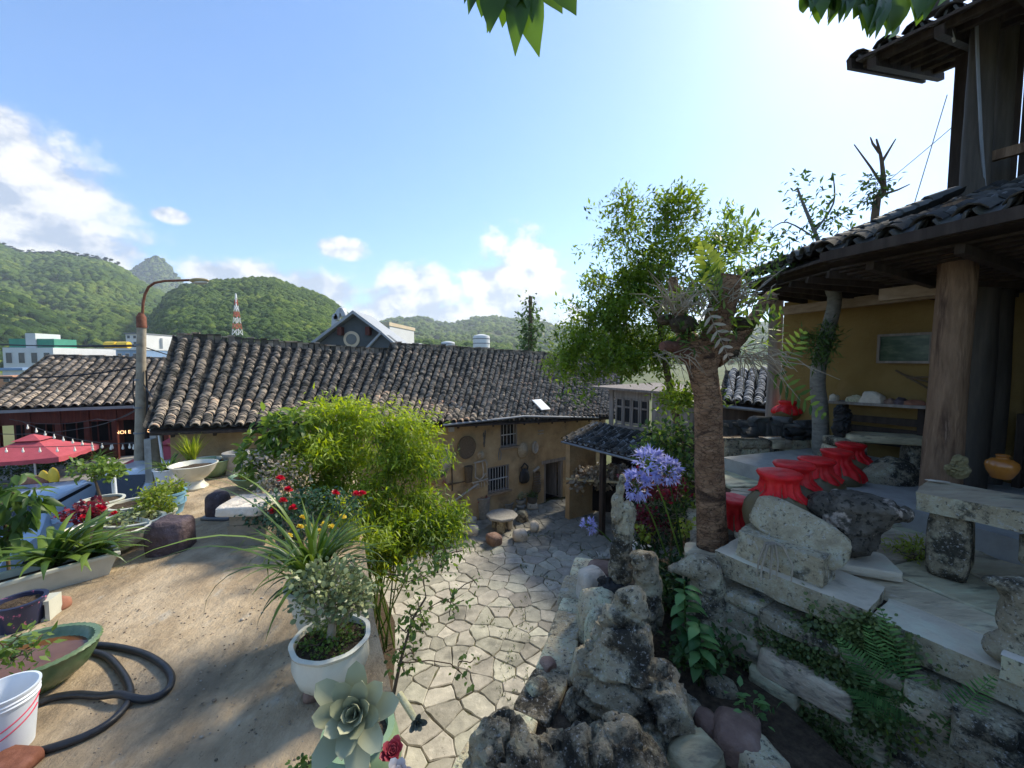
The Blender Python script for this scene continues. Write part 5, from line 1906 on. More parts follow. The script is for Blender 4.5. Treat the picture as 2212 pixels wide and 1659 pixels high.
# verge board with tile ends on the left edge
MB().bar(Uc + GU * .06 - Vector((0, 0, .10)), Uc + upU + GU * .06 - Vector((0, 0, .10)), .04, .1).build('verge_board', M_DARKWOOD, rfU)
up_base = at(2103, 420, 4.4)
up_b = Vector((up_base.x, up_base.y, CZ + .9))
log_pillar(up_b, (up_b.x, up_b.y, CZ + 4.15), .115, .10, M_SMOKEWOOD, 13, 'upper_post')
ub2 = up_b + GIU * .55 - GU * .1
log_pillar(ub2, ub2 + Vector((0, 0, 3.3)), .09, .08, M_SMOKEWOOD, 15, 'upper_post')
rnd = random.Random(9)
wU = up_b + GIU * .9 + GU * .35
s = 0
while s < 4.2:
    w = rnd.uniform(.17, .24)
    MB().box(wU - GU * (s + w / 2) + GIU * rnd.uniform(-.01, .01) + Vector((0, 0, 1.7)), (w - .01, .04, 3.4), rzU).build('wall_board', M_DARKWOOD, gal, world=True)
    s += w
MB().bar(up_b + GIU * .12 - GU * .1 + Vector((0, 0, 1.25)), up_b + GIU * .1 - GU * 2.6 + Vector((0, 0, 1.25)), .06, .1).build('rail', M_LOG, gal, world=True)
MB().bar(up_b + GIU * .0 + GU * .5 + Vector((0, 0, 3.05)), up_b + GIU * .0 - GU * 2.6 + Vector((0, 0, 3.05)), .12, .16).build('beam', M_SMOKEWOOD, gal, world=True)

# ------------------------------------------------------------------ stone edging, walls and stones of the right-hand terrace
def slab_between(name, a, b, width, th, z, mat, side, seed, label=None, cat=None, parent=None, ext=0.0, n=14):
    """a long rough slab whose top edge runs a->b, laid back by width"""
    a, b = Vector((a[0], a[1], 0)), Vector((b[0], b[1], 0))
    d = (b - a).normalized()
    nn = Vector((-d.y, d.x, 0))
    if nn.dot(Vector((1, .5, 0))) < 0: nn = -nn
    ln = (b - a).length
    nx, ny, nz = n, 5, 4
    V0 = []
    F = []
    g = bmesh.new()
    bmesh.ops.create_cube(g, size=1)
    bmesh.ops.subdivide_edges(g, edges=g.edges[:], cuts=7, use_grid_fill=True)
    V = np.array([v.co[:] for v in g.verts])
    F = [[v.index for v in f.verts] for f in g.faces]
    g.free()
    W = V * np.array([ln, width, th])
    d1 = fbm(W * 3.1 + seed, seed, 4) * .05 + fbm(W * 11 + seed, seed + 2, 2) * .014
    W = W + unit(V) * d1[:, None] * np.array([1, 1, .35])
    top = V[:, 2] > .49
    W[top, 2] = th / 2 + .012 * fbm(W[top] * 5 + seed, seed + 4, 3)
    c = (a + b) / 2 + nn * (width / 2)
    Wd = np.array([(c + d * w[0] + nn * w[1] + Vector((0, 0, z - th / 2 + w[2])))[:] for w in W])
    me = np_mesh(name, Wd, F, smooth=True)
    me.set_sharp_from_angle(angle=R(35))
    me.materials.append(mat)
    me.materials.append(side)
    nrm = np.empty(len(me.polygons) * 3, dtype=np.float32)
    me.polygons.foreach_get('normal', nrm)
    me.polygons.foreach_set('material_index', (nrm.reshape(-1, 3)[:, 2] < .6).astype(np.int32))
    o = obj(name, me, None, parent, True)
    if label: tag(o, label, cat)
    return o


fw = thing('dry_stone_wall', 'rough dry stone retaining wall with ferns growing from its joints', 'stone wall', (2.0, 2.5, 0))
c0, c1, c2 = (1.66, 3.14), (2.50, 1.90), (3.35, .62)
wall_stones(fw, c0, c1, .6, RZ - .18, .15, .36, .42, [M_DARKROCK, M_DARKROCK, M_LICHEN, M_SLATE], 5, normal=(-.83, -.56, 0))
wall_stones(fw, c1, c2, .6, RZ - .18, .15, .36, .42, [M_DARKROCK, M_DARKROCK, M_LICHEN, M_SLATE], 6, normal=(-.83, -.56, 0))
wall_stones(fw, (1.66, 3.20), (2.05, 4.2), 2.4, RZ - .06, .14, .3, .34, [M_LIME, M_DARKROCK, M_SLATE], 8, normal=(-.93, .36, 0))
slab_between('coping_slab', (1.57, 3.02), (2.10, 2.28), .42, .17, RZ + .07, M_SLAB, M_SLABSIDE, 3, parent=fw)
slab_between('coping_slab', (2.14, 2.30), (3.0, .98), .40, .16, RZ + .02, M_SLAB, M_SLABSIDE, 4, parent=fw)

# leaning lichened slab and its block at the corner
zp = RZ + .07
slab_between('stone_block', (1.70, 2.95), (2.01, 2.50), .22, .19, zp + .19, M_LICHEN, M_LICHEN, 7, 'lichened stone block with bare roots lying on the coping at the corner', 'stone')
p = at(1680, 1120, 2.95)
me = rock_mesh('leaning_slab', (.62, .13, .30), 17, sub=4, amp=.10, freq=2.2, box=.5, flat=2, sharp=R(40))
put('leaning_slab', me, M_SLABSIDE, (1.98, 2.80, zp + .13), rot=(R(-24), R(17), math.atan2(-.42, .30)), label='grey lichened slab tilted against the first red-capped jar', cat='stone')
mb = MB()
rnd = random.Random(8)
q = Vector((1.81, 2.70, zp + .21))
for k in range(6):
    e = q + Vector((rnd.uniform(-.12, .10), rnd.uniform(-.10, .02), 0))
    mb.tube([q, (q + e) / 2 + Vector((-.03, -.03, .01)), e + Vector((-.04, -.04, -.10)), e + Vector((-.06, -.06, -.2))], [.012, .010, .007, .004], 6)
tag(mb.build('bare_root', M_DRYTWIG, None, smooth=True), 'pale bare roots gripping the lichened block', 'root')
# rock planter on a pale plinth
pl = onz(1860, 1235, RZ + .05)
put('stone_plinth', rock_mesh('stone_plinth', (.50, .34, .07), 3, sub=3, amp=.03, box=.18, flat=2, sharp=R(40)), M_SLAB, (pl.x + .02, pl.y + .12, RZ + .035), rz=R(-22), label='flat pale cut plinth under the dark rock planter', cat='plinth')
put('rock_planter', ME_ROCK_TROUGH, pm('black_eroded_rock', [(0.2, (.04, .034, .027)), (0.5, (.11, .095, .075)), (0.8, (.25, .22, .18))], scale=7, detail=11, rough=.95, bump=1, bscale=26, bdist=.04, spec=.08, patches=[((.52, .42, .34), 6, .56, .64, .85), ((.02, .018, .014), 24, .54, .62, .8)]),
    (pl.x, pl.y + .13, RZ + .10), rz=R(-25), scale=(1.05, .9, 1.12), label='dark eroded rock flaring to a flat rim, on the pale plinth', cat='rock')
# fin shaped stone on the edge at the right
pf = onz(2190, 1350, RZ + .05)
put('fin_stone', ME_ROCK_FIN, M_DARKROCK, (2.52, 1.92, RZ + .0), rz=R(-25), scale=.88, label='smooth grey stone with a beak-like horn standing on the coping', cat='stone')
slab_between('stone_block', (2.36, 1.86), (2.75, 1.30), .26, .12, RZ + .12, M_WHITEROCK, M_LIME, 9, 'pale rough block under the horned stone', 'stone')
# stone table with ornaments
tb = thing('stone_bench', 'thick slate bench slab with lichened edge on stone feet', 'bench', (3.4, 2.9, RZ))
e0, e1 = onz(1975, 1062, RZ + .62), onz(2300, 1125, RZ + .62)
slab_between('bench_slab', e0, e1, .52, .13, RZ + .62, M_SLATE, M_SLABSIDE, 12, parent=tb)
dd = (e1 - e0).normalized()
nn = Vector((-dd.y, dd.x, 0))
for s in (.16, .95):
    c = e0 + dd * s + nn * .24
    o = obj('bench_foot', rock_mesh('bench_foot', (.22, .36, .52), int(40 + s * 10), sub=3, amp=.14, box=.4, flat=2, sharp=R(40)), M_DARKROCK, tb, True)
    o.matrix_basis = Matrix.Translation((c.x, c.y, RZ)) @ Matrix.Rotation(math.atan2(dd.y, dd.x), 4, 'Z')
o = obj('under_slab', rock_mesh('under_slab', (1.0, .34, .16), 45, sub=3, amp=.1, box=.3, flat=2, sharp=R(40)), M_SLABSIDE, tb, True)
c = e0 + dd * .95 + nn * .22
o.matrix_basis = Matrix.Translation((c.x, c.y, RZ + .26)) @ Matrix.Rotation(math.atan2(dd.y, dd.x), 4, 'Z')
kb = onz(2080, 1036, RZ + .62)
put('knobbly_stone', ME_ROCK_KNOB, pm('ochre_rock', [(0.2, (.10, .08, .035)), (0.5, (.20, .165, .08)), (0.8, (.30, .26, .15))], scale=18, rough=.95, bump=1, bscale=50, bdist=.01), (kb.x, kb.y + .04, RZ + .615), scale=.95, label='knobbly ochre stone sitting on the slate bench slab', cat='stone')
ja = onz(2183, 1037, RZ + .62)
mb = MB().lathe([(.052, 0), (.06, .01), (.085, .06), (.094, .10), (.088, .13), (.055, .155), (.036, .16), (.034, .175), (.042, .182), (.040, .186), (.028, .18), (.03, .14)], 28, cap=False)
mb.add([(.052 * math.cos(a * .2244), .052 * math.sin(a * .2244), .0) for a in range(28)], [tuple(reversed(range(28)))])
put('amber_jar', mb.mesh('amber_jar', True, R(60)), M_AMBER, (ja.x, ja.y + .06, RZ + .617), label='small glossy amber glazed jar on the slate bench slab', cat='jar')
put('paper_scrap', rock_mesh('paper_scrap', (.14, .05, .008), 77, sub=2, amp=.1, flat=2), M_WHITEROCK, onz(2025, 1040, RZ + .635), rz=-.5, label='white scrap lying on the slab beside the ochre stone', cat='scrap')


# red capped jars
def jar_mesh(h, r, seed):
    prof = [(.42, 0), (.46, .02), (.72, .16), (.95, .36), (1.0, .48), (.95, .60), (.78, .70), (.58, .77), (.48, .81), (.47, .97), (.55, 1.0)]
    return MB().lathe([(a * r, b * h) for a, b in prof], 40).mesh('body', True, R(50))


def cloth_mesh(h, r, seed, skirt=.34):
    """cloth tied over the mouth, its skirt hanging in folds with corners"""
    g = random.Random(seed)
    n = 72
    vs, fs = [], []
    rn = .56 * r
    rows = [(0.02, h + .018), (rn * .9, h + .020), (rn * 1.10, h + .014), (rn * 1.15, h + .0), (rn * 1.06, h - .022)]
    ph = g.uniform(0, 6.28)
    for (rr, z) in rows:
        for j in range(n):
            a = 2 * math.pi * j / n
            vs.append((rr * math.cos(a), rr * math.sin(a), z + .003 * math.sin(3 * a + ph)))
    k = 8
    for i in range(1, k + 1):
        t = i / k
        for j in range(n):
            a = 2 * math.pi * j / n
            corner = abs(math.cos(2 * (a + ph)))
            corner = corner ** 1.5
            L = skirt * (.70 + .34 * corner)
            fold = .016 * t ** .7 * math.sin(13 * a + 2 * math.sin(3 * a + ph)) + .009 * t * math.sin(29 * a + ph)
            z = h - .022 - L * t * .86
            zz = max(0.0, min(1.0, (h - z) / h))
            body = r * float(np.interp(1 - zz, [0, .36, .48, .60, .70, .77, .81, .97, 1.0], [.42, .95, 1.0, .95, .78, .58, .48, .47, .55]))
            rr = max(rn * (.98 - .10 * math.sin(math.pi * min(1, t * 1.3))), body + .008 + .006 * t) + fold
            vs.append((rr * math.cos(a), rr * math.sin(a), z))
    m = len(rows) + k
    for i in range(m - 1):
        for j in range(n):
            fs.append((i * n + j, i * n + (j + 1) % n, (i + 1) * n + (j + 1) % n, (i + 1) * n + j))
    fs.append(tuple(range(n)))
    return MB().add(vs, fs).mesh('cap', True, R(75))


JARS = [((1684, 1022), 3.12, .66, .25, 'big olive jar with red cloth cap behind the tilted lichened slab'), ((1715, 1003), 3.50, .66, .25, 'second red-capped olive jar from the tilted lichened slab'),
        ((1764, 993), 3.95, .66, .25, 'middle red-capped olive jar of the row of five'), ((1808, 975), 4.35, .70, .235, 'red-capped olive jar with long gathered skirt, fourth along the row'), ((1838, 960), 4.75, .70, .235, 'last red-capped jar of the row beside the dark boulder')]
for i, ((px, py), D, h, r, lab) in enumerate(JARS):
    p = at(px, py, D)
    hh = p.z - RZ - .01
    t = thing('wine_jar', lab, 'jar', (p.x, p.y, RZ + .005), 0, 'red-capped jars on the terrace')
    obj('body', jar_mesh(hh, r, i), M_JAR, t)
    obj('cap', cloth_mesh(hh, r, 20 + i, .19 if i != 3 else .30), M_RED, t)
p = at(1582, 1078, 3.6)
t = thing('wine_jar', 'pale jar with pinkish red cap half hidden behind the tree trunk', 'jar', (p.x, p.y, BZ), 0)
hh = p.z - BZ
obj('body', jar_mesh(hh, .24, 9), M_JAR, t)
obj('cap', cloth_mesh(hh, .24, 29, .25), M_RED, t)
p = at(1703, 868, 6.6)
t = thing('wine_jar', 'small cracked jar with short red cap at the end of the mustard wall', 'jar', (p.x, p.y, CZ - 1.0), 0)
hh = p.z - (CZ - 1.0)
obj('body', jar_mesh(hh, .22, 10), M_JAR, t)
obj('cap', cloth_mesh(hh, .22, 30, .2), M_RED, t)

# back dry wall with stacked spare tiles
bw = thing('low_stone_wall', 'low dark dry stone wall with spare roof tiles stacked on top', 'stone wall', (3.4, 6.2, RZ - .4))
a, b = at(1560, 1000, 6.1), at(1775, 1000, 6.1)
wall_stones(bw, (a.x, a.y), (b.x, b.y), RZ - .75, CZ - 1.22, .13, .26, .3, [M_DARKROCK, M_SLATE, M_LIME], 15, normal=(0, -1, 0))
rnd = random.Random(12)
TT = tile_template(.10, .24, .016)
tm = np_mesh('spare_tile', TT[0], TT[1])
tm.materials.append(MATS['dark_grey_tile'])
x = a.x
while x < b.x - .05:
    kind = rnd.random()
    for k in range(rnd.randint(2, 4)):
        o = obj('spare_tile', tm, None, bw)
        if kind < .6:
            M = Matrix.Translation((x + rnd.uniform(-.02, .02) + k * .035, a.y + .05, CZ - 1.2 + .02)) @ Matrix.Rotation(R(80) + rnd.uniform(-.12, .12), 4, 'X') @ Matrix.Rotation(rnd.uniform(-.2, .2), 4, 'Y')
        else:
            M = Matrix.Translation((x + .06, a.y - .05, CZ - 1.18 + k * .035)) @ Matrix.Rotation(R(90) + rnd.uniform(-.3, .3), 4, 'Z') @ Matrix.Rotation(rnd.choice((0, math.pi)), 4, 'Y')
        o.matrix_parent_inverse = bw.matrix_basis.inverted()
        o.matrix_basis = M
    x += rnd.uniform(.10, .16)
for k in range(9):
    xx = a.x + .1 + k * .15
    o = obj('spare_tile', tm, None, bw)
    o.matrix_parent_inverse = bw.matrix_basis.inverted()
    o.matrix_basis = Matrix.Translation((xx, a.y - .04, CZ - .98 + rnd.uniform(-.02, .03))) @ Matrix.Rotation(rnd.uniform(-.5, .5) + .4, 4, 'Z') @ Matrix.Rotation(rnd.choice((0, math.pi)), 4, 'Y')

# gallery furniture: picture, shelf with stones, stone bench, boulder
pw = wl0 - GI * .02
q0, q1 = onp(1903, 782, pw, GI), onp(2016, 720, pw, GI)
cx = (q0 + q1) / 2 - GI * .03
wv, hv = abs((q1 - q0).dot(G)), q1.z - q0.z
pic = thing('framed_picture', 'wide dark green landscape picture in a thin pale frame on the mustard wall', 'picture', cx)
M_PAINT = pm('painted_landscape', [(0.25, (.012, .03, .02)), (0.5, (.05, .085, .05)), (0.75, (.16, .19, .13))], scale=5, detail=6, rough=.35, bump=0, stretch=(1, 1, 3), spec=.5)
MB().box((0, 0, 0), (wv, .02, hv), rzG).build('canvas', M_PAINT, pic)
for z in (-1, 1):
    MB().box(Vector((0, 0, z * hv / 2)) - GI * .012, (wv + .05, .03, .03), rzG).build('frame_bar', M_GREYWOOD, pic)
for z in (-1, 1):
    MB().box(G * (z * (wv / 2 + .01)) - GI * .012, (.03, .032, hv - .03), rzG).build('frame_bar', M_GREYWOOD, pic)
shf0, shf1 = onp(1785, 868, pw - GI * .3, GI), onp(2060, 884, pw - GI * .3, GI)
sh = thing('wall_shelf', 'long dark plank shelf along the mustard wall', 'shelf', (shf0 + shf1) / 2)
MB().bar(shf0 + GI * .13, shf1 + GI * .13, .30, .035).build('plank', M_GREYWOOD, sh, world=True)
for z in (.22, .36, .50):
    MB().bar(shf0 + GI * .2 - Vector((0, 0, z)), shf1 + GI * .2 - Vector((0, 0, z)), .04, .09).build('slat', M_DARKWOOD, sh, world=True)
for s in (.15, 1.0, 1.8):
    c = shf0 + (shf1 - shf0).normalized() * s + GI * .16
    MB().bar(c - Vector((0, 0, .02)), Vector((c.x, c.y, RZ + .2)), .06, .06, up=G).build('leg', M_DARKWOOD, sh, world=True)
rnd = random.Random(21)
for (px, w, h, mt, lab) in ((1803, .16, .10, M_WHITEROCK, 'small pale stone at the open end of the plank shelf'), (1850, .26, .11, M_LIME, 'grey flat stone on the plank shelf beside the white jagged one'), (1885, .30, .17, M_WHITEROCK, 'white jagged stone, largest on the plank shelf'),
                            (1922, .16, .10, M_REDROCK, 'reddish stone on the plank shelf'), (1946, .18, .12, M_PURPLE, 'dark purple stone on the plank shelf'), (1978, .22, .10, M_TERRACOTTA, 'orange brown stones on the plank shelf behind the log pillar')):
    c = onp(px, 862, pw - GI * .2, GI)
    put('shelf_stone', rock_mesh('shelf_stone', (w, w * .7, h), int(px), sub=3, amp=.3, freq=1.8, box=.7, sharp=R(40)), mt, (c.x, c.y, shf0.z + .018), rz=rnd.uniform(0, 3), label=lab, cat='stone', group='stones on the plank shelf')
for k in range(3):
    a = onp(1935 + k * 12, 800 + k * 8, pw - GI * .03, GI)
    b = onp(2003 + k * 4, 838 - k * 12 if k else 838, pw - GI * .03, GI)
    tag(MB().tube([a, b], .012, 6).build('bamboo_pole', M_TWIG, None, smooth=True), 'thin brown pole leaning on the mustard wall under the picture', 'pole', 'poles under the picture')
b0, b1 = at(1868, 938, 5.0), at(1990, 944, 4.7)
sb = thing('gallery_bench', 'long grey stone seat slab on low blocks in the gallery', 'bench', ((b0.x + b1.x) / 2, b0.y, RZ))
c = (b0 + b1) / 2
o = obj('seat_slab', rock_mesh('seat_slab', (.85, .34, .10), 91, sub=3, amp=.04, box=.25, flat=2, sharp=R(40)), M_SLATE, sb, True)
o.matrix_basis = Matrix.Translation((c.x, c.y + .1, b0.z - .09)) @ Matrix.Rotation(-.35, 4, 'Z')
for s in (-.28, .28):
    o = obj('seat_block', rock_mesh('seat_block', (.16, .28, b0.z - .09 - RZ - .02), 92, sub=2, amp=.1, box=.4, flat=2), M_DARKROCK, sb, True)
    o.matrix_basis = Matrix.Translation((c.x + s * .94, c.y + .1 - s * .33, RZ + .02)) @ Matrix.Rotation(-.35, 4, 'Z')
p = at(1933, 1000, 4.35)
put('boulder', rock_mesh('boulder', (.80, .60, .46), 14, sub=4, amp=.25, freq=1.5, octv=6), M_DARKROCK, (p.x, p.y + .1, RZ), rz=.4, label='rounded dark boulder with pale top beside the last red-capped jar', cat='boulder')
p = at(1815, 960, 5.1)
put('black_figure_stone', ME_ROCK_HEAD, plain('black_rock', (.012, .012, .012), rough=.7, bump=.6, scale=12), (p.x, p.y, CZ - 1.02), rz=.5, scale=.74, label='small black stone standing on a stacked stone pedestal', cat='stone')
pd = thing('stone_pedestal', 'low pedestal of stacked flat stones under the black stone', 'pedestal', (p.x, p.y, RZ))
zz = RZ
for k in range(5):
    h = (CZ - 1.0 - RZ) / 5
    o = obj('pedestal_stone', rock_mesh('pedestal_stone', (.40 - .02 * k, .34, h * 1.1), 200 + k, sub=2, amp=.12, box=.4, flat=2, sharp=R(40)), M_SLATE if k % 2 else M_DARKROCK, pd)
    o.location = (rnd.uniform(-.02, .02), 0, h * k)
    o.rotation_euler = (0, 0, rnd.uniform(-.3, .3))
# hanging bell lamp and small bulbs below the ceiling
p = at(1923, 560, 4.2)
mb = MB().lathe([(.075, 0), (.072, .02), (.06, .10), (.045, .15), (.012, .17), (.012, .22)], 16, cap=False)
mb.tube([(0, 0, .2), (0, 0, .55)], .004, 5)
put('hanging_bell', mb.mesh('hanging_bell', True, R(50)), M_GREYWOOD, (p.x, p.y, p.z - .1), label='small grey bell hanging below the gallery ceiling', cat='bell')
# cable beside the upper post and the thin wires across the sky
wire('power_cable', [at(2056, -10, 4.2), at(2052, 60, 4.2), at(2062, 90, 4.25)], .012, .0, 'pale cable end drooping from the upper eave', group='cables on the upper storey', mat=M_WHITEIRON)
wire('power_cable', [at(2108, 0, 4.2), at(2113, 150, 4.25), at(2120, 300, 4.28), at(2128, 410, 4.3)], .014, .0, 'grey cable running down beside the upper post', group='cables on the upper storey', mat=M_IRON)
wire('garland_wire', [at(2046, 205, 6.5), at(1975, 440, 6.0)], .006, .0, 'thin steep wire with small clips hanging from the upper roof edge', 'wire', 'thin wires against the sky', M_TWIG)
wire('garland_wire', [at(2068, 265, 6.5), at(1850, 445, 7.5), at(1640, 560, 8.5)], .006, .02, 'thin slanting wire with small clips running down past the bare tree', 'wire', 'thin wires against the sky', M_TWIG)

# ------------------------------------------------------------------ stones along the planting bed
p = onz(1215, 1640, BZ)
put('hollowed_rock', ME_ROCK_FRONT, M_DARKROCK, (.30, 1.90, BZ - .26), rz=R(8), scale=(.98, .9, 1.0), label='broad hollowed grey rock with dark pits at the front of the planting bed', cat='rock')
put('eroded_rock', ME_ROCK_BIG, M_DARKROCK, (.70, 2.38, BZ - .50), rz=R(-20), scale=(.98, .85, .94), label='tall eroded dark rock rising behind the hollowed rock', cat='rock')
put('standing_stone', ME_ROCK_TALL, M_DARKROCK, (.93, 3.32, CZ - 1.98), rz=R(-6), scale=(.68, .68, .95), label='slender grey standing stone with a hole, balanced on dark porous rock', cat='rock')
put('dark_porous_rock', ME_ROCK_DARKCUP, plain('black_pumice', (.03, .028, .025), rough=.95, bump=1.0, scale=14, var=.5), (.90, 3.28, CZ - 2.10), scale=1.0, label='black porous rock under the slender standing stone', cat='rock')
put('slim_rock', ME_ROCK_SLIM, M_DARKROCK, (1.02, 2.95, CZ - 2.12), rz=.5, scale=1.05, label='twisted grey rock leaning beside the standing stone', cat='rock')
put('hooked_stone', ME_ROCK_HOOK, M_DARKROCK, (1.46, 2.98, CZ - 2.24), rz=R(-10), scale=1.25, label='smooth grey hooked stone in front of the reddish tree trunk', cat='stone')
rnd = random.Random(31)
k = 0
for (px, py, D, s, mt, lab) in ((1290, 1320, 3.15, (.34, .30, .42), M_LIME, 'pale weathered block under the black porous rock'), (1278, 1255, 3.6, (.30, .28, .34), M_WHITEROCK, 'white stone block at the edge of the courtyard'),
                                (1300, 1230, 3.85, (.26, .3, .16), M_REDROCK, 'brown flaky stone on top of the white edge blocks'), (1385, 1180, 4.3, (.3, .24, .12), M_WHITEROCK, 'flat yellowish stone lying among the bed plants'),
                                (1160, 1500, 2.55, (.16, .14, .26), M_LIME, 'small upright pale stone behind the hollowed rock'), (1185, 1440, 2.75, (.12, .12, .14), M_REDROCK, 'small brown stone on the courtyard edge'),
                                (1310, 1360, 2.9, (.30, .26, .4), M_LIME, 'grey streaked rock between the eroded rock and the courtyard')):
    p = at(px, py, D)
    put('edge_stone', rock_mesh('edge_stone', s, 60 + k, sub=3, amp=.2, freq=1.6, box=.5, sharp=R(40)), mt, (p.x, p.y, min(p.z - s[2] * .6, BZ + .1)), rz=rnd.uniform(0, 3), label=lab, cat='stone', group='stones along the bed edge')
    k += 1
# retaining stones under the bed edge
ew = thing('bed_wall', 'white and grey stones retaining the planting bed above the courtyard', 'stone wall', (.5, 3.4, 0))
for (a, b, sd) in (((-.24, 1.95), (.27, 2.72), 3), ((.27, 2.72), (.58, 3.55), 4), ((.58, 3.55), (.80, 4.3), 5)):
    wall_stones(ew, (a[0] + .03, a[1]), (b[0] + .03, b[1]), 1.2, BZ + .05, .22, .32, .3, [M_LIME, M_LIME, M_DARKROCK, M_LICHEN], sd, normal=(-.94, .34, 0))
# rubble at the foot of the dry wall
rnd = random.Random(41)
for k, (px, py, s, mt, lab) in enumerate(((1590, 1600, .34, M_REDROCK, 'reddish flat stone among the rubble at the wall foot'), (1470, 1590, .24, M_LIME, 'grey stone in the rubble right of the eroded rock'), (1500, 1640, .3, M_SLATE, 'dark slaty stone in the rubble'), (1555, 1480, .22, M_DARKROCK, 'dark stone wedged at the corner of the dry wall'),
                                      (1640, 1650, .3, M_LIME, 'pale stone at the foot of the dry wall'), (1480, 1520, .2, M_LICHEN, 'lichened stone beside the eroded rock'), (1530, 1560, .2, M_REDROCK, 'small brown stone in the rubble'))):
    p = onz(px, py, BZ + .03)
    put('rubble_stone', rock_mesh('rubble_stone', (s, s * .8, s * .5), 300 + k, sub=3, amp=.22, freq=1.6, box=.55, sharp=R(40)), mt, (p.x, p.y, BZ - .03), rz=rnd.uniform(0, 3), label=lab, cat='stone', group='rubble in the bed')

# ------------------------------------------------------------------ courtyard: stone table, stools, pots, tools on the wall
RZ1 = math.atan2(E1.y, E1.x)
Z3 = lambda x, y: (864 + x / 4, 778 + y / 4)
c = onz(*Z3(880, 1480), .03)
tb = thing('stone_table', 'round stone table with a thick flat top on three carved feet in the courtyard', 'table', (c.x, c.y + .1, .03))
mb = MB().lathe([(.40, .40), (.47, .42), (.50, .47), (.48, .505), (.1, .51), (.01, .51)], 8)
mb.build('table_top', M_STONEPOT, tb, smooth=True, angle=R(25))
for k in range(3):
    a = 2 * math.pi * k / 3 + .4
    o = obj('table_foot', rock_mesh('table_foot', (.16, .24, .42), 70 + k, sub=3, amp=.12, box=.5, flat=2, sharp=R(40)), M_WHITEROCK if k == 0 else M_DARKROCK, tb)
    o.location = (.25 * math.cos(a), .25 * math.sin(a), 0)
    o.rotation_euler = (0, 0, a)
obj('table_core', rock_mesh('table_core', (.26, .26, .42), 75, sub=2, amp=.1, box=.6, flat=2), M_DARKROCK, tb)
for k, (x, y, w, h, mt, lab) in enumerate(((615, 1515, 130, 85, M_WHITEROCK, 'white rough stone stool beside the bamboo'), (610, 1420, 100, 60, M_WHITEROCK, 'flat pale stone stool between the table and the tall stone tub'), (810, 1600, 145, 95, M_REDROCK, 'brown squared stone stool in front of the stone table'),
                                           (1038, 1565, 140, 90, M_WHITEROCK, 'white blocky stone stool with dark base beside the table'), (1165, 1485, 98, 95, M_WHITEROCK, 'pale rounded boulder stool, furthest out from the table'), (1058, 1400, 105, 100, M_DARKROCK, 'dark rounded boulder stool behind the table near the pots'))):
    p = onz(*Z3(x, y), .03)
    s = w / 4 * .4629 / 400 * p.y
    hh = h / 4 * .4629 / 400 * p.y * .95
    put('stone_stool', rock_mesh('stone_stool', (s, s * .85, hh), 80 + k, sub=3, amp=.15, freq=1.5, box=.55 if k != 4 else .85, sharp=R(42), flat=.7), mt, (p.x, p.y + s * .3, .02), rz=k * 1.1, label=lab, cat='stool', group='stone stools round the table')


def pot(name, prof, mat, loc, label, cat='pot', group=None, n=28, sx=1.0, sy=1.0, lobe=0.0, nl=0, rz=0.0, soil=None, soil_mat=None, tilt=None, smooth_a=R(50)):
    """prof runs up the outside, over the rim and down the inside"""
    t = thing(name, label, cat, loc, rz, group)
    if tilt: t.rotation_euler = tilt
    mb = MB().lathe(prof, n, sx=sx, sy=sy, lobe=lobe, nl=nl, cap=False)
    k = len(prof)
    mb.f.append(tuple(reversed(range(n))))
    mb.f.append(tuple((k - 1) * n + j for j in range(n)))
    mb.mi += [0, 0]
    mb.build('body', mat, t, smooth=True, angle=smooth_a)
    if soil:
        r, z = soil
        m2 = MB()
        vs = [(0, 0, z + .015)]
        g = random.Random(int(r * 1000))
        for q in (.5, 1.0):
            for j in range(20):
                a = 2 * math.pi * j / 20
                vs.append((r * q * math.cos(a) * sx, r * q * math.sin(a) * sy, z + g.uniform(-.008, .012)))
        fs = [(0, 1 + j, 1 + (j + 1) % 20) for j in range(20)] + [(1 + j, 21 + j, 21 + (j + 1) % 20, 1 + (j + 1) % 20) for j in range(20)]
        m2.add(vs, fs)
        m2.build('soil', soil_mat or M_SOIL, t, smooth=True)
    return t


def tub(r0, r1, h, th=.03, rim=.0, depth=None):
    depth = depth if depth is not None else h * .35
    return [(r0, 0), (r0 + (r1 - r0) * .5, h * .5), (r1, h * .93), (r1 + rim, h * .95), (r1 + rim, h), (r1 - th, h), (r1 - th - .005, h - depth)]


GP = 'stone pots at the foot of the mud wall'
def zpot(x, y, wpx, hpx, D_off=0.0):
    p = onz(*Z3(x, y), .03)
    k = .4629 / 400 * p.y / 4
    return p + Vector((0, wpx * k * .4, 0)), wpx * k, hpx * k
p, w, h = zpot(710, 1380, 140, 190)
pot('stone_tub', tub(w * .40, w * .48, h, .05, .02), M_STONEPOT, p, 'tall grey stone tub with reddish plants by the lower window', group=GP, soil=(w * .40, h * .86))
p, w, h = zpot(582, 1372, 125, 62)
pot('stone_bowl', tub(w * .40, w * .48, h, .05, .02), M_STONEPOT, p, 'squat grey stone bowl with a small plant beside the tall tub', group=GP, soil=(w * .38, h * .8))
p, w, h = zpot(932, 1315, 100, 72)
pot('stone_bowl', tub(w * .36, w * .48, h, .05, .02), M_STONEPOT, p, 'grey stone mortar bowl under the lower window', group=GP, soil=(w * .38, h * .7))
p, w, h = zpot(1045, 1300, 92, 90)
pot('stone_bowl', [(w * .3, 0), (w * .5, h * .18), (w * .5, h * .40), (w * .34, h * .52), (w * .50, h * .72), (w * .50, h), (w * .38, h), (w * .36, h * .8)], M_STONEPOT, p, 'two-tiered grey stone bowl with a pot of cactus on it', group=GP, soil=(w * .36, h * .85))
p, w, h = zpot(1145, 1292, 98, 60)
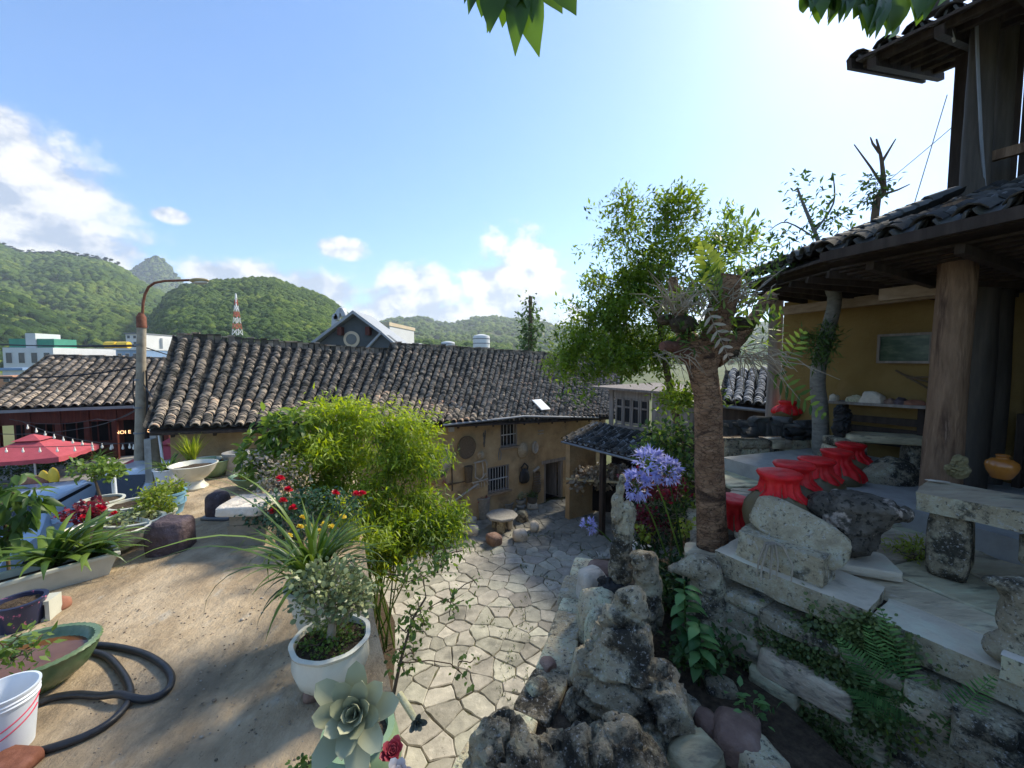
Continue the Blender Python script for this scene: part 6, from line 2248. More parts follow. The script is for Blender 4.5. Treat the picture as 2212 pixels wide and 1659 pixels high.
put('base_rock', rock_mesh('base_rock', (w, w * .8, h), 95, sub=3, amp=.2, box=.7), M_WHITEROCK, p, label='white rounded rock under the round plant basin by the door', cat='rock')
pot('plant_basin', tub(w * .40, w * .5, h * 1.0, .04, .01), M_BROWNPOT, p + Vector((0, 0, h * .85)), 'low brown basin with plants on the white rock by the door', group=GP, soil=(w * .42, h * .8))
p, w, h = zpot(848, 1285, 44, 85)
pot('clay_cylinder', tub(w * .48, w * .5, h, .03), M_TERRACOTTA, p + Vector((-.2, .1, 0)), 'brown clay cylinder behind the tall stone tub', group=GP)
p, w, h = zpot(852, 1275, 40, 80)
pot('stone_urn', [(w * .4, 0), (w * .5, h * .3), (w * .35, h * .5), (w * .5, h * .8), (w * .45, h), (w * .3, h), (w * .3, h * .8)], M_BONE, p, 'small pale carved urn under the window', group=GP)
p, w, h = zpot(565, 1290, 36, 70)
pot('clay_cylinder', tub(w * .5, w * .5, h, .03), M_TERRACOTTA, p, 'short brown clay tube beside the bamboo', group=GP)
for (x, y, s) in ((900, 1310, 32), (1000, 1312, 36), (1000, 1280, 30)):
    p, w, h = zpot(x, y, s, s)
    put('round_stone', rock_mesh('round_stone', (w, w, w * .9), x, sub=2, amp=.08), M_STONEPOT, p, label='small round grey stone ball among the stone bowls', cat='stone', group='stone balls by the bowls')


def wall_thing(name, x, y, label, cat, off=.05):
    p = zw(x, y, off)
    return thing(name, label, cat, p, RZ1), .4629 / 400 * p.y / 4 / .92


def disc(r, depth, prof, n=28, squash=1.0):
    """a round thing hung on a wall: axis along -y"""
    vs, fs = [], []
    for (q, d) in prof:
        for j in range(n):
            a = 2 * math.pi * j / n
            vs.append((r * q * math.cos(a), -depth * d, r * q * math.sin(a) * squash))
    for i in range(len(prof) - 1):
        for j in range(n):
            fs.append((i * n + j, (i + 1) * n + j, (i + 1) * n + (j + 1) % n, i * n + (j + 1) % n))
    fs.append(tuple(range((len(prof) - 1) * n, len(prof) * n)))
    return MB().add(vs, fs)


t, k = wall_thing('winnowing_tray', 572, 752, 'large flat round winnowing tray hung on the mud wall', 'tray')
disc(82 * k, .06, [(1.0, 0), (1.02, .8), (.97, 1.0), (.93, .5), (.5, .45), (.02, .45)], squash=1.12).build('tray', M_BASKET, t, smooth=True)
t, k = wall_thing('conical_hat', 1063, 778, 'pale conical straw hat hung beside the upper window', 'hat')
disc(52 * k, .18, [(1.0, 0), (.98, .12), (.6, .5), (.2, .88), (.1, .98), (.01, 1.0)], squash=1.2).build('hat', M_STRAW, t, smooth=True)
t, k = wall_thing('straw_hat', 698, 820, 'small round brimmed straw hat on the mud wall', 'hat')
disc(32 * k, .12, [(1.0, 0), (.98, .1), (.62, .2), (.55, .9), (.3, 1.0), (.01, 1.0)], squash=1.1).build('hat', M_STRAW, t, smooth=True)
t, k = wall_thing('winnowing_tray', 330, 905, 'dark round tray behind the spoked bamboo fan on the wall', 'tray', .03)
disc(95 * k, .05, [(1.0, 0), (1.02, .8), (.95, 1.0), (.9, .4), (.02, .4)], squash=1.1).build('tray', M_BROWNPOT, t, smooth=True)
t, k = wall_thing('bamboo_fan', 385, 875, 'spoked grey bamboo wheel fan hung on the mud wall beside the bamboo', 'fan', .12)
for i in range(36):
    a = 2 * math.pi * i / 36
    MB().bar((.02 * math.cos(a), -.04, .02 * math.sin(a)), (72 * k * math.cos(a), 0, 92 * k * math.sin(a)), .022, .008, up=(0, 1, 0)).build('spoke', M_BONE, t)
disc(10 * k, .04, [(1, 0), (1, 1), (.01, 1.2)]).build('hub', M_BONE, t)
t, k = wall_thing('basket', 592, 985, 'tall narrow woven basket hung beside the wooden frame', 'basket', .1)
MB().lathe([(30 * k, -65 * k), (34 * k, 0), (38 * k, 60 * k), (35 * k, 66 * k), (31 * k, 60 * k), (29 * k, 0)], 16, sy=.7).build('body', M_BASKET, t, smooth=True)
t, k = wall_thing('wooden_yoke', 695, 985, 'pale wooden ox yoke frame with hanging pegs beside the lower window', 'yoke', .07)
for (a, b, w) in (((-60, 100), (50, 108), 7), ((-48, 98), (-52, -20), 6), ((18, 100), (26, -20), 6), ((-52, -15), (-5, -48), 6), ((-5, -48), (50, 0), 6), ((-75, -60), (70, -50), 7), ((-70, -60), (-50, -110), 4), ((-40, -60), (-38, -112), 4), ((-20, -60), (-18, -112), 4), ((5, -60), (8, -110), 4), ((30, -58), (34, -108), 4), ((50, -55), (78, -100), 4), ((46, 108), (62, 60), 7), ((60, 60), (58, -30), 5)):
    MB().tube([(a[0] * k, 0, a[1] * k), ((a[0] + b[0]) / 2 * k + .01, -.02, (a[1] + b[1]) / 2 * k), (b[0] * k, 0, b[1] * k)], w * k, 6).build('bar', M_BONE, t, smooth=True)
t, k = wall_thing('leather_bag', 1075, 985, 'black leather bag with loop handle hung left of the door', 'bag', .08)
MB().lathe([(30 * k, -72 * k), (46 * k, -60 * k), (52 * k, -30 * k), (40 * k, 20 * k), (20 * k, 40 * k), (8 * k, 45 * k)], 16, sy=.5).build('body', plain('black_leather', (.015, .014, .015), rough=.6), t, smooth=True)
MB().tube([(-20 * k, 0, 30 * k), (-34 * k, -.02, 60 * k), (0, -.02, 90 * k), (34 * k, -.02, 60 * k), (25 * k, 0, 20 * k)], 7 * k, 6).build('handle', plain('black_leather', (.015, .014, .015)), t, smooth=True)
t, k = wall_thing('long_basket', 1180, 1060, 'long ribbed brown fish basket hung right beside the door', 'basket', .1)
MB().lathe([(18 * k, -90 * k), (36 * k, -70 * k), (40 * k, -20 * k), (30 * k, 20 * k), (34 * k, 70 * k), (30 * k, 88 * k), (25 * k, 70 * k)], 16, sy=.7).build('body', M_BASKET, t, smooth=True)
for z in (-60, -40, -20, 0, 20, 40, 60):
    MB().tube([(-36 * k, -.06, z * k), (0, -.12, z * k), (36 * k, -.06, z * k)], 3 * k, 5).build('rib', M_BROWNPOT, t)
t, k = wall_thing('wooden_scoop', 1162, 752, 'pale wooden scoop with dark mouth on the wall above the door', 'scoop', .06)
mb = disc(28 * k, .1, [(1, 0), (1.05, .6), (.9, 1.0), (.6, .6), (.02, .3)], squash=1.7)
mb.build('bowl', M_BONE, t, smooth=True)
t, k = wall_thing('wooden_roller', 1178, 945, 'short pale wooden roller tied on the wall left of the door', 'roller', .08)
MB().tube([(-28 * k, 0, -14 * k), (28 * k, 0, 16 * k)], 12 * k, 10).build('roller', M_BONE, t, smooth=True)
t, k = wall_thing('iron_hook', 862, 820, 'thin iron hook loop hung under the upper window', 'hook', .05)
MB().tube([(0, 0, 55 * k), (14 * k, 0, 10 * k), (8 * k, 0, -40 * k), (-8 * k, 0, -40 * k), (-12 * k, 0, 10 * k), (0, 0, 55 * k)], 3 * k, 6).build('hook', M_IRON, t, smooth=True)
t, k = wall_thing('dried_bundle', 725, 680, 'dark dried corn bundle hanging under the eave', 'bundle', .06)
rnd = random.Random(2)
for i in range(14):
    MB().lathe([(2 * k, -18 * k), (7 * k, -8 * k), (6 * k, 8 * k), (2 * k, 16 * k)], 6, (rnd.uniform(-9, 9) * k, -.03, (55 - i * 8) * k)).build('cob', M_BROWNPOT, t)
t, k = wall_thing('fiddle', 185, 1060, 'small two-stringed fiddle hung low on the wall behind the bamboo', 'fiddle', .06)
MB().lathe([(20 * k, -75 * k), (34 * k, -60 * k), (30 * k, -30 * k), (12 * k, -10 * k)], 12, sy=.4).build('body', M_DARKWOOD, t, smooth=True)
MB().tube([(0, 0, -15 * k), (15 * k, 0, 85 * k)], 5 * k, 6).build('neck', M_DARKWOOD, t)
for (x, y, r_, lab) in ((286, 1055, 24, 'round brown gourd hung beside the fiddle'), (383, 1055, 18, 'small round gourd hung beside the long bundle of sticks')):
    t, k = wall_thing('gourd', x, y, lab, 'gourd', .07)
    MB().lathe([(3 * k, -r_ * k), (r_ * k, -r_ * .5 * k), (r_ * k * 1.0, 0), (r_ * .5 * k, r_ * .7 * k), (r_ * .4 * k, r_ * 1.1 * k), (2 * k, r_ * 1.2 * k)], 14).build('body', M_TERRACOTTA, t, smooth=True)
t, k = wall_thing('stick_bundle', 510, 1058, 'bundle of brown sticks fixed level along the wall', 'sticks', .06)
for i in range(6):
    MB().tube([(-95 * k, 0, (-6 + 3 * i) * k), (100 * k, -.01, (4 - 2 * i) * k)], 3.5 * k, 6).build('stick', M_TWIG, t)
a, b = zw(460, 1222, .35), zw(675, 1070, .06)
tag(MB().tube([a, b], .035, 8).build('leaning_pole', M_BONE, None, smooth=True), 'pale round pole leaning up against the mud wall', 'pole')
MB().bar(zw(448, 900, .02), zw(452, 1130, .02), .03, .02, up=N1).build('wall_strip', M_DARKWOOD, hB, world=True)
t, k = wall_thing('wall_bracket', 1212, 622, 'small pale wooden bracket fixed high on the wall', 'bracket', .06)
for z in (-12, 12):
    MB().box((0, -.03, z * k), (52 * k, .06, 8 * k)).build('bar', M_BONE, t)

# dark shelter with succulents on its roof, beside the lean-to
p0 = at(1238, 1030, 13.0)
p1 = at(1392, 1040, 11.9)
sh = thing('plant_shelter', 'low shelter roofed with old tiles, draped with pale dry succulents', 'shelter', ((p0.x + p1.x) / 2, 12.6, 0))
MB().bar(p0 + Vector((0, .4, -.06)), p1 + Vector((0, .4, -.06)), 1.0, .07).build('roof', M_SLATE, sh, world=True)
for q in (p0 + (p1 - p0) * .08, p0 + (p1 - p0) * .95):
    MB().bar((q.x, q.y + .75, 0), (q.x, q.y + .75, q.z - .08), .12, .12, up=(0, 1, 0)).build('post', M_DARKWOOD, sh, world=True)
MB().bar(p0 + Vector((0, .95, -.75)), p1 + Vector((0, .95, -.75)), .05, 1.3).build('void_shade_panel', M_DARK, sh, world=True)  # black sheet in place of the shaded void under the roof
for k in range(12):
    q = p0 + (p1 - p0) * ((k + .5) / 12) + Vector((0, .05, -.02))
    o = obj('roof_tile', tm, None, sh)
    o.matrix_parent_inverse = sh.matrix_basis.inverted()
    o.matrix_basis = Matrix.Translation(q) @ Matrix.Rotation(.4 + .2 * math.sin(k * 3), 4, 'Z')
pb = onz(*Z3(1545, 1245), .03)
pot('small_pot', tub(.11, .15, .30, .02), M_STONEPOT, pb, 'small grey pot with a spindly pale succulent under the shelter', soil=(.13, .27))

# ------------------------------------------------------------------ left terrace: rocks, bench, pots, hose
p = onz(352, 1196, TZ)
put('purple_rock', rock_mesh('purple_rock', (.44, .40, .42), 5, sub=4, amp=.16, freq=1.5, box=.42, octv=6, sharp=R(45)), M_PURPLE, (p.x, p.y + .12, TZ - .01), rz=.25, label='squarish dark purple rock standing alone on the dirt terrace', cat='rock')
p = onz(530, 1178, TZ)
bn = thing('slab_bench', 'pale pitted stone slab laid over stacked earth blocks on the dirt terrace', 'bench', (p.x, p.y + .15, TZ), R(6))
for k in range(3):
    for s in (0,):
        MB().box((0 + .012 * k, 0, .07 + k * .135), (.46 - .02 * k, .34, .128), rz=.03 * k).build('block', M_BLOCK, bn)
o = obj('bench_slab', rock_mesh('bench_slab', (.60, .56, .13), 6, sub=4, amp=.07, freq=2, box=.22, flat=2, octv=5, sharp=R(40)), M_WHITEROCK, bn)
o.location = (-.02, 0, .41)
p = onz(462, 1122, TZ)
put('dark_stone', rock_mesh('dark_stone', (.30, .28, .36), 7, sub=3, amp=.22, freq=1.5, box=.6, sharp=R(45)), M_PURPLE, (p.x, p.y + .1, TZ + .03), label='dark angular stone on a metal tray behind the slab bench', cat='rock')
put('metal_tray', rock_mesh('metal_tray', (.44, .30, .05), 8, sub=2, amp=.01, box=.2, flat=2), M_IRON, (p.x + .05, p.y + .08, TZ), label='grey metal tray under the dark angular stone', cat='tray')

GL = 'pots along the left edge of the terrace'
def lp(px, py, z=TZ): return onz(px, py, z)
# goblet
p = lp(402, 1062)
pot('goblet_planter', [(.20, 0), (.21, .03), (.15, .10), (.13, .15), (.22, .22), (.30, .32), (.35, .42), (.37, .45), (.345, .455), (.30, .38)], M_WHITEPOT, p + Vector((0, .2, 0)), 'white goblet-shaped planter on a foot, empty but for dry earth', 'planter', GL, n=36, soil=(.31, .385))
p = lp(438, 1036)
pot('green_bowl', [(.16, 0), (.20, .02), (.30, .15), (.34, .30), (.36, .33), (.33, .335), (.30, .26)], M_PALEGREENPOT, p + Vector((0, .25, 0)), 'pale green glazed bowl behind the white goblet planter', 'planter', GL, n=36, soil=(.30, .27))
p = lp(420, 1046)
pot('cream_bowl', [(.16, 0), (.20, .02), (.28, .15), (.31, .30), (.33, .33), (.30, .335), (.28, .26)], M_CREAMPOT, p + Vector((-.25, .55, 0)), 'cream bowl wedged between goblet planter and green bowl', 'planter', GL, n=36, soil=(.28, .27))
# black round pot, stool, jars near the house
p = lp(396, 1000)
pot('round_jar', [(.12, 0), (.24, .1), (.29, .25), (.24, .40), (.12, .48), (.10, .50), (.08, .49), (.08, .4)], M_BROWNPOT, p + Vector((0, .3, 0)), 'round black clay jar lying beside the wooden stool', 'jar', 'old jars by the house wall', tilt=(R(-38), R(10), 0))
p = lp(436, 1000)
st = thing('wooden_stool', 'small pale wooden stool beside the round black jar', 'stool', p + Vector((0, .3, 0)), .3)
MB().box((0, 0, .34), (.44, .3, .035)).build('seat', M_BEAM, st)
for sx in (-.17, .17):
    for sy in (-.11, .11):
        MB().bar((sx * 1.1, sy * 1.1, 0), (sx, sy, .325), .04, .04, up=(1, 0, 0)).build('leg', M_BEAM, st)
MB().bar((-.17, -.11, .14), (.17, -.11, .14), .03, .03).build('stretcher', M_BEAM, st)
p = lp(470, 994)
pot('brown_jar', [(.17, 0), (.29, .1), (.34, .22), (.28, .34), (.19, .40), (.20, .43), (.16, .43), (.15, .36)], M_BROWNPOT, p + Vector((0, .35, 0)), 'wide brown jar with open mouth against the house wall', 'jar', 'old jars by the house wall')
p = lp(524, 990)
pot('clay_jar', [(.17, 0), (.28, .1), (.35, .25), (.28, .40), (.16, .46), (.165, .51), (.13, .51), (.12, .42)], M_CREAMPOT if False else M_STONEPOT, p + Vector((0, .45, 0)), 'pale clay jar with narrow neck against the house wall', 'jar', 'old jars by the house wall')
p = lp(497, 1028)
pot('cement_pot', [(.20, 0), (.21, .2), (.22, .37), (.245, .39), (.245, .44), (.20, .445), (.19, .36)], M_CONC, p + Vector((0, .2, 0)), 'pale cement pot with dry twigs in front of the jars', 'pot', GL, soil=(.20, .37))
p = lp(537, 1060)
pot('oval_planter', [(.20, 0), (.24, .05), (.33, .14), (.38, .20), (.40, .215), (.38, .225), (.33, .17)], M_PALEGREENPOT, p + Vector((0, .2, 0)), 'shallow yellow-green oval planter with small ferns', 'planter', GL, sx=1.15, sy=.8, n=36, soil=(.34, .175))
p = lp(347, 1118)
pot('blue_pot', [(.16, 0), (.17, .04), (.20, .15), (.215, .16), (.215, .30), (.23, .31), (.23, .34), (.20, .34), (.19, .27)], M_BLUEPOT, p + Vector((0, .15, 0)), 'sky blue ribbed pot behind the purple rock', 'pot', GL, soil=(.195, .30))
p = lp(318, 1150)
pot('cream_pot', tub(.17, .22, .22, .02, .015), M_CREAMPOT, p + Vector((0, .15, 0)), 'cream pot hidden under yellow-green creeping foliage beside the blue pot', 'pot', GL, soil=(.2, .2))
p = lp(345, 1052)
pot('plastic_tub', tub(.18, .22, .30, .02, .015), M_PLASTIC, p + Vector((0, .2, 0)), 'white plastic tub with spiky succulents below the lamp pole', 'pot', GL, soil=(.2, .27))
p = lp(258, 1178)
t = pot('flower_painted_pot', [(.18, 0), (.20, .03), (.27, .12), (.30, .22), (.335, .25), (.335, .27), (.29, .272), (.27, .2)], M_CREAMPOT, p + Vector((0, .2, 0)), 'cream planter painted with a turquoise flower', 'planter', GL, sx=1.1, sy=.85, n=36, soil=(.28, .215))
for k in range(6):
    a = 2 * math.pi * k / 6
    MB().lathe([(.032, 0), (.03, .004), (.001, .006)], 12, (0, 0, 0)).build('painted_petal', M_TURQ, t).matrix_basis = Matrix.Translation((.16 + .035 * math.cos(a), -.222 + .0 * a, .15 + .035 * math.sin(a))) @ Matrix.Rotation(.35, 4, 'Z') @ Matrix.Rotation(R(78), 4, 'X')
p = lp(258, 1138)
pot('yellow_pot', tub(.20, .27, .27, .025, .02), M_CREAMPOT, p + Vector((0, .2, 0)), 'yellowish round pot with creepers behind the flower-painted planter', 'pot', GL, soil=(.25, .24))
p = lp(196, 1210)
pot('scalloped_planter', [(.20, 0), (.24, .03), (.33, .10), (.36, .20), (.39, .26), (.41, .28), (.39, .29), (.34, .22)], M_WHITEPOT, p + Vector((-.05, .25, 0)), 'white oval planter with scalloped ribs', 'planter', GL, sx=1.15, sy=.82, n=60, lobe=.018, nl=20, soil=(.34, .24))
p = lp(190, 1140)
pot('white_pot', tub(.17, .25, .30, .025, .01), M_CREAMPOT, p + Vector((-.1, .3, 0)), 'tapered cream pot holding the small bonsai tree', 'pot', GL, soil=(.22, .27))
p = lp(235, 1190)
pot('white_bowl', tub(.2, .26, .22, .025, .01), M_WHITEPOT, p + Vector((-.35, .5, 0)), 'white bowl tucked behind the scalloped planter', 'pot', GL, soil=(.22, .19))
# trough
p = lp(78, 1300)
tr = thing('trough_planter', 'white rectangular trough planter with broad strap leaves', 'planter', p + Vector((-.1, .28, 0)), R(52), GL)
mb = MB()
L_, W_, H_ = .86, .30, .24
for (z, l, w) in ((0, L_ * .84, W_ * .72), (H_ - .03, L_, W_), (H_ - .03, L_ + .05, W_ + .05), (H_, L_ + .05, W_ + .05), (H_, L_ - .04, W_ - .04), (H_ - .08, L_ - .06, W_ - .06)):
    mb.add([(-l / 2, -w / 2, z), (l / 2, -w / 2, z), (l / 2, w / 2, z), (-l / 2, w / 2, z)], [])
for i in range(5):
    for j in range(4):
        mb.f.append((i * 4 + j, i * 4 + (j + 1) % 4, i * 4 + 4 + (j + 1) % 4, i * 4 + 4 + j)); mb.mi.append(0)
mb.f.append((20, 21, 22, 23)); mb.mi.append(0)
mb.f.append((3, 2, 1, 0)); mb.mi.append(0)
mb.build('body', M_CREAMPOT, tr)
MB().box((0, 0, H_ - .07), (L_ - .07, W_ - .07, .02)).build('soil', M_SOIL, tr)
p = lp(62, 1352)
cb = thing('hollow_block', 'pale hollow cement block by the trough planter', 'block', p + Vector((0, .1, 0)), R(20))
mb = MB()
for (c_, s_) in (((0, 0, .015), (.20, .16, .03)), ((0, 0, .175), (.20, .16, .03)), ((-.085, 0, .095), (.03, .16, .13)), ((.085, 0, .095), (.03, .16, .13))): mb.box(c_, s_)
mb.build('shell', M_CREAMPOT, cb)
p = lp(92, 1330)
put('terracotta_shard', rock_mesh('terracotta_shard', (.20, .16, .12), 9, sub=2, amp=.2, box=.6), M_TERRACOTTA, p + Vector((.02, .1, 0)), label='broken terracotta piece beside the hollow cement block', cat='shard')
p = lp(10, 1372)
pot('navy_pot', tub(.13, .16, .24, .02, .01), plain('navy_print', (.02, .025, .06), rough=.4, patches=[((.65, .16, .28), 24, .60, .66, .9)]), p + Vector((0, .12, 0)), 'navy pot with small pink flower print', 'pot', GL, soil=(.14, .2))
# green ribbed bowl with rusty water
p = at(48, 1376, 2.72)
gb = pot('ribbed_bowl', [(.17, 0), (.21, .02), (.29, .10), (.335, .20), (.345, .245), (.36, .26), (.35, .275), (.32, .27), (.30, .22), (.2, .16), (.02, .15)], M_GREENPOT, (p.x, p.y, TZ), 'big green ribbed bowl holding rusty brown water', 'bowl', n=96, lobe=.012, nl=48, sx=1.12, sy=.86, rz=R(30))
MB().lathe([(.305, 0), (.01, .001)], 40, (0, 0, .21), sx=1.12, sy=.86).build('water', pm('rusty_water', [(0.3, (.09, .035, .012)), (0.7, (.16, .07, .025))], rough=.08, bump=.02, spec=.5), gb)
# bucket
p = at(8, 1490, 2.28)
bk = thing('plastic_bucket', 'white plastic bucket with pink print lines and raised rim', 'bucket', (p.x, p.y, TZ), R(20))
hB_ = max(.28, p.z - TZ)
prof = [(.105, 0), (.135, hB_ * .80), (.14, hB_ * .80), (.145, hB_ * .84), (.139, hB_ * .86), (.146, hB_ * .90), (.140, hB_ * .92), (.15, hB_ * .98), (.15, hB_), (.138, hB_), (.10, .02), (.01, .02)]
MB().lathe(prof, 40).build('body', M_PLASTIC, bk, smooth=True, angle=R(35))
for (z, a0, a1, dz) in ((.50, -1.2, .6, .12), (.36, -1.3, .2, .10)):
    mb = MB()
    pts = []
    for i in range(14):
        a = a0 + (a1 - a0) * i / 13
        zz = hB_ * z + dz * i / 13
        r_ = .105 + .03 * zz / (hB_ * .8) + .0015
        pts.append((r_ * math.cos(a), r_ * math.sin(a), zz))
    mb.tube(pts, .004, 5)
    mb.build('print_line', M_PINK, bk)
p = lp(18, 1500)
pot('pink_pot', tub(.09, .12, .17, .015, .01), M_TERRACOTTA, p + Vector((-.02, .02, 0)), 'small pinkish pot between the bucket and the green bowl', 'pot', GL, soil=(.1, .14))
p = lp(20, 1668)
put('rusty_tin', rock_mesh('rusty_tin', (.26, .2, .08), 11, sub=2, amp=.1, box=.4, flat=2), M_RUST, p, label='rusty tin lying in front of the bucket', cat='tin')
# hose
hp = [(0, 1400), (80, 1392), (128, 1388), (180, 1391), (250, 1397), (310, 1412), (350, 1435), (370, 1462), (362, 1490), (330, 1508), (290, 1512), (230, 1506), (170, 1500), (120, 1506), (80, 1520), (20, 1545)]
hp2 = [(100, 1430), (140, 1414), (190, 1408), (230, 1418), (258, 1446), (276, 1476), (281, 1502), (268, 1530), (235, 1562), (180, 1592), (110, 1616), (60, 1628), (20, 1630)]
def smooth_path(pts, n=6):
    q = [Vector(p) for p in pts]
    out = []
    for i in range(len(q) - 1):
        p0, p1, p2, p3 = q[max(i - 1, 0)], q[i], q[i + 1], q[min(i + 2, len(q) - 1)]
        for k in range(n):
            t = k / n
            out.append(.5 * ((2 * p1) + (p2 - p0) * t + (2 * p0 - 5 * p1 + 4 * p2 - p3) * t * t + (3 * p1 - p0 - 3 * p2 + p3) * t ** 3))
    return out + [q[-1]]
pts = [lp(*q, z=TZ + .03) for q in hp]
pts2 = [lp(*q, z=TZ + .03 + (.045 if 0 else 0)) for q in hp2]
mb = MB()
path = smooth_path(pts)
for q in path:
    q.z += .045 * math.exp(-((lp(281, 1502).to_2d() - q.to_2d()).length / .11) ** 2)
mb.tube(path, .024, 10)
mb.tube(smooth_path(pts2), .024, 10)
tag(mb.build('garden_hose', M_HOSE, None, smooth=True), 'thick black rubber hose looped twice across the dirt terrace', 'hose')
# orchid pot, jade pot and small pots along the right edge
p = lp(652, 1412)
PO = p + Vector((.02, .18, 0))
pot('tall_pot', [(.12, 0), (.15, .02), (.15, .05), (.12, .09), (.155, .22), (.19, .38), (.20, .44), (.225, .46), (.225, .48), (.19, .48), (.18, .40)], M_WHITEPOT, PO, 'tall pale glazed pot holding the long strap-leaved orchid', 'pot', soil=(.18, .44), n=36)
PJ = at(716, 1398, 2.72)
PJ.z = TZ + .05
pot('wavy_rim_pot', [(.12, 0), (.15, .015), (.225, .10), (.255, .19), (.24, .28), (.235, .30), (.262, .325), (.266, .34), (.235, .345), (.215, .28)], M_WHITEPOT, PJ, 'round white pot with wavy rim and shell relief holding the jade plant', 'pot', soil=(.225, .305), n=48, lobe=.012, nl=9)
for k in range(4):
    put('support_stone', rock_mesh('support_stone', (.16, .14, .10), 400 + k, sub=2, amp=.2, box=.5), M_REDROCK, (PJ.x + .12 * math.cos(k * 1.57 + .4), PJ.y + .12 * math.sin(k * 1.57 + .4), TZ - .005), rz=k, label='small brown stone propping the wavy-rimmed white pot', cat='stone', group='stones under the white pot')
PE_ = at(775, 1600, 2.0)
PE_.z = TZ
pot('leaf_pot', [(.11, 0), (.14, .02), (.20, .12), (.22, .24), (.20, .34), (.17, .38), (.185, .40), (.15, .40), (.14, .34)], M_PALEGREENPOT, PE_, 'pale green leaf-patterned pot under the big grey succulent', 'pot', soil=(.15, .37), n=36)
p = lp(605, 1205)
pot('brown_pot', tub(.12, .15, .18, .02, .015), M_BROWNPOT, p + Vector((.05, .15, 0)), 'small dark brown pot half hidden by orchid leaves', 'pot', soil=(.13, .15))

# ------------------------------------------------------------------ below the terrace: cars, posts, lanterns
def car(loc, rz, paint, label):
    t = thing('parked_car', label, 'car', loc, rz, 'cars parked below the terrace')
    L_, W_ = 4.1, 1.68
    prof = [(-2.05, .35), (-2.02, .62), (-1.9, .82), (-1.0, .93), (-.35, 1.38), (.95, 1.42), (1.75, 1.0), (2.0, .92), (2.05, .6), (2.03, .32)]
    n = len(prof)
    vs = []
    for y, k in ((-W_ / 2, 1), (-W_ / 2 + .12, 1.0), (W_ / 2 - .12, 1.0), (W_ / 2, 1)):
        edge = abs(y) > W_ / 2 - .01
        for (x, z) in prof:
            zz = z - (.04 if edge and z < 1 else 0) - (.10 if edge and z > 1 else 0)
            yy = y * (.82 if z > 1.1 else 1)
            vs.append((x, yy, zz))
    fs = []
    for r_ in range(3):
        for i in range(n - 1):
            fs.append((r_ * n + i, r_ * n + i + 1, (r_ + 1) * n + i + 1, (r_ + 1) * n + i))
    fs.append(tuple(range(n - 1, -1, -1)))
    fs.append(tuple(3 * n + i for i in range(n)))
    b = MB().add(vs, fs).build('body', paint, t, smooth=True, angle=R(50))
    def quad(nm, pts): MB().add(pts, [(0, 1, 2, 3)]).build(nm, M_GLASS_DARK, t)
    quad('windscreen', [(-.97, -.66, .975), (-.97, .66, .975), (-.40, .56, 1.385), (-.40, -.56, 1.385)])
    quad('rear_window', [(1.0, .55, 1.42), (1.68, .62, 1.075), (1.68, -.62, 1.075), (1.0, -.55, 1.42)])
    for s in (-1, 1):
        quad('side_window', [(-.75, s * .755, 1.0), (-.28, s * .70, 1.30), (.9, s * .70, 1.33), (1.45, s * .755, 1.03)])
        for x in (-1.3, 1.28):
            w = MB().tube([(x, s * .66, .31), (x, s * .85, .31)], .31, 22).build('wheel', M_CABLE, t, smooth=True)
            MB().tube([(x, s * .845, .31), (x, s * .86, .31)], .19, 14).build('rim', M_IRON, w)
        MB().box((-1.99, s * .6, .70), (.1, .28, .12)).build('headlight', M_PLASTIC, t)
        MB().box((2.0, s * .62, .74), (.08, .22, .16)).build('tail_light', M_RED, t)
        MB().box((-.62, s * .93, 1.02), (.1, .18, .12)).build('mirror', paint, t)
    MB().box((-2.06, 0, .42), (.08, 1.5, .18)).build('bumper', M_CABLE, t)
    return t


p = at(55, 1105, 7.4)
car((p.x - .9, p.y + .6, ROADZ), R(112), M_CARBLUE, 'pale blue car parked close below the left planters')
p = at(250, 1066, 9.2)
car((p.x - .3, p.y + .8, ROADZ), R(100), M_CARWHITE, 'pale white-blue car parked beside the goblet planter wall')
p = onz(196, 1022, ROADZ)
pot('palm_pot', tub(.22, .3, .42, .03, .02), M_CONC, p + Vector((0, .3, 0)), 'grey pot with a palm in front of the red house', soil=(.27, .38))
p = lp(252, 1105)
tag(MB().tube([(p.x, p.y, TZ - .2), (p.x - .02, p.y, TZ + .62)], .03, 10).build('white_pipe', M_PLASTIC, None, smooth=True), 'short white plastic pipe standing at the terrace edge', 'pipe')
for (px, py, h, lab) in ((328, 1012, .95, 'grey concrete post at the foot of the lamp pole'), (340, 1000, 1.25, 'taller grey concrete post with a slanting white pipe behind the spiky plants')):
    p = onz(px, py, TZ)
    tag(MB().box((p.x, p.y, TZ + h / 2 - .3), (.16, .16, h), taper=.9).build('concrete_post', M_CONC, None), lab, 'post')
a, b = at(352, 1000, 8.0), at(338, 900, 8.0)
tag(MB().tube([a, b], .022, 8).build('slanting_pipe', M_PLASTIC, None, smooth=True), 'thin white pipe leaning up past the eave of the long roof', 'pipe')
for k, (px, py, mt, nm, lab) in enumerate(((75, 1042, M_TERRACOTTA, 'paper_lantern', 'orange red paper fish lantern on a stick by the road'), (95, 1036, M_YELLOW, 'leaf_sign', 'yellow leaf-shaped board by the road'), (116, 1030, M_YELLOW, 'leaf_sign', 'smaller yellow leaf-shaped board nearer the umbrella pole'))):
    p = at(px, py, 10.5)
    t = thing(nm, lab, 'lantern' if k == 0 else 'sign', (p.x, p.y, ROADZ))
    h = p.z - ROADZ
    MB().tube([(0, 0, 0), (0, 0, h)], .015, 6).build('stick', M_TWIG, t)
    V0, F0 = ICO[2]
    s = np.array([.42, .16, .2]) if k == 0 else np.array([.16, .05, .26])
    obj('board', np_mesh('board', V0 * s + np.array([0, 0, h]), F0, smooth=True), mt, t)

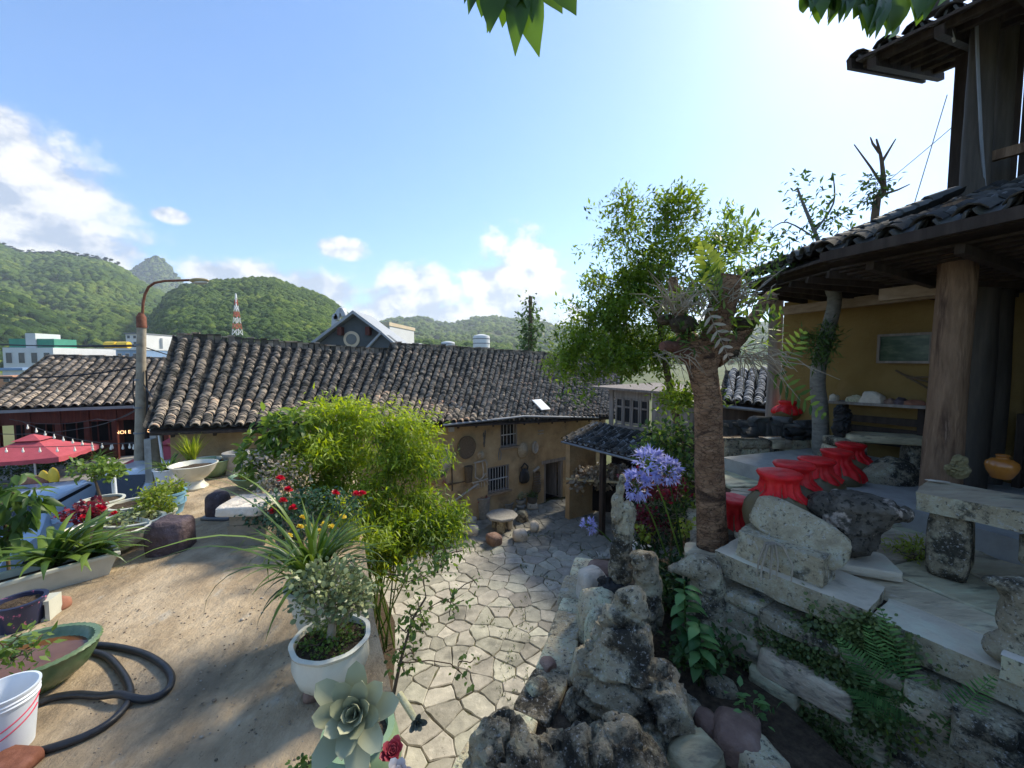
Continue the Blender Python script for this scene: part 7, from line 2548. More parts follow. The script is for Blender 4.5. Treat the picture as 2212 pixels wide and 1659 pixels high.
# ------------------------------------------------------------------ plants
L_TREE = leafm('small_tree_leaf', (.03, .07, .012), (.22, .33, .04), transl=.5)
L_BAMBOO = leafm('bamboo_leaf', (.06, .14, .015), (.50, .60, .06), transl=.5, scale=1.2)
L_DARK = leafm('dark_leaf', (.018, .045, .012), (.10, .18, .04), transl=.35)
L_SHRUB = leafm('shrub_leaf', (.035, .085, .018), (.22, .32, .06), transl=.45)
L_YELLOW = leafm('yellow_green_leaf', (.13, .20, .02), (.42, .48, .08), transl=.45)
L_STRAP = leafm('strap_leaf', (.03, .075, .013), (.20, .29, .05), transl=.35, rough=.35)
L_JADE = leafm('jade_leaf', (.13, .17, .07), (.40, .43, .20), transl=.15, rough=.4)
L_GREY = leafm('grey_succulent', (.30, .31, .18), (.48, .48, .31), transl=.15, rough=.55)
L_REDLEAF = leafm('red_leaf', (.10, .012, .018), (.32, .04, .05), transl=.35)
L_ROSE = leafm('bluish_rose_leaf', (.02, .06, .035), (.08, .16, .09), transl=.3)
L_FERN = leafm('fern_leaf', (.04, .12, .035), (.20, .38, .12), transl=.35)
L_DRY = leafm('dry_succulent', (.20, .15, .10), (.48, .42, .32), transl=.2)
L_PURPLE = leafm('lilac_petal', (.30, .29, .56), (.56, .55, .82), transl=.35)
L_REDPETAL = leafm('red_petal', (.38, .012, .015), (.72, .04, .04), transl=.3)
L_YELPETAL = leafm('yellow_petal', (.62, .48, .03), (.80, .72, .16), transl=.3)
L_BIG = leafm('overhead_leaf', (.03, .075, .012), (.10, .19, .03), transl=.5, rough=.35)
L_MOSSVINE = leafm('wall_creeper', (.035, .07, .018), (.22, .27, .09), transl=.3)
NARROW = (np.array([(0, 0, 0), (-.5, .35, .02), (0, 1, -.10), (.5, .35, .02)]), np.array([(0, 3, 2), (0, 2, 1)]))
ROUND = (np.array([(0, 0, 0), (-.36, .35, .05), (-.34, .75, .05), (0, 1, 0), (.34, .75, .05), (.36, .35, .05)]), np.array([(0, 5, 1), (1, 5, 4), (1, 4, 2), (2, 4, 3)]))


def wr(rpx, D): return rpx * .4629 / 400 * D


def blob(px, py, D, rx, ry=None, rz=None):
    """crown volume from its place and size in the picture"""
    a = at(px, py, D)
    rx = wr(rx, D)
    return (np.array(a[:]), np.array([rx, rz if rz else rx * .8, wr(ry, D) if ry else rx]))


def in_blobs(blobs, n, g, shell=.35, clumps=0, sig=.12):
    if clumps:                                   # sprays round a limited number of branch ends, with gaps between
        C, d, k = in_blobs(blobs, clumps, g, .45)
        j = g.integers(0, clumps, n)
        o = g.normal(size=(n, 3)) * np.array([1, 1, .6]) * sig
        return C[j] + o, unit(d[j] * .5 + unit(o)), o[:, 2] / sig
    w = np.array([b[1].prod() ** .67 for b in blobs])
    k = g.choice(len(blobs), n, p=w / w.sum())
    d = unit(g.normal(size=(n, 3)))
    r = g.random(n) ** shell
    C = np.array([b[0] for b in blobs])[k]
    Rr = np.array([b[1] for b in blobs])[k]
    return C + d * r[:, None] * Rr, d, k


def leaves_at(P, out, g, per, spread, size, tpl, width=1.0, droop=.3, updir=.2, val=None, sizevar=.35):
    """a spray of leaves round each point"""
    n = len(P) * per
    Q = np.repeat(P, per, axis=0) + g.normal(size=(n, 3)) * spread
    D = unit(np.repeat(out, per, axis=0) * .7 + g.normal(size=(n, 3)) * .75 + np.array([0, 0, updir - droop]))
    Nn = unit(g.normal(size=(n, 3)) * .5 + np.array([0, 0, 1.0]))
    sz = size * g.uniform(1 - sizevar, 1 + sizevar, n)
    X, Y, Z = leaf_frames(D, Nn, sz, width)
    v = np.repeat(g.random(len(P)) * .55, per) + g.random(n) * .4 if val is None else np.repeat(val, per) + g.random(n) * .3
    return inst(tpl[0], tpl[1], X, Y, Z, Q, np.clip(v, .01, .97))


def foliage(parts, name, mat, parent, world=True):
    V, F, A, k = [], [], [], 0
    for (v, f, a) in parts:
        V.append(v); F.append(f + k); A.append(a); k += len(v)
    return obj(name, np_mesh(name, np.concatenate(V), np.concatenate(F), np.concatenate(A), smooth=False), mat, parent, world)


def skeleton(trunk, r0, tips, twig=.006, jit=.12, seed=1, seg=4):
    """branches joining every tip to what has already grown: one continuous limb system"""
    g = random.Random(seed)
    nodes = [Vector(p) for p in trunk]
    rad = [r0 * (1 - .6 * i / len(trunk)) for i in range(len(trunk))]
    mb = MB()
    mb.tube(trunk, rad, 8, jit=.06)
    order = sorted(range(len(tips)), key=lambda i: min((Vector(tips[i]) - q).length for q in nodes))
    for i in order:
        t = Vector(tips[i])
        j = min(range(len(nodes)), key=lambda k: (nodes[k] - t).length + (0.3 * max(0, nodes[k].z - t.z)))
        a = nodes[j]
        L = (t - a).length
        ra = max(twig * 1.2, rad[j] * .62)
        m1 = a.lerp(t, .35) + Vector((g.uniform(-jit, jit), g.uniform(-jit, jit), g.uniform(0, jit))) * L
        m2 = a.lerp(t, .7) + Vector((g.uniform(-jit, jit), g.uniform(-jit, jit), g.uniform(0, jit))) * L
        mb.tube([a, m1, m2, t], [ra, ra * .8, max(twig, ra * .55), twig], 5, cap=False)
        nodes += [m1, m2, t]
        rad += [ra * .8, max(twig, ra * .55), twig]
    return mb


def plant(name, label, cat, base, blobs, n_tips, per, size, mat, tpl=None, trunk=None, r0=.03, bark=None, spread=.05, width=1.0, droop=.3, updir=.2, seed=1, group=None, shell=.4, clumps=0, sig=.12, twig=.004, skel_tips=60):
    t = thing(name, label, cat, base, 0, group)
    g = np.random.default_rng(seed)
    P, d, k = in_blobs(blobs, n_tips, g, shell, clumps, sig)
    trunk = trunk or [Vector(base), Vector(base) + Vector((0, 0, .1))]
    mb = skeleton(trunk, r0, [tuple(p) for p in P[:skel_tips]], twig=twig, seed=seed)
    mb.build('trunk', bark or M_TWIG, t, world=True, smooth=True)
    val = np.clip(.30 + (.13 * k if clumps else 0) + .25 * fbm(P * 2.2, seed, 2) + g.normal(0, .12, len(P)), .02, .66)  # clumped crowns: upper leaves coloured lighter, as if lit from above
    foliage([leaves_at(P, d, g, per, spread, size, tpl or LEAF4, width, droop, updir, val)], 'crown', mat, t)
    return t


# small-leaved tree behind the cut trunk
PB = [blob(1375, 470, 6.4, 52, 60), blob(1465, 490, 6.3, 62, 72), blob(1325, 515, 6.5, 50, 40), blob(1415, 575, 6.4, 95, 80), blob(1330, 640, 6.5, 80, 70), blob(1265, 690, 6.5, 62, 55), blob(1430, 690, 6.2, 100, 90),
      blob(1320, 745, 6.4, 95, 70), blob(1235, 770, 6.4, 48, 55), blob(1400, 785, 6.1, 62, 38), blob(1320, 800, 6.0, 62, 40), blob(1265, 850, 6.0, 34, 42), blob(1465, 850, 5.8, 48, 55), blob(1560, 530, 6.6, 55, 60), blob(1600, 600, 6.6, 40, 45)]
b = at(1500, 1100, 6.2)
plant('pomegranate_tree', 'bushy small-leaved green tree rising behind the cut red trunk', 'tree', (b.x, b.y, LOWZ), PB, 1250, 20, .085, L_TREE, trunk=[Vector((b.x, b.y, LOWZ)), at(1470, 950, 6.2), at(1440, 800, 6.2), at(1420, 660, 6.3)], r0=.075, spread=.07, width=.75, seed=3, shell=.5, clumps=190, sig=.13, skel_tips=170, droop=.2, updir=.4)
# bamboo clump
BB = [blob(720, 925, 6.6, 62, 45), blob(765, 905, 6.7, 42, 40), blob(850, 915, 6.6, 50, 45), blob(905, 930, 6.5, 50, 50), blob(790, 985, 6.6, 95, 60), blob(880, 985, 6.5, 75, 55), blob(935, 985, 6.3, 38, 60), blob(705, 1010, 6.6, 60, 60),
      blob(650, 965, 6.6, 40, 40), blob(660, 1010, 5.9, 40, 30), blob(700, 985, 6.0, 45, 40), blob(690, 1060, 6.3, 50, 45), blob(840, 1200, 5.6, 70, 34), blob(890, 1245, 5.6, 45, 26), blob(800, 1245, 5.7, 40, 24), blob(745, 1105, 5.2, 40, 40), blob(790, 1160, 5.1, 45, 40), blob(840, 1050, 6.3, 100, 55), blob(760, 1075, 6.2, 70, 60), blob(915, 1120, 5.9, 80, 55), blob(830, 1150, 5.8, 85, 60), blob(900, 1190, 5.7, 65, 45), blob(970, 1120, 6.0, 30, 40)]
b = at(800, 1250, 6.3)
g = np.random.default_rng(5)
bz_ = .6
bt = thing('bamboo_clump', 'bright yellow-green bamboo clump hiding the middle of the mud house', 'bamboo', (b.x, b.y, bz_))
P, d, k = in_blobs(BB, 1900, g, .5, 120, .13)
for i in range(26):
    tip = Vector(P[i * 7])
    a = Vector((b.x + g.uniform(-.5, .5), b.y + g.uniform(-.3, .3), bz_))
    m = a.lerp(tip, .6) + Vector((0, 0, .25))
    MB().tube([a, m, tip], [.014, .010, .003], 6, cap=False).build('culm', L_SHRUB, bt, world=True, smooth=True)
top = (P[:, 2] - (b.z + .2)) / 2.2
val = np.clip(.10 + .36 * top + .16 * k + g.normal(0, .10, len(P)) + .2 * fbm(P * 1.6, 4, 2), .0, .67)  # leaf colour lightens upwards: top light and low shade put into the colour
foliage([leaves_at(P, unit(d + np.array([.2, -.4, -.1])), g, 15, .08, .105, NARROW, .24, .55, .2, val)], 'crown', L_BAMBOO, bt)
structure('bamboo_bed', *plate([(-1.93, 5.1), (-1.75, 5.4), (-2.1, 6.9), (-2.6, 7.8), (-2.95, 7.6)], -.05, .6), M_SOIL)
# broad-leaved plumeria beside it
plant('plumeria_shrub', 'broad-leaved shrub with bare branching stems left of the bamboo', 'shrub', lp(590, 1060), [blob(600, 930, 6.0, 45, 35), blob(560, 985, 6.0, 40, 40), blob(650, 915, 6.1, 40, 30), blob(625, 975, 6.0, 50, 40), blob(590, 1020, 5.9, 40, 30)], 90, 9, .15, L_SHRUB, LEAF6,
      trunk=[lp(592, 1065), at(588, 1010, 6.0), at(610, 960, 6.0)], r0=.03, bark=M_DRYTWIG, spread=.05, width=.75, droop=.7, seed=8)
plant('dry_shrub', 'half dry pinkish twiggy shrub under the plumeria', 'shrub', lp(610, 1090), [blob(560, 1000, 5.6, 30, 30), blob(620, 1020, 5.6, 45, 40), blob(600, 1050, 5.5, 50, 30)], 120, 6, .06, L_DRY, trunk=[lp(600, 1100), at(600, 1050, 5.5)], r0=.02, spread=.06, seed=9)
# rose bush with red and yellow blooms
rb = lp(640, 1180)
plant('rose_bush', 'rose bush with bluish leaves and deep red blooms behind the strap leaves', 'shrub', rb, [blob(600, 1100, 4.9, 50, 28), blob(560, 1110, 4.9, 35, 25), blob(660, 1085, 5.0, 50, 35), blob(740, 1090, 5.0, 45, 30), blob(640, 1130, 4.8, 60, 30)], 150, 9, .058, L_ROSE, LEAF6, trunk=[rb, at(630, 1130, 4.9)], r0=.018, spread=.05, seed=11)


def bloom(px, py, D, r, mat, seed, n=16, cup=.5):
    g = np.random.default_rng(seed)
    c = np.array(at(px, py, D)[:])
    a = g.uniform(0, 6.28, n)
    e = np.linspace(1.4, -.05, n)
    D_ = np.stack([np.cos(a) * np.cos(e), np.sin(a) * np.cos(e), np.sin(e)], 1)
    X, Y, Z = leaf_frames(D_, unit(np.array([0, 0, 1.0]) - D_ * .6), np.full(n, r), 1.3)
    return inst(ROUND[0], ROUND[1], X, Y, Z, c + D_ * r * .1, g.random(n) * .95)


def bloom_thing(px, py, D, r, mat, seed, label, group, name='rose_bloom'):
    t = thing(name, label, 'flower', at(px, py, D), 0, group)
    foliage([bloom(px, py, D, r, mat, seed)], 'petals', mat, t)
    p = at(px, py, D)
    MB().tube([p, p + Vector((.02, .03, -.22))], .004, 5).build('stem', L_STRAP, t, world=True)


for i, (px, py) in enumerate(((590, 1106), (611, 1084), (634, 1099), (605, 1036), (622, 1060), (724, 1068), (770, 1070), (782, 1069))):
    bloom_thing(px, py, 4.75, .055, L_REDPETAL, 30 + i, 'deep red rose bloom on the rose bush', 'red roses')
for i, (px, py) in enumerate(((654, 1120), (668, 1138), (648, 1140), (700, 1134), (690, 1150), (716, 1140), (740, 1118), (625, 1160))):
    bloom_thing(px, py, 4.3, .042, L_YELPETAL, 50 + i, 'pale yellow bloom among the strap leaves', 'yellow flowers', 'yellow_bloom')


# strap-leaved plants: every long leaf a part
def strap_plant(name, label, base, n, length, width, seed, mat=L_STRAP, arch=(.5, 1.4), up=(.5, 1.2), group=None, long_out=0, tip=.06, cat='plant'):
    rnd = random.Random(seed)
    t = thing(name, label, cat, base, 0, group)
    for i in range(n):
        a = rnd.uniform(0, 6.28)
        L = length * rnd.uniform(.6, 1.1)
        if i < long_out: L = length * rnd.uniform(1.3, 1.9); a = rnd.uniform(2.4, 4.4)
        el = rnd.uniform(*up)
        bend = rnd.uniform(*arch) * (1.3 if i < long_out else 1)
        p = Vector((rnd.uniform(-.05, .05), rnd.uniform(-.05, .05), 0))
        pts, e = [], el
        k = 9
        for s in range(k + 1):
            pts.append(p.copy())
            p = p + Vector((math.cos(a) * math.cos(e), math.sin(a) * math.cos(e), math.sin(e))) * (L / k)
            e -= bend / k * (1 + s / k)
        w = width * rnd.uniform(.7, 1.15)
        ws = [w * (.55 + .45 * math.sin(math.pi * min(1, .25 + s / k * .9))) * (1 if s < k - 1 else .5) for s in range(k)] + [w * tip]
        mb = MB()
        mb.val = rnd.random() * .95 + .01
        mb.strip(pts, ws, (-math.sin(a), math.cos(a), 0), .35)
        mb.build('leaf', mat, t, smooth=True, angle=R(80))
    return t


strap_plant('orchid', 'orchid with masses of long arching strap leaves in the tall pale pot', PO + Vector((0, 0, .43)), 120, .84, .019, 4, arch=(.5, 1.7), up=(.75, 1.5), long_out=8)
tz_ = tr.location + Vector((0, 0, .2))
strap_plant('crinum_lily', 'lily with broad glossy leaves filling the white trough', tz_ + Vector((-.1, .05, 0)), 40, .74, .040, 6, arch=(.6, 1.5), up=(.5, 1.3))
strap_plant('crinum_lily', 'second broad-leaved lily at the far end of the white trough', tz_ + Vector((.12, .22, 0)), 28, .66, .036, 7, arch=(.6, 1.5), up=(.4, 1.2))
p = lp(345, 1052) + Vector((0, .2, .27))
strap_plant('spiky_succulent', 'yellow-green clump of upright spiky stems below the lamp pole', p + Vector((.05, .5, .05)), 90, .56, .015, 8, mat=L_YELLOW, arch=(.0, .35), up=(.9, 1.5), tip=.2)
strap_plant('dark_lily', 'dark green strap-leaved plant in the white plastic tub', p, 34, .46, .02, 9, arch=(.5, 1.4), up=(.5, 1.3))
p = bpy.data.objects['palm_pot'].location + Vector((0, 0, .4))
strap_plant('potted_palm', 'small palm with arching dark fronds by the road', p, 30, .8, .03, 10, mat=L_DARK, arch=(.8, 1.6), up=(.6, 1.4))
p = at(1490, 1180, 3.5)
strap_plant('iris_leaves', 'upright blue-green sword leaves at the foot of the red trunk', Vector((p.x, p.y, BZ)), 10, .62, .022, 12, mat=L_ROSE, arch=(.0, .3), up=(1.1, 1.5))
strap_plant('bed_grass_lily', 'arching green strap leaves in the bed behind the hooked stone', Vector((at(1440, 1250, 3.6).x, 3.6, BZ + .05)), 34, .42, .014, 13, mat=L_FERN, arch=(.8, 1.8), up=(.4, 1.2))

# potted plants along the left
def tuft(name, label, base, h, w, n_tips, per, size, mat, tpl=None, seed=1, stem=.1, width=1.0, bark=None, spread=.04, droop=.3, flat=.6, r0=.008):
    base = Vector(base)
    bl = [(np.array(base[:]) + np.array([0, 0, stem + h / 2]), np.array([w / 2, w / 2, h / 2]))]
    return plant(name, label, 'plant', base, bl, n_tips, per, size, mat, tpl, trunk=[base, base + Vector((0, 0, stem))], r0=r0, bark=bark, spread=spread, width=width, droop=droop, seed=seed, skel_tips=min(30, n_tips))


p = lp(190, 1140) + Vector((-.1, .3, .27))
plant('bonsai_tree', 'small bonsai with flat layered green leaves in the tapered cream pot', 'tree', p, [(np.array((p + Vector((-.05, 0, .52)))[:]), np.array([.36, .26, .07])), (np.array((p + Vector((.14, 0, .44)))[:]), np.array([.2, .2, .05]))], 60, 9, .07, L_SHRUB, LEAF6,
      trunk=[p, p + Vector((-.05, 0, .2)), p + Vector((-.1, 0, .42))], r0=.02, bark=M_TWIG, spread=.04, seed=14)
tuft('creeping_plant', 'yellow-green leafy mound spilling over the cream pot beside the blue pot', lp(318, 1150) + Vector((0, .15, .10)), .50, .40, 110, 9, .05, L_YELLOW, LEAF6, 15, stem=.0)
tuft('variegated_plant', 'low yellow-green foliage in the sky blue pot', lp(347, 1118) + Vector((0, .15, .28)), .2, .42, 60, 8, .05, L_YELLOW, LEAF6, 16, stem=.0)
tuft('geranium', 'geranium with reddish leaves in front of the bonsai pot', lp(200, 1150) + Vector((-.2, .1, .12)), .22, .45, 60, 7, .055, L_REDLEAF, ROUND, 17, stem=.02)
for i, (px, py) in enumerate(((214, 1098), (222, 1101), (246, 1112), (178, 1120))):
    bloom_thing(px, py, 4.9, .05, L_REDPETAL, 70 + i, 'bright red geranium bloom in front of the bonsai pot', 'geranium blooms', 'geranium_bloom')
tuft('withered_plant', 'withered grey-green trailing plant in the flower-painted planter', lp(258, 1178) + Vector((0, .2, .22)), .10, .5, 60, 8, .045, L_JADE, ROUND, 18, stem=.0)
tuft('small_fern', 'small bright ferns and seedlings in the shallow oval planter', lp(537, 1060) + Vector((0, .2, .18)), .38, .55, 60, 10, .06, L_YELLOW, NARROW, 19, stem=.0, width=.5)
p = at(10, 1120, 4.3)
plant('mango_sapling', 'sapling with drooping long green leaves beyond the trough lily', 'tree', (p.x, p.y, ROADZ), [blob(0, 1130, 4.2, 45, 45), blob(55, 1085, 4.3, 35, 30), blob(20, 1040, 4.4, 40, 25)], 30, 7, .19, L_SHRUB, LEAF6, trunk=[Vector((p.x, p.y, ROADZ)), at(10, 1120, 4.3)], r0=.02, spread=.03, width=.6, droop=1.3, seed=20)
tuft('bowl_weeds', 'thin weeds hanging over the green ribbed bowl', at(20, 1440, 2.5), .2, .34, 26, 7, .06, L_SHRUB, NARROW, 21, stem=.0, width=.45)
tuft('road_shrub', 'dark clipped shrubs along the foot of the red house', at(60, 1022, 14.2), .5, 3.0, 160, 8, .12, L_DARK, None, 22, stem=.0)
tuft('stone_tub_plant', 'reddish spiky plants in the tall stone tub', onz(*Z3(710, 1380), .03) + Vector((0, .2, .55)), .16, .4, 40, 6, .07, L_REDLEAF, NARROW, 23, stem=.0, width=.4)
tuft('basin_plant', 'brownish succulents in the basin by the door', onz(*Z3(1145, 1292), .03) + Vector((0, .15, .42)), .14, .38, 40, 5, .06, L_DARK, NARROW, 24, stem=.0, width=.5)
tuft('cactus', 'grey knobbly cactus on the two-tiered stone bowl', onz(*Z3(1045, 1300), .03) + Vector((0, .12, .40)), .18, .24, 30, 6, .05, L_GREY, ROUND, 25, stem=.0)

# jade plant
P_ = PJ + Vector((0, 0, .33))
jt = plant('jade_plant', 'jade plant with thick grey-green round leaves on many gnarled stems', 'plant', P_, [(np.array((P_ + Vector((0, 0, .34)))[:]), np.array([.24, .24, .22])), (np.array((P_ + Vector((-.12, 0, .42)))[:]), np.array([.14, .16, .14])), (np.array((P_ + Vector((.15, 0, .30)))[:]), np.array([.15, .16, .16]))], 260, 7, .034, L_JADE, ROUND,
           trunk=[P_, P_ + Vector((.01, 0, .10)), P_ + Vector((0, 0, .2))], r0=.035, bark=M_DRYTWIG, spread=.022, droop=.0, updir=.5, seed=26, skel_tips=120, twig=.0045)
tuft('pot_weeds', 'low green weeds carpeting the jade plant pot', P_ - Vector((0, .0, .02)), .05, .42, 120, 6, .022, L_SHRUB, ROUND, 27, stem=.0, spread=.02)


# grey rosettes with thick leaves
def rosette(name, label, c, axis, n, L, W, seed, mat=L_GREY, stem_to=None, th=.16, open_=(1.35, .15), red=False):
    rnd = random.Random(seed)
    c = Vector(c)
    axis = Vector(axis).normalized()
    t = thing(name, label, 'succulent', c)
    q = axis.to_track_quat('Z', 'Y').to_matrix()
    for i in range(n):
        f = i / (n - 1)
        a = i * 2.39996
        e = open_[0] + (open_[1] - open_[0]) * f
        l = L * (.45 + .55 * f) * rnd.uniform(.92, 1.06)
        w = W * (.5 + .5 * f)
        k, m = 8, 8
        vs, fs = [], []
        for s in range(k + 1):
            u = s / k
            wd = w * (.30 + .70 * math.sin(math.pi * min(.97, .10 + u * .78)) ** 1.2) if u < .93 else w * .34
            if s == k: wd = w * .04
            cup = .30 * wd
            x0 = l * u
            z0 = l * .18 * u * u
            for j in range(m):
                b = 2 * math.pi * j / m
                yy = wd * math.cos(b)
                zz = z0 + w * th * math.sin(b) * (1 - .4 * u) + cup * (yy / max(wd, 1e-4)) ** 2
                vs.append((x0, yy, zz))
        for s in range(k):
            for j in range(m):
                fs.append((s * m + j, s * m + (j + 1) % m, (s + 1) * m + (j + 1) % m, (s + 1) * m + j))
        fs.append(tuple(k * m + j for j in range(m)))
        M = q.to_4x4() @ Matrix.Rotation(a, 4, 'Z') @ Matrix.Rotation(-e, 4, 'Y')
        mb = MB()
        mb.val = rnd.random() * .9 + .02
        mb.add([M @ Vector(v) for v in vs], fs)
        mb.build('leaf', mat, t, smooth=True, angle=R(75))
    if stem_to is not None:
        e = Vector(stem_to)
        MB().tube([c - axis * .005, c.lerp(e, .4) - axis * .03, c.lerp(e, .75) - axis * .02, e], [.014, .016, .017, .018], 10, jit=.08).build('stem', pm('pale_stem', [(0.3, (.30, .28, .15)), (0.6, (.42, .40, .24)), (0.8, (.24, .17, .10))], scale=30, rough=.8), t, world=True, smooth=True)
    return t


ec = at(768, 1542, 1.42)
rosette('grey_rosette', 'large grey-green succulent rosette of thick pointed leaves on a bare stem', ec, (.10, -.66, .60), 24, .185, .046, 1, stem_to=PE_ + Vector((.10, -.16, .36)), th=.12, open_=(1.25, -.05))
p = at(900, 1560, 1.75)
rosette('dark_rosette', 'small dark grey rosette hanging over the courtyard edge', p, (.3, -.7, .3), 14, .05, .014, 2, mat=leafm('dark_succulent', (.05, .06, .05), (.13, .15, .12), transl=.05), stem_to=at(862, 1500, 1.9))
p = at(848, 1625, 1.5)
rosette('red_rosette', 'crimson succulent rosette below the big grey one', p, (.15, -.5, .85), 26, .06, .02, 3, mat=leafm('crimson_succulent', (.30, .02, .04), (.55, .10, .12), transl=.1), stem_to=p + Vector((-.05, .15, -.35)), open_=(1.45, .4))
p = at(862, 1676, 1.32)
rosette('pale_rosette', 'pale pinkish white rosette at the foot of the crimson one', p, (.1, -.4, .9), 16, .062, .02, 4, mat=leafm('pale_succulent', (.42, .38, .38), (.60, .56, .54), transl=.1), stem_to=p + Vector((-.05, .2, -.3)), open_=(1.3, .35))
tuft('edge_weeds', 'small dark succulents and weeds beside the green leaf pot', PE_ + Vector((-.28, .1, 0)), .12, .25, 40, 7, .035, L_DARK, ROUND, 28, stem=.0)

# bougainvillea sprays over the edge
b = at(850, 1500, 2.6)
plant('bougainvillea', 'straggling thorny branches with sparse leaves reaching over the courtyard', 'shrub', b, [blob(880, 1250, 2.9, 60, 40), blob(950, 1210, 3.1, 45, 45), blob(1000, 1190, 3.2, 30, 25), blob(900, 1330, 2.8, 55, 40), blob(980, 1300, 3.0, 40, 40), blob(1010, 1440, 2.8, 60, 16), blob(870, 1420, 2.6, 40, 50), blob(1030, 1255, 3.1, 15, 15)],
      95, 5, .045, L_SHRUB, LEAF6, trunk=[b, at(865, 1430, 2.65), at(890, 1340, 2.8), at(920, 1290, 2.9)], r0=.013, bark=M_TWIG, spread=.03, seed=29, shell=.7, skel_tips=80)

# ------------------------------------------------------------------ planting bed on the right
rt = thing('pruned_tree', 'stout tree with cracked bark, sawn-off limbs and clumps of orchids', 'tree', (1.72, 3.35, BZ))
TD = 3.35
T2 = lambda px, py, D=TD: at(px, py, D)
def limb(name, pts, rads, mat, n=20, seed=1, amp=.02):
    q = smooth_path(pts, 7)
    rr = list(np.interp(np.linspace(0, len(rads) - 1, len(q)), range(len(rads)), rads))
    mb = MB()
    mb.tube(q, rr, n)
    me = mb.mesh(name, True, R(60))
    V = get_v(me)
    C = np.repeat(np.array([p[:] for p in q]), n, axis=0)
    d = fbm(V * 7 + seed, seed, 4) * amp + fbm(V * np.array([22, 22, 9]) + seed, seed + 4, 2) * amp * .45
    set_v(me, V + unit(V - C + 1e-6) * d[:, None])
    return obj(name, me, mat, rt, True)
limb('trunk', [Vector((1.73, 3.38, BZ - .1)), T2(1537, 1180), T2(1532, 1000), T2(1528, 860), T2(1512, 780), T2(1500, 735)], [.145, .122, .112, .108, .115, .10], M_BARK, 24, 3, .018)
limb('limb', [T2(1515, 790), T2(1545, 720, 3.3), T2(1562, 650, 3.25), T2(1578, 592, 3.2)], [.12, .108, .098, .095], M_BARK, 18, 5, .03)
limb('limb', [T2(1505, 760), T2(1478, 720, 3.4), T2(1462, 660, 3.45), T2(1455, 600, 3.5)], [.10, .07, .05, .042], M_BARK, 16, 7, .03)
limb('limb', [T2(1540, 775), T2(1590, 735, 3.4), T2(1640, 672, 3.5), T2(1668, 640, 3.55)], [.09, .07, .055, .045], M_BARK, 16, 9, .03)
limb('limb', [T2(1490, 770), T2(1455, 750, 3.3), T2(1430, 748, 3.25)], [.07, .045, .03], M_REDBARK, 12, 11)
for k, (px, py, D, s) in enumerate(((1475, 700, 3.25, .12), (1600, 700, 3.4, .11), (1440, 690, 3.4, .08), (1575, 760, 3.4, .10))):
    o = obj('root_mat', rock_mesh('root_mat', (s * 2, s * 1.6, s * 1.2), 500 + k, sub=4, amp=.35, freq=3.0, flat=2, octv=5), M_ROOT, rt)
    p = at(px, py, D)
    o.matrix_parent_inverse = rt.matrix_basis.inverted()
    o.location = p - Vector((0, 0, s * .6))
rnd = random.Random(17)
mb = MB()
for (px, py, D, n, L, dn) in ((1470, 660, 3.2, 90, .26, 0), (1590, 650, 3.3, 60, .26, 0), (1620, 760, 3.3, 44, .42, 1), (1450, 760, 3.2, 18, .22, 1), (1540, 640, 3.2, 26, .34, 0)):
    c = at(px, py, D)
    for i in range(n):
        a = c + Vector((rnd.gauss(0, .09), rnd.gauss(0, .06), rnd.gauss(-.03, .03)))
        d = Vector((rnd.uniform(-1, 1), rnd.uniform(-.6, .4), rnd.uniform(.0, 1.1) if not dn else rnd.uniform(-1.1, .1))) * L * rnd.uniform(.5, 1.1)
        if dn: d.x = abs(d.x) * 1.2
        mb.tube([a, a + d * .5 + Vector((0, 0, .04)), a + d], [.0045, .004, .002], 5, cap=False)
tag(mb.build('aerial_root', M_DRYTWIG, rt, world=True), kind='stuff')
g = np.random.default_rng(9)
P, d, k = in_blobs([blob(1480, 650, 3.25, 55, 40), blob(1600, 650, 3.4, 55, 35), blob(1590, 540, 3.5, 60, 70), blob(1540, 620, 3.2, 45, 40), blob(1640, 720, 3.4, 50, 40), blob(1500, 720, 3.2, 50, 40), blob(1560, 690, 3.2, 60, 40)], 200, g, .6)
foliage([leaves_at(P, d, g, 4, .03, .085, NARROW, .28, .1, .5)], 'orchid_leaves', L_SHRUB, rt)


def pinnate(mb, base, tip, n, L, W, sag=.1, rnd=random, updir=(0, 0, 1)):
    """a frond: midrib with paired leaflets"""
    a, b = Vector(base), Vector(tip)
    d = b - a
    pts = [a + d * (i / 12) - Vector((0, 0, sag * (i / 12) ** 2)) for i in range(13)]
    mb.tube(pts, [.004 * (1 - .7 * i / 12) for i in range(13)], 5, cap=False)
    for i in range(n):
        f = .12 + .88 * i / n
        p = a + d * f - Vector((0, 0, sag * f * f))
        t = d.normalized()
        sd = t.cross(Vector(updir)).normalized()
        l = L * math.sin(math.pi * min(.93, .25 + f * .72))
        for s in (-1, 1):
            e = p + (sd * s + t * .55 + Vector((0, 0, rnd.uniform(-.15, .05)))).normalized() * l
            mb.val = rnd.random() * .9 + .02
            mb.strip([p, p.lerp(e, .4), p.lerp(e, .75), e], [W * .4, W, W * .7, W * .08], t, .1)


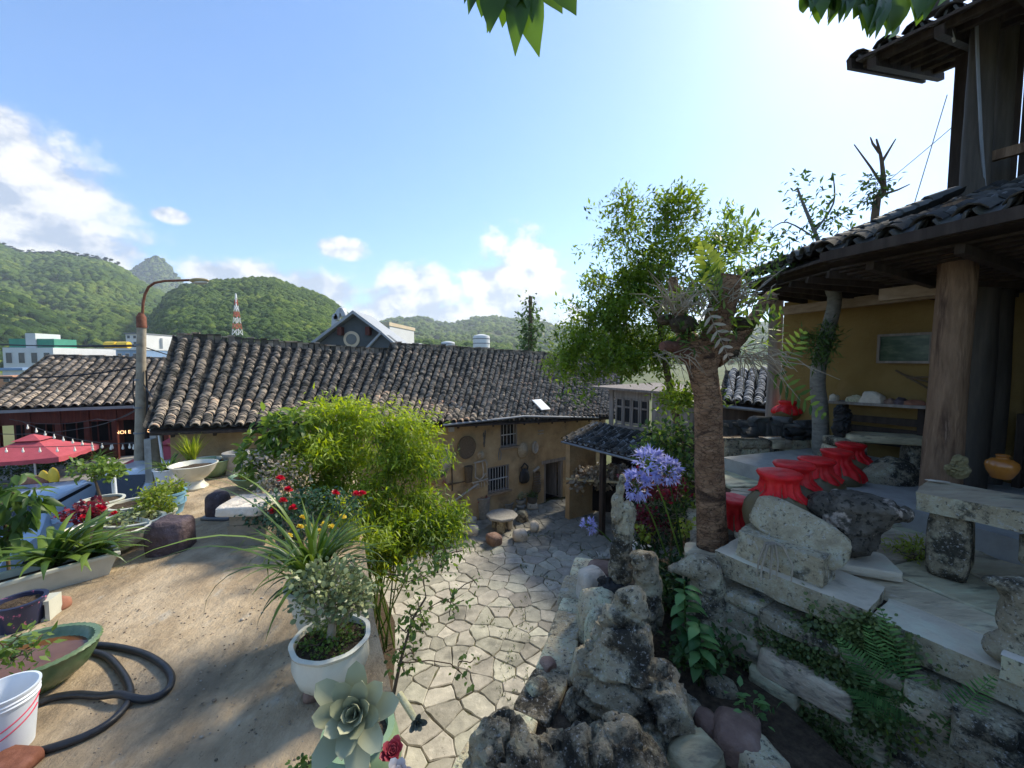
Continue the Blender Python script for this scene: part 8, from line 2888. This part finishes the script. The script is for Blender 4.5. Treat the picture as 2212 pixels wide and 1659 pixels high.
rnd = random.Random(19)
for (b0, b1, n, L, W, mt, lab) in (((1555, 640, 3.15), (1515, 510, 3.2), 10, .15, .022, L_YELLOW, 'bright lit yellow-green fern frond standing between the sawn limbs'), ((1520, 650, 3.05), (1585, 790, 3.05), 8, .10, .013, L_DRY, 'pale drooping orchid stem with paired leaves in front of the trunk'),
                              ((1600, 690, 3.2), (1700, 660, 3.3), 6, .10, .016, L_SHRUB, 'orchid stem with paired leaves reaching towards the gallery'), ((1660, 800, 3.3), (1790, 900, 3.3), 9, .13, .016, L_SHRUB, 'long arching orchid stem with narrow leaves before the mustard wall'), ((1690, 800, 3.4), (1740, 700, 3.4), 7, .12, .014, L_SHRUB, 'upright fan of narrow leaves by the pale trunk')):
    mb = MB()
    pinnate(mb, at(*b0), at(*b1), n, L, W, .03, rnd, (0, -1, .2))
    tag(mb.build('hanging_orchid', mt, None), lab, 'orchid', 'orchid stems on the pruned tree')

# pale slender tree and the bare one behind
b = at(1775, 1000, 5.6)
t = thing('slender_tree', 'slender pale-barked tree with tufts of leaves at its top and an orchid clump midway', 'tree', (b.x, b.y, RZ))
tr_pts = [Vector((b.x, b.y, RZ - .1)), at(1772, 900, 5.5), at(1768, 800, 5.45), at(1802, 660, 5.4), at(1795, 620, 5.4), at(1785, 560, 5.4)]
MB().tube(smooth_path(tr_pts, 5), list(np.linspace(.105, .065, 26)), 12, jit=.05).build('trunk', M_PALEBARK, t, world=True, smooth=True)
for (pts, r_) in (([(1785, 565, 5.4), (1760, 500, 5.4), (1735, 440, 5.4), (1722, 405, 5.4)], .03), ([(1790, 570, 5.4), (1720, 560, 5.2), (1670, 600, 5.0), (1620, 640, 4.8)], .018), ([(1760, 500, 5.4), (1800, 440, 5.4), (1800, 380, 5.4)], .016), ([(1770, 520, 5.4), (1700, 480, 5.3), (1660, 500, 5.2)], .012), ([(1790, 620, 5.4), (1840, 540, 5.5), (1850, 500, 5.5)], .012)):
    q = smooth_path([at(*x) for x in pts], 4)
    MB().tube(q, list(np.linspace(r_, r_ * .4, len(q))), 7).build('branch', M_PALEBARK, t, world=True, smooth=True)
g = np.random.default_rng(13)
P, d, k = in_blobs([blob(1760, 440, 5.4, 55, 65), blob(1720, 400, 5.4, 32, 25), blob(1800, 480, 5.4, 50, 35), blob(1690, 520, 5.2, 55, 60), blob(1650, 580, 5.0, 50, 40)], 110, g, .6)
foliage([leaves_at(P, d, g, 4, .05, .085, LEAF4, .8, .6, .2)], 'crown', L_DARK, t)
P, d, k = in_blobs([blob(1795, 565, 5.3, 30, 18), blob(1830, 560, 5.3, 18, 14)], 14, g, .6)
foliage([leaves_at(P, d, g, 5, .04, .11, LEAF6, .8, .4, .2, np.full(14, .6))], 'young_leaves', L_YELLOW, t)
P, d, k = in_blobs([blob(1774, 742, 5.3, 36, 42)], 80, g, .5)
foliage([leaves_at(P, d, g, 6, .05, .11, NARROW, .2, .2, .2)], 'orchid_foliage', L_DARK, t)
b = at(1890, 520, 8.5)
t = thing('bare_tree', 'thin almost leafless forked tree against the bright sky', 'tree', (b.x, b.y, RZ))
mb = MB()
q = smooth_path([Vector((b.x, b.y, RZ)), at(1890, 470, 8.5), at(1908, 420, 8.5), at(1905, 350, 8.5), at(1893, 300, 8.5)], 4)
mb.tube(q, list(np.linspace(.09, .015, len(q))), 7)
mb.build('trunk', M_TWIG, t, world=True, smooth=True)
for pts in (((1906, 400), (1880, 360), (1845, 312)), ((1905, 350), (1920, 325), (1935, 300)), ((1908, 420), (1940, 410), (1965, 398)), ((1900, 330), (1885, 310), (1880, 296))):
    MB().tube([at(*x, 8.5) for x in pts], [.03, .02, .01], 6).build('branch', M_TWIG, t, world=True)
P, d, k = in_blobs([blob(1890, 400, 8.5, 35, 18), blob(1885, 430, 8.5, 25, 12)], 40, g, .6)
foliage([leaves_at(P, d, g, 5, .06, .12, LEAF4, .8, .5, .2)], 'crown', L_DARK, t)

# agapanthus
for i, (px, py, D, r, sx, sy, lab) in enumerate(((1402, 1003, 3.6, 38, 1470, 1200, 'large lilac agapanthus head, highest beside the lean-to'), (1440, 1020, 3.55, 34, 1475, 1190, 'lilac agapanthus head touching the highest one'), (1375, 1048, 3.6, 34, 1440, 1200, 'lilac agapanthus head low over the red leaves'), (1272, 1135, 4.0, 19, 1320, 1170, 'small lilac agapanthus head beside the standing stone'))):
    c = at(px, py, D)
    t = thing('agapanthus', lab, 'flower', (c.x, c.y, c.z), 0, 'agapanthus heads')
    e = at(sx, sy, D)
    MB().tube([c, c.lerp(e, .5) + Vector((.01, 0, .02)), e], [.006, .007, .009], 6).build('stem', L_STRAP, t, world=True)
    g = np.random.default_rng(80 + i)
    n = 46
    rr = wr(r, D)
    d = unit(g.normal(size=(n, 3)) + np.array([0, 0, .25]))
    mb = MB()
    for q in d: mb.tube([c, c + Vector(q) * rr * .72], .0018, 4, cap=False)
    mb.build('pedicels', L_SHRUB, t, world=True)
    P = np.array(c[:]) + d * rr * .74
    foliage([leaves_at(P, d * 1.6, g, 6, .004, rr * .42, NARROW, .36, .0, .0)], 'petals', L_PURPLE, t)
# bed shrubs
plant('citrus_shrub', 'glossy-leaved shrub between the lean-to and the red trunk', 'shrub', (2.1, 5.2, LOWZ), [blob(1445, 950, 4.6, 55, 40), blob(1460, 1010, 4.5, 45, 40), blob(1420, 990, 4.6, 40, 30), blob(1470, 1080, 4.4, 35, 40)], 230, 9, .06, L_SHRUB, LEAF6, trunk=[Vector((2.1, 5.2, LOWZ)), at(1455, 1050, 4.5)], r0=.02, spread=.06, seed=41)
plant('coleus', 'dark red leafed shrub under the agapanthus', 'shrub', (1.55, 4.2, BZ), [blob(1400, 1045, 4.0, 50, 22), blob(1372, 1115, 4.0, 22, 25), blob(1440, 1050, 4.0, 40, 25), blob(1410, 1125, 4.0, 40, 25)], 130, 8, .042, L_REDLEAF, LEAF6, trunk=[Vector((1.55, 4.2, BZ)), at(1410, 1110, 4.0)], r0=.012, spread=.04, seed=42)
plant('twiggy_shrub', 'dense twiggy grey-green shrub behind the agapanthus stems', 'shrub', (1.6, 4.3, BZ), [blob(1420, 1090, 4.2, 55, 55), blob(1460, 1140, 4.1, 40, 50), blob(1390, 1160, 4.0, 35, 40)], 260, 7, .035, L_DARK, LEAF4, trunk=[Vector((1.6, 4.3, BZ)), at(1430, 1130, 4.1)], r0=.014, bark=M_DRYTWIG, spread=.05, seed=43, skel_tips=140)
plant('bed_ground_cover', 'low dark green leaves covering the bed behind the rocks', 'plant', (1.4, 3.7, BZ), [blob(1500, 1420, 2.6, 50, 30), blob(1560, 1400, 2.7, 25, 40), blob(1420, 1240, 3.6, 70, 26), blob(1450, 1290, 3.2, 55, 30), blob(1400, 1200, 3.9, 50, 25), blob(1560, 1130, 4.6, 30, 60), blob(1520, 1330, 3.0, 40, 40), blob(1600, 1090, 4.8, 45, 25)], 300, 9, .05, L_DARK, LEAF6, r0=.01, spread=.05, seed=44)
plant('yellow_seedling', 'light green seedling among the red leaves', 'plant', (1.5, 4.0, BZ), [blob(1395, 1150, 3.9, 22, 18), blob(1480, 1140, 3.8, 15, 15)], 24, 7, .05, L_YELLOW, LEAF6, r0=.008, spread=.03, seed=45)


def broad_plant(name, label, base, top, n, L, W, seed, mat):
    rnd = random.Random(seed)
    t = thing(name, label, 'plant', base)
    a, b = Vector(base), Vector(top)
    MB().tube([a, a.lerp(b, .5) + Vector((.01, 0, 0)), b], [.009, .007, .004], 7).build('stem', L_STRAP, t, world=True)
    for i in range(n):
        f = .25 + .75 * i / n
        p = a.lerp(b, f)
        an = i * 1.57 + rnd.uniform(-.4, .4) + (.78 if i % 4 > 1 else 0)
        l = L * (1.0 - .55 * max(0, f - .45)) * rnd.uniform(.8, 1.1)
        pts, e = [], .45
        q = p.copy()
        for s in range(8):
            pts.append(q.copy())
            q = q + Vector((math.cos(an) * math.cos(e), math.sin(an) * math.cos(e), math.sin(e))) * (l / 7)
            e -= .25
        mb = MB()
        mb.val = rnd.random() * .9 + .02
        mb.strip(pts, [W * x for x in (.08, .5, .9, 1.0, .92, .7, .38, .03)], (-math.sin(an), math.cos(an), 0), .25)
        mb.build('leaf', mat, t, world=True, smooth=True, angle=R(80))
    return t


p = at(1478, 1440, 2.75)
broad_plant('buddleia_sapling', 'leafy sapling with long pale-veined leaves before the hooked stone', (p.x, p.y, BZ), at(1478, 1255, 2.8), 22, .21, .034, 1, L_FERN)
broad_plant('buddleia_sapling', 'second shorter sapling with broad drooping leaves beside the eroded rock', (p.x + .05, p.y - .12, BZ), at(1510, 1340, 2.6), 16, .19, .036, 2, L_FERN)

# ferns and creeper on the dry stone wall
rnd = random.Random(23)
nw = Vector((-.83, -.56, 0))
for i, (b0, tp, n, L, lab) in enumerate((((2000, 1590), (1810, 1370), 24, .13, 'long fern frond arching up the dry stone wall to the coping joint'), ((2010, 1600), (1900, 1300), 20, .10, 'fern frond standing straight up against the pale coping'), ((2010, 1600), (2150, 1450), 18, .09, 'light green fern frond arching right along the wall'),
                                    ((1990, 1600), (1830, 1480), 22, .11, 'dark fern frond lying low across the wall stones'), ((1985, 1590), (1870, 1340), 22, .11, 'fern frond in the middle of the wall cluster'))):
    base = onp(*b0, Vector((2.36, 2.04, 0)) + nw * .10, nw)
    tip = onp(*tp, Vector((2.36, 2.04, 0)) + nw * .24, nw)
    mb = MB()
    pinnate(mb, base, tip, int(n * 1.15), L, .0062, .02, rnd, tuple(nw))
    tag(mb.build('fern_frond', L_FERN, None), lab, 'fern', 'ferns on the dry stone wall')
g = np.random.default_rng(33)
def wall_pt(px, py, off): return onp(px, py, Vector((2.08, 2.46, 0)) + nw * off, nw)
P = []
for (cx, cy, sx, sy, n) in ((1790, 1460, 55, 60, 1500), (1850, 1410, 55, 35, 800), (1700, 1400, 35, 25, 400), (1880, 1350, 25, 20, 250), (1850, 1550, 80, 45, 1100), (1760, 1580, 60, 40, 600), (1650, 1560, 35, 40, 260), (1620, 1420, 20, 50, 160)):
    for i in range(n):
        P.append(wall_pt(cx + g.normal(0, sx), cy + g.normal(0, sy), .06 + g.random() * .10)[:])
P = np.array(P)
P = P[P[:, 2] < RZ + .06]
t = thing('wall_creeper', 'small-leaved creeper matted over the dry stone wall below the coping joint', 'creeper', (2.0, 2.4, 2.6))
foliage([leaves_at(P, np.broadcast_to(np.array(nw[:]), P.shape), g, 4, .02, .026, ROUND, 1.0, .3, .1)], 'leaves', L_MOSSVINE, t)
tuft('terrace_tuft', 'feathery light green tuft growing between the slate slabs', onz(1985, 1205, RZ + .02), .10, .34, 60, 9, .05, L_YELLOW, NARROW, 51, stem=.0, width=.22)
tuft('wall_seedling', 'bright green seedling rooted low in the dry stone wall', wall_pt(1960, 1590, .12), .08, .14, 14, 6, .035, L_YELLOW, LEAF4, 52, stem=.0)
tuft('wall_seedling', 'three-leaved green seedling at the corner of the wall', onz(1625, 1560, BZ + .05), .12, .16, 8, 4, .06, L_FERN, LEAF6, 53, stem=.02)

# dry succulents over the shelter roof
plant('dry_succulent', 'pale dry succulents trailing over the shelter roof', 'plant', p0, [blob(1270, 1022, 12.9, 30, 10), blob(1310, 1020, 12.7, 35, 12), blob(1350, 1025, 12.4, 35, 12), blob(1250, 1045, 12.8, 12, 18), blob(1300, 1045, 12.6, 25, 12)], 150, 8, .12, L_DRY, ROUND, r0=.02, bark=M_DRYTWIG, spread=.06, seed=46, skel_tips=70)
tuft('potted_succulent', 'spindly pale rosettes in the small grey pot under the shelter', pb + Vector((0, 0, .28)), .5, .5, 16, 7, .07, L_GREY, ROUND, 54, stem=.1, bark=M_DRYTWIG)

# skyline tree, overhead branches
b = at(1146, 760, 42)
plant('skyline_tree', 'lone ragged conifer standing against the sky beyond the roof', 'tree', b, [blob(1146, 660, 42, 14, 14), blob(1140, 690, 42, 22, 14), blob(1152, 715, 42, 24, 16), blob(1142, 740, 42, 22, 16)], 90, 8, .42, L_DARK, NARROW, trunk=[b, at(1146, 640, 42)], r0=.25, spread=.35, width=.6, droop=.5, seed=47)
ot = thing('overhanging_tree', 'overhanging branches with large dark glossy leaves against the sky', 'tree', (2.6, -1.6, 3.7))
MB().tube([(2.6, -1.6, 3.7), (2.5, -1.4, 6.6), (2.0, -.2, 7.6), (1.2, .9, 7.4), (.4, 1.45, 7.12), at(1135, -38, 1.64), at(1100, -34, 1.62), at(1045, -30, 1.6)], [.12, .10, .06, .03, .014, .009, .007, .005], 8).build('trunk', M_PALEBARK, ot, world=True, smooth=True)
MB().tube([(2.0, -.2, 7.6), (2.3, 1.2, 7.75), at(2000, -70, 2.5), at(1880, -30, 2.5), at(1760, -40, 2.5)], [.05, .03, .018, .012, .006], 8).build('branch', M_PALEBARK, ot, world=True, smooth=True)
rnd = random.Random(29)
def big_leaf(base, tip, w):
    a, b = Vector(base), Vector(tip)
    mb = MB()
    mb.val = rnd.random() * .8 + .05
    d = b - a
    side = d.cross(Vector((rnd.uniform(-.4, .4), -1, rnd.uniform(-.3, .3)))).normalized()
    nn = side.cross(d).normalized()
    L_ = d.length
    pts = [a + d * (i / 8) + nn * (.10 * L_ * math.sin(math.pi * i / 8)) for i in range(9)]
    mb.strip(pts, [w * x for x in (.06, .5, .85, 1.0, .98, .85, .6, .3, .02)], side, .22)
    mb.build('leaf', L_BIG, ot, world=True, smooth=True, angle=R(80))
for (bx, by, tx, ty, w) in ((1130, -20, 1113, 122, .035), (1135, -25, 1165, 124, .042), (1080, -40, 1058, 72, .04), (1100, -30, 1052, 72, .03), (1060, -30, 1040, 38, .03), (1180, -40, 1245, 34, .042), (1150, -40, 1215, 30, .042), (1050, -40, 1012, 32, .025), (1030, -40, 1003, 8, .02), (1100, -60, 1100, 40, .05), (1140, -60, 1150, 50, .045), (1115, -40, 1085, 60, .04), (1125, -50, 1130, 70, .04)):
    big_leaf(at(bx, by - 10, 1.62 + rnd.uniform(-.08, .08)), at(tx, ty, 1.6 + rnd.uniform(-.1, .1)), w * 1.35)
for i in range(60):
    cx = rnd.choice((1760, 1800, 1850, 1900, 1950, 2000))
    cx = cx + rnd.uniform(-35, 30)
    lim = float(np.interp(cx, [1720, 1770, 1830, 1880, 1930, 2050], [20, 60, 50, 88, 85, 15]))
    big_leaf(at(cx + rnd.uniform(-20, 20), lim - rnd.uniform(70, 110), 2.5 + rnd.uniform(-.12, .12)), at(cx, lim - abs(rnd.gauss(0, 26)), 2.5 + rnd.uniform(-.2, .2)), .055)

# grass in the joints, litter on the dirt
g = np.random.default_rng(44)
n = 2600
C = np.stack([g.uniform(-2.5, 3.5, n), g.uniform(3.6, 12, n)], 1)
keep = np.array([point_in(YARD, c) for c in C]) & (fbm(np.column_stack([C * 1.1, C[:, 0] * 0]), 77, 3) > .16)
C = C[keep]
Q = np.column_stack([C, np.full(len(C), .0)])
gr = foliage([leaves_at(Q, np.broadcast_to(np.array([0, 0, 1.6]), Q.shape), g, 7, .018, .055, NARROW, .22, .0, .6)], 'joint_grass', M_TURF, None)
tag(gr, 'short grass and moss growing in the courtyard joints', None, None, 'stuff')
n = 9000
C = np.stack([g.uniform(-7, -.6, n), g.uniform(1.8, 9.5, n)], 1)
C = C[fbm(np.column_stack([C * 1.4, C[:, 0] * 0]), 5, 3) + g.normal(0, .3, n) > .1]
C = C[np.array([point_in(TERR, c) for c in C])]
V0, F0 = ICO[1]
m = len(C)
sz = g.uniform(.002, .0075, m)[:, None] * np.where(g.random(m) < .04, 2.2, 1)[:, None]
X = np.tile([[1.0, 0, 0]], (m, 1)) * sz * 1.4
Y = np.tile([[0, 1.0, 0]], (m, 1)) * sz
Z = np.tile([[0, 0, 1.0]], (m, 1)) * sz * .7
v_, f_, a_ = inst(V0, F0, X, Y, Z, np.column_stack([C, np.full(m, TZ + .004)]), g.random(m))
lt = obj('dirt_litter', np_mesh('dirt_litter', v_, f_, a_), pm('litter', [(0, (.09, .065, .04)), (.4, (.22, .17, .12)), (1, (.50, .44, .35))], attr=True, bump=0))
tag(lt, 'small pebbles and leaf litter strewn over the dirt', None, None, 'stuff')

# ------------------------------------------------------------------ the air
HAZE = .00024
hz = bpy.data.materials.new('haze_air')
hz.use_nodes = True
hn = hz.node_tree
hn.nodes.remove(hn.nodes['Principled BSDF'])
pv_ = hn.nodes.new('ShaderNodeVolumePrincipled')
pv_.inputs['Color'].default_value = (.86, .91, 1.0, 1)
pv_.inputs['Density'].default_value = HAZE
pv_.inputs['Anisotropy'].default_value = .3
hn.links.new(pv_.outputs[0], hn.nodes['Material Output'].inputs['Volume'])
hb = MB().box((0, 0, 165), (4400, 4400, 333)).build('haze', hz)
tag(hb, 'thin pale valley haze between the hills', None, None, 'stuff')
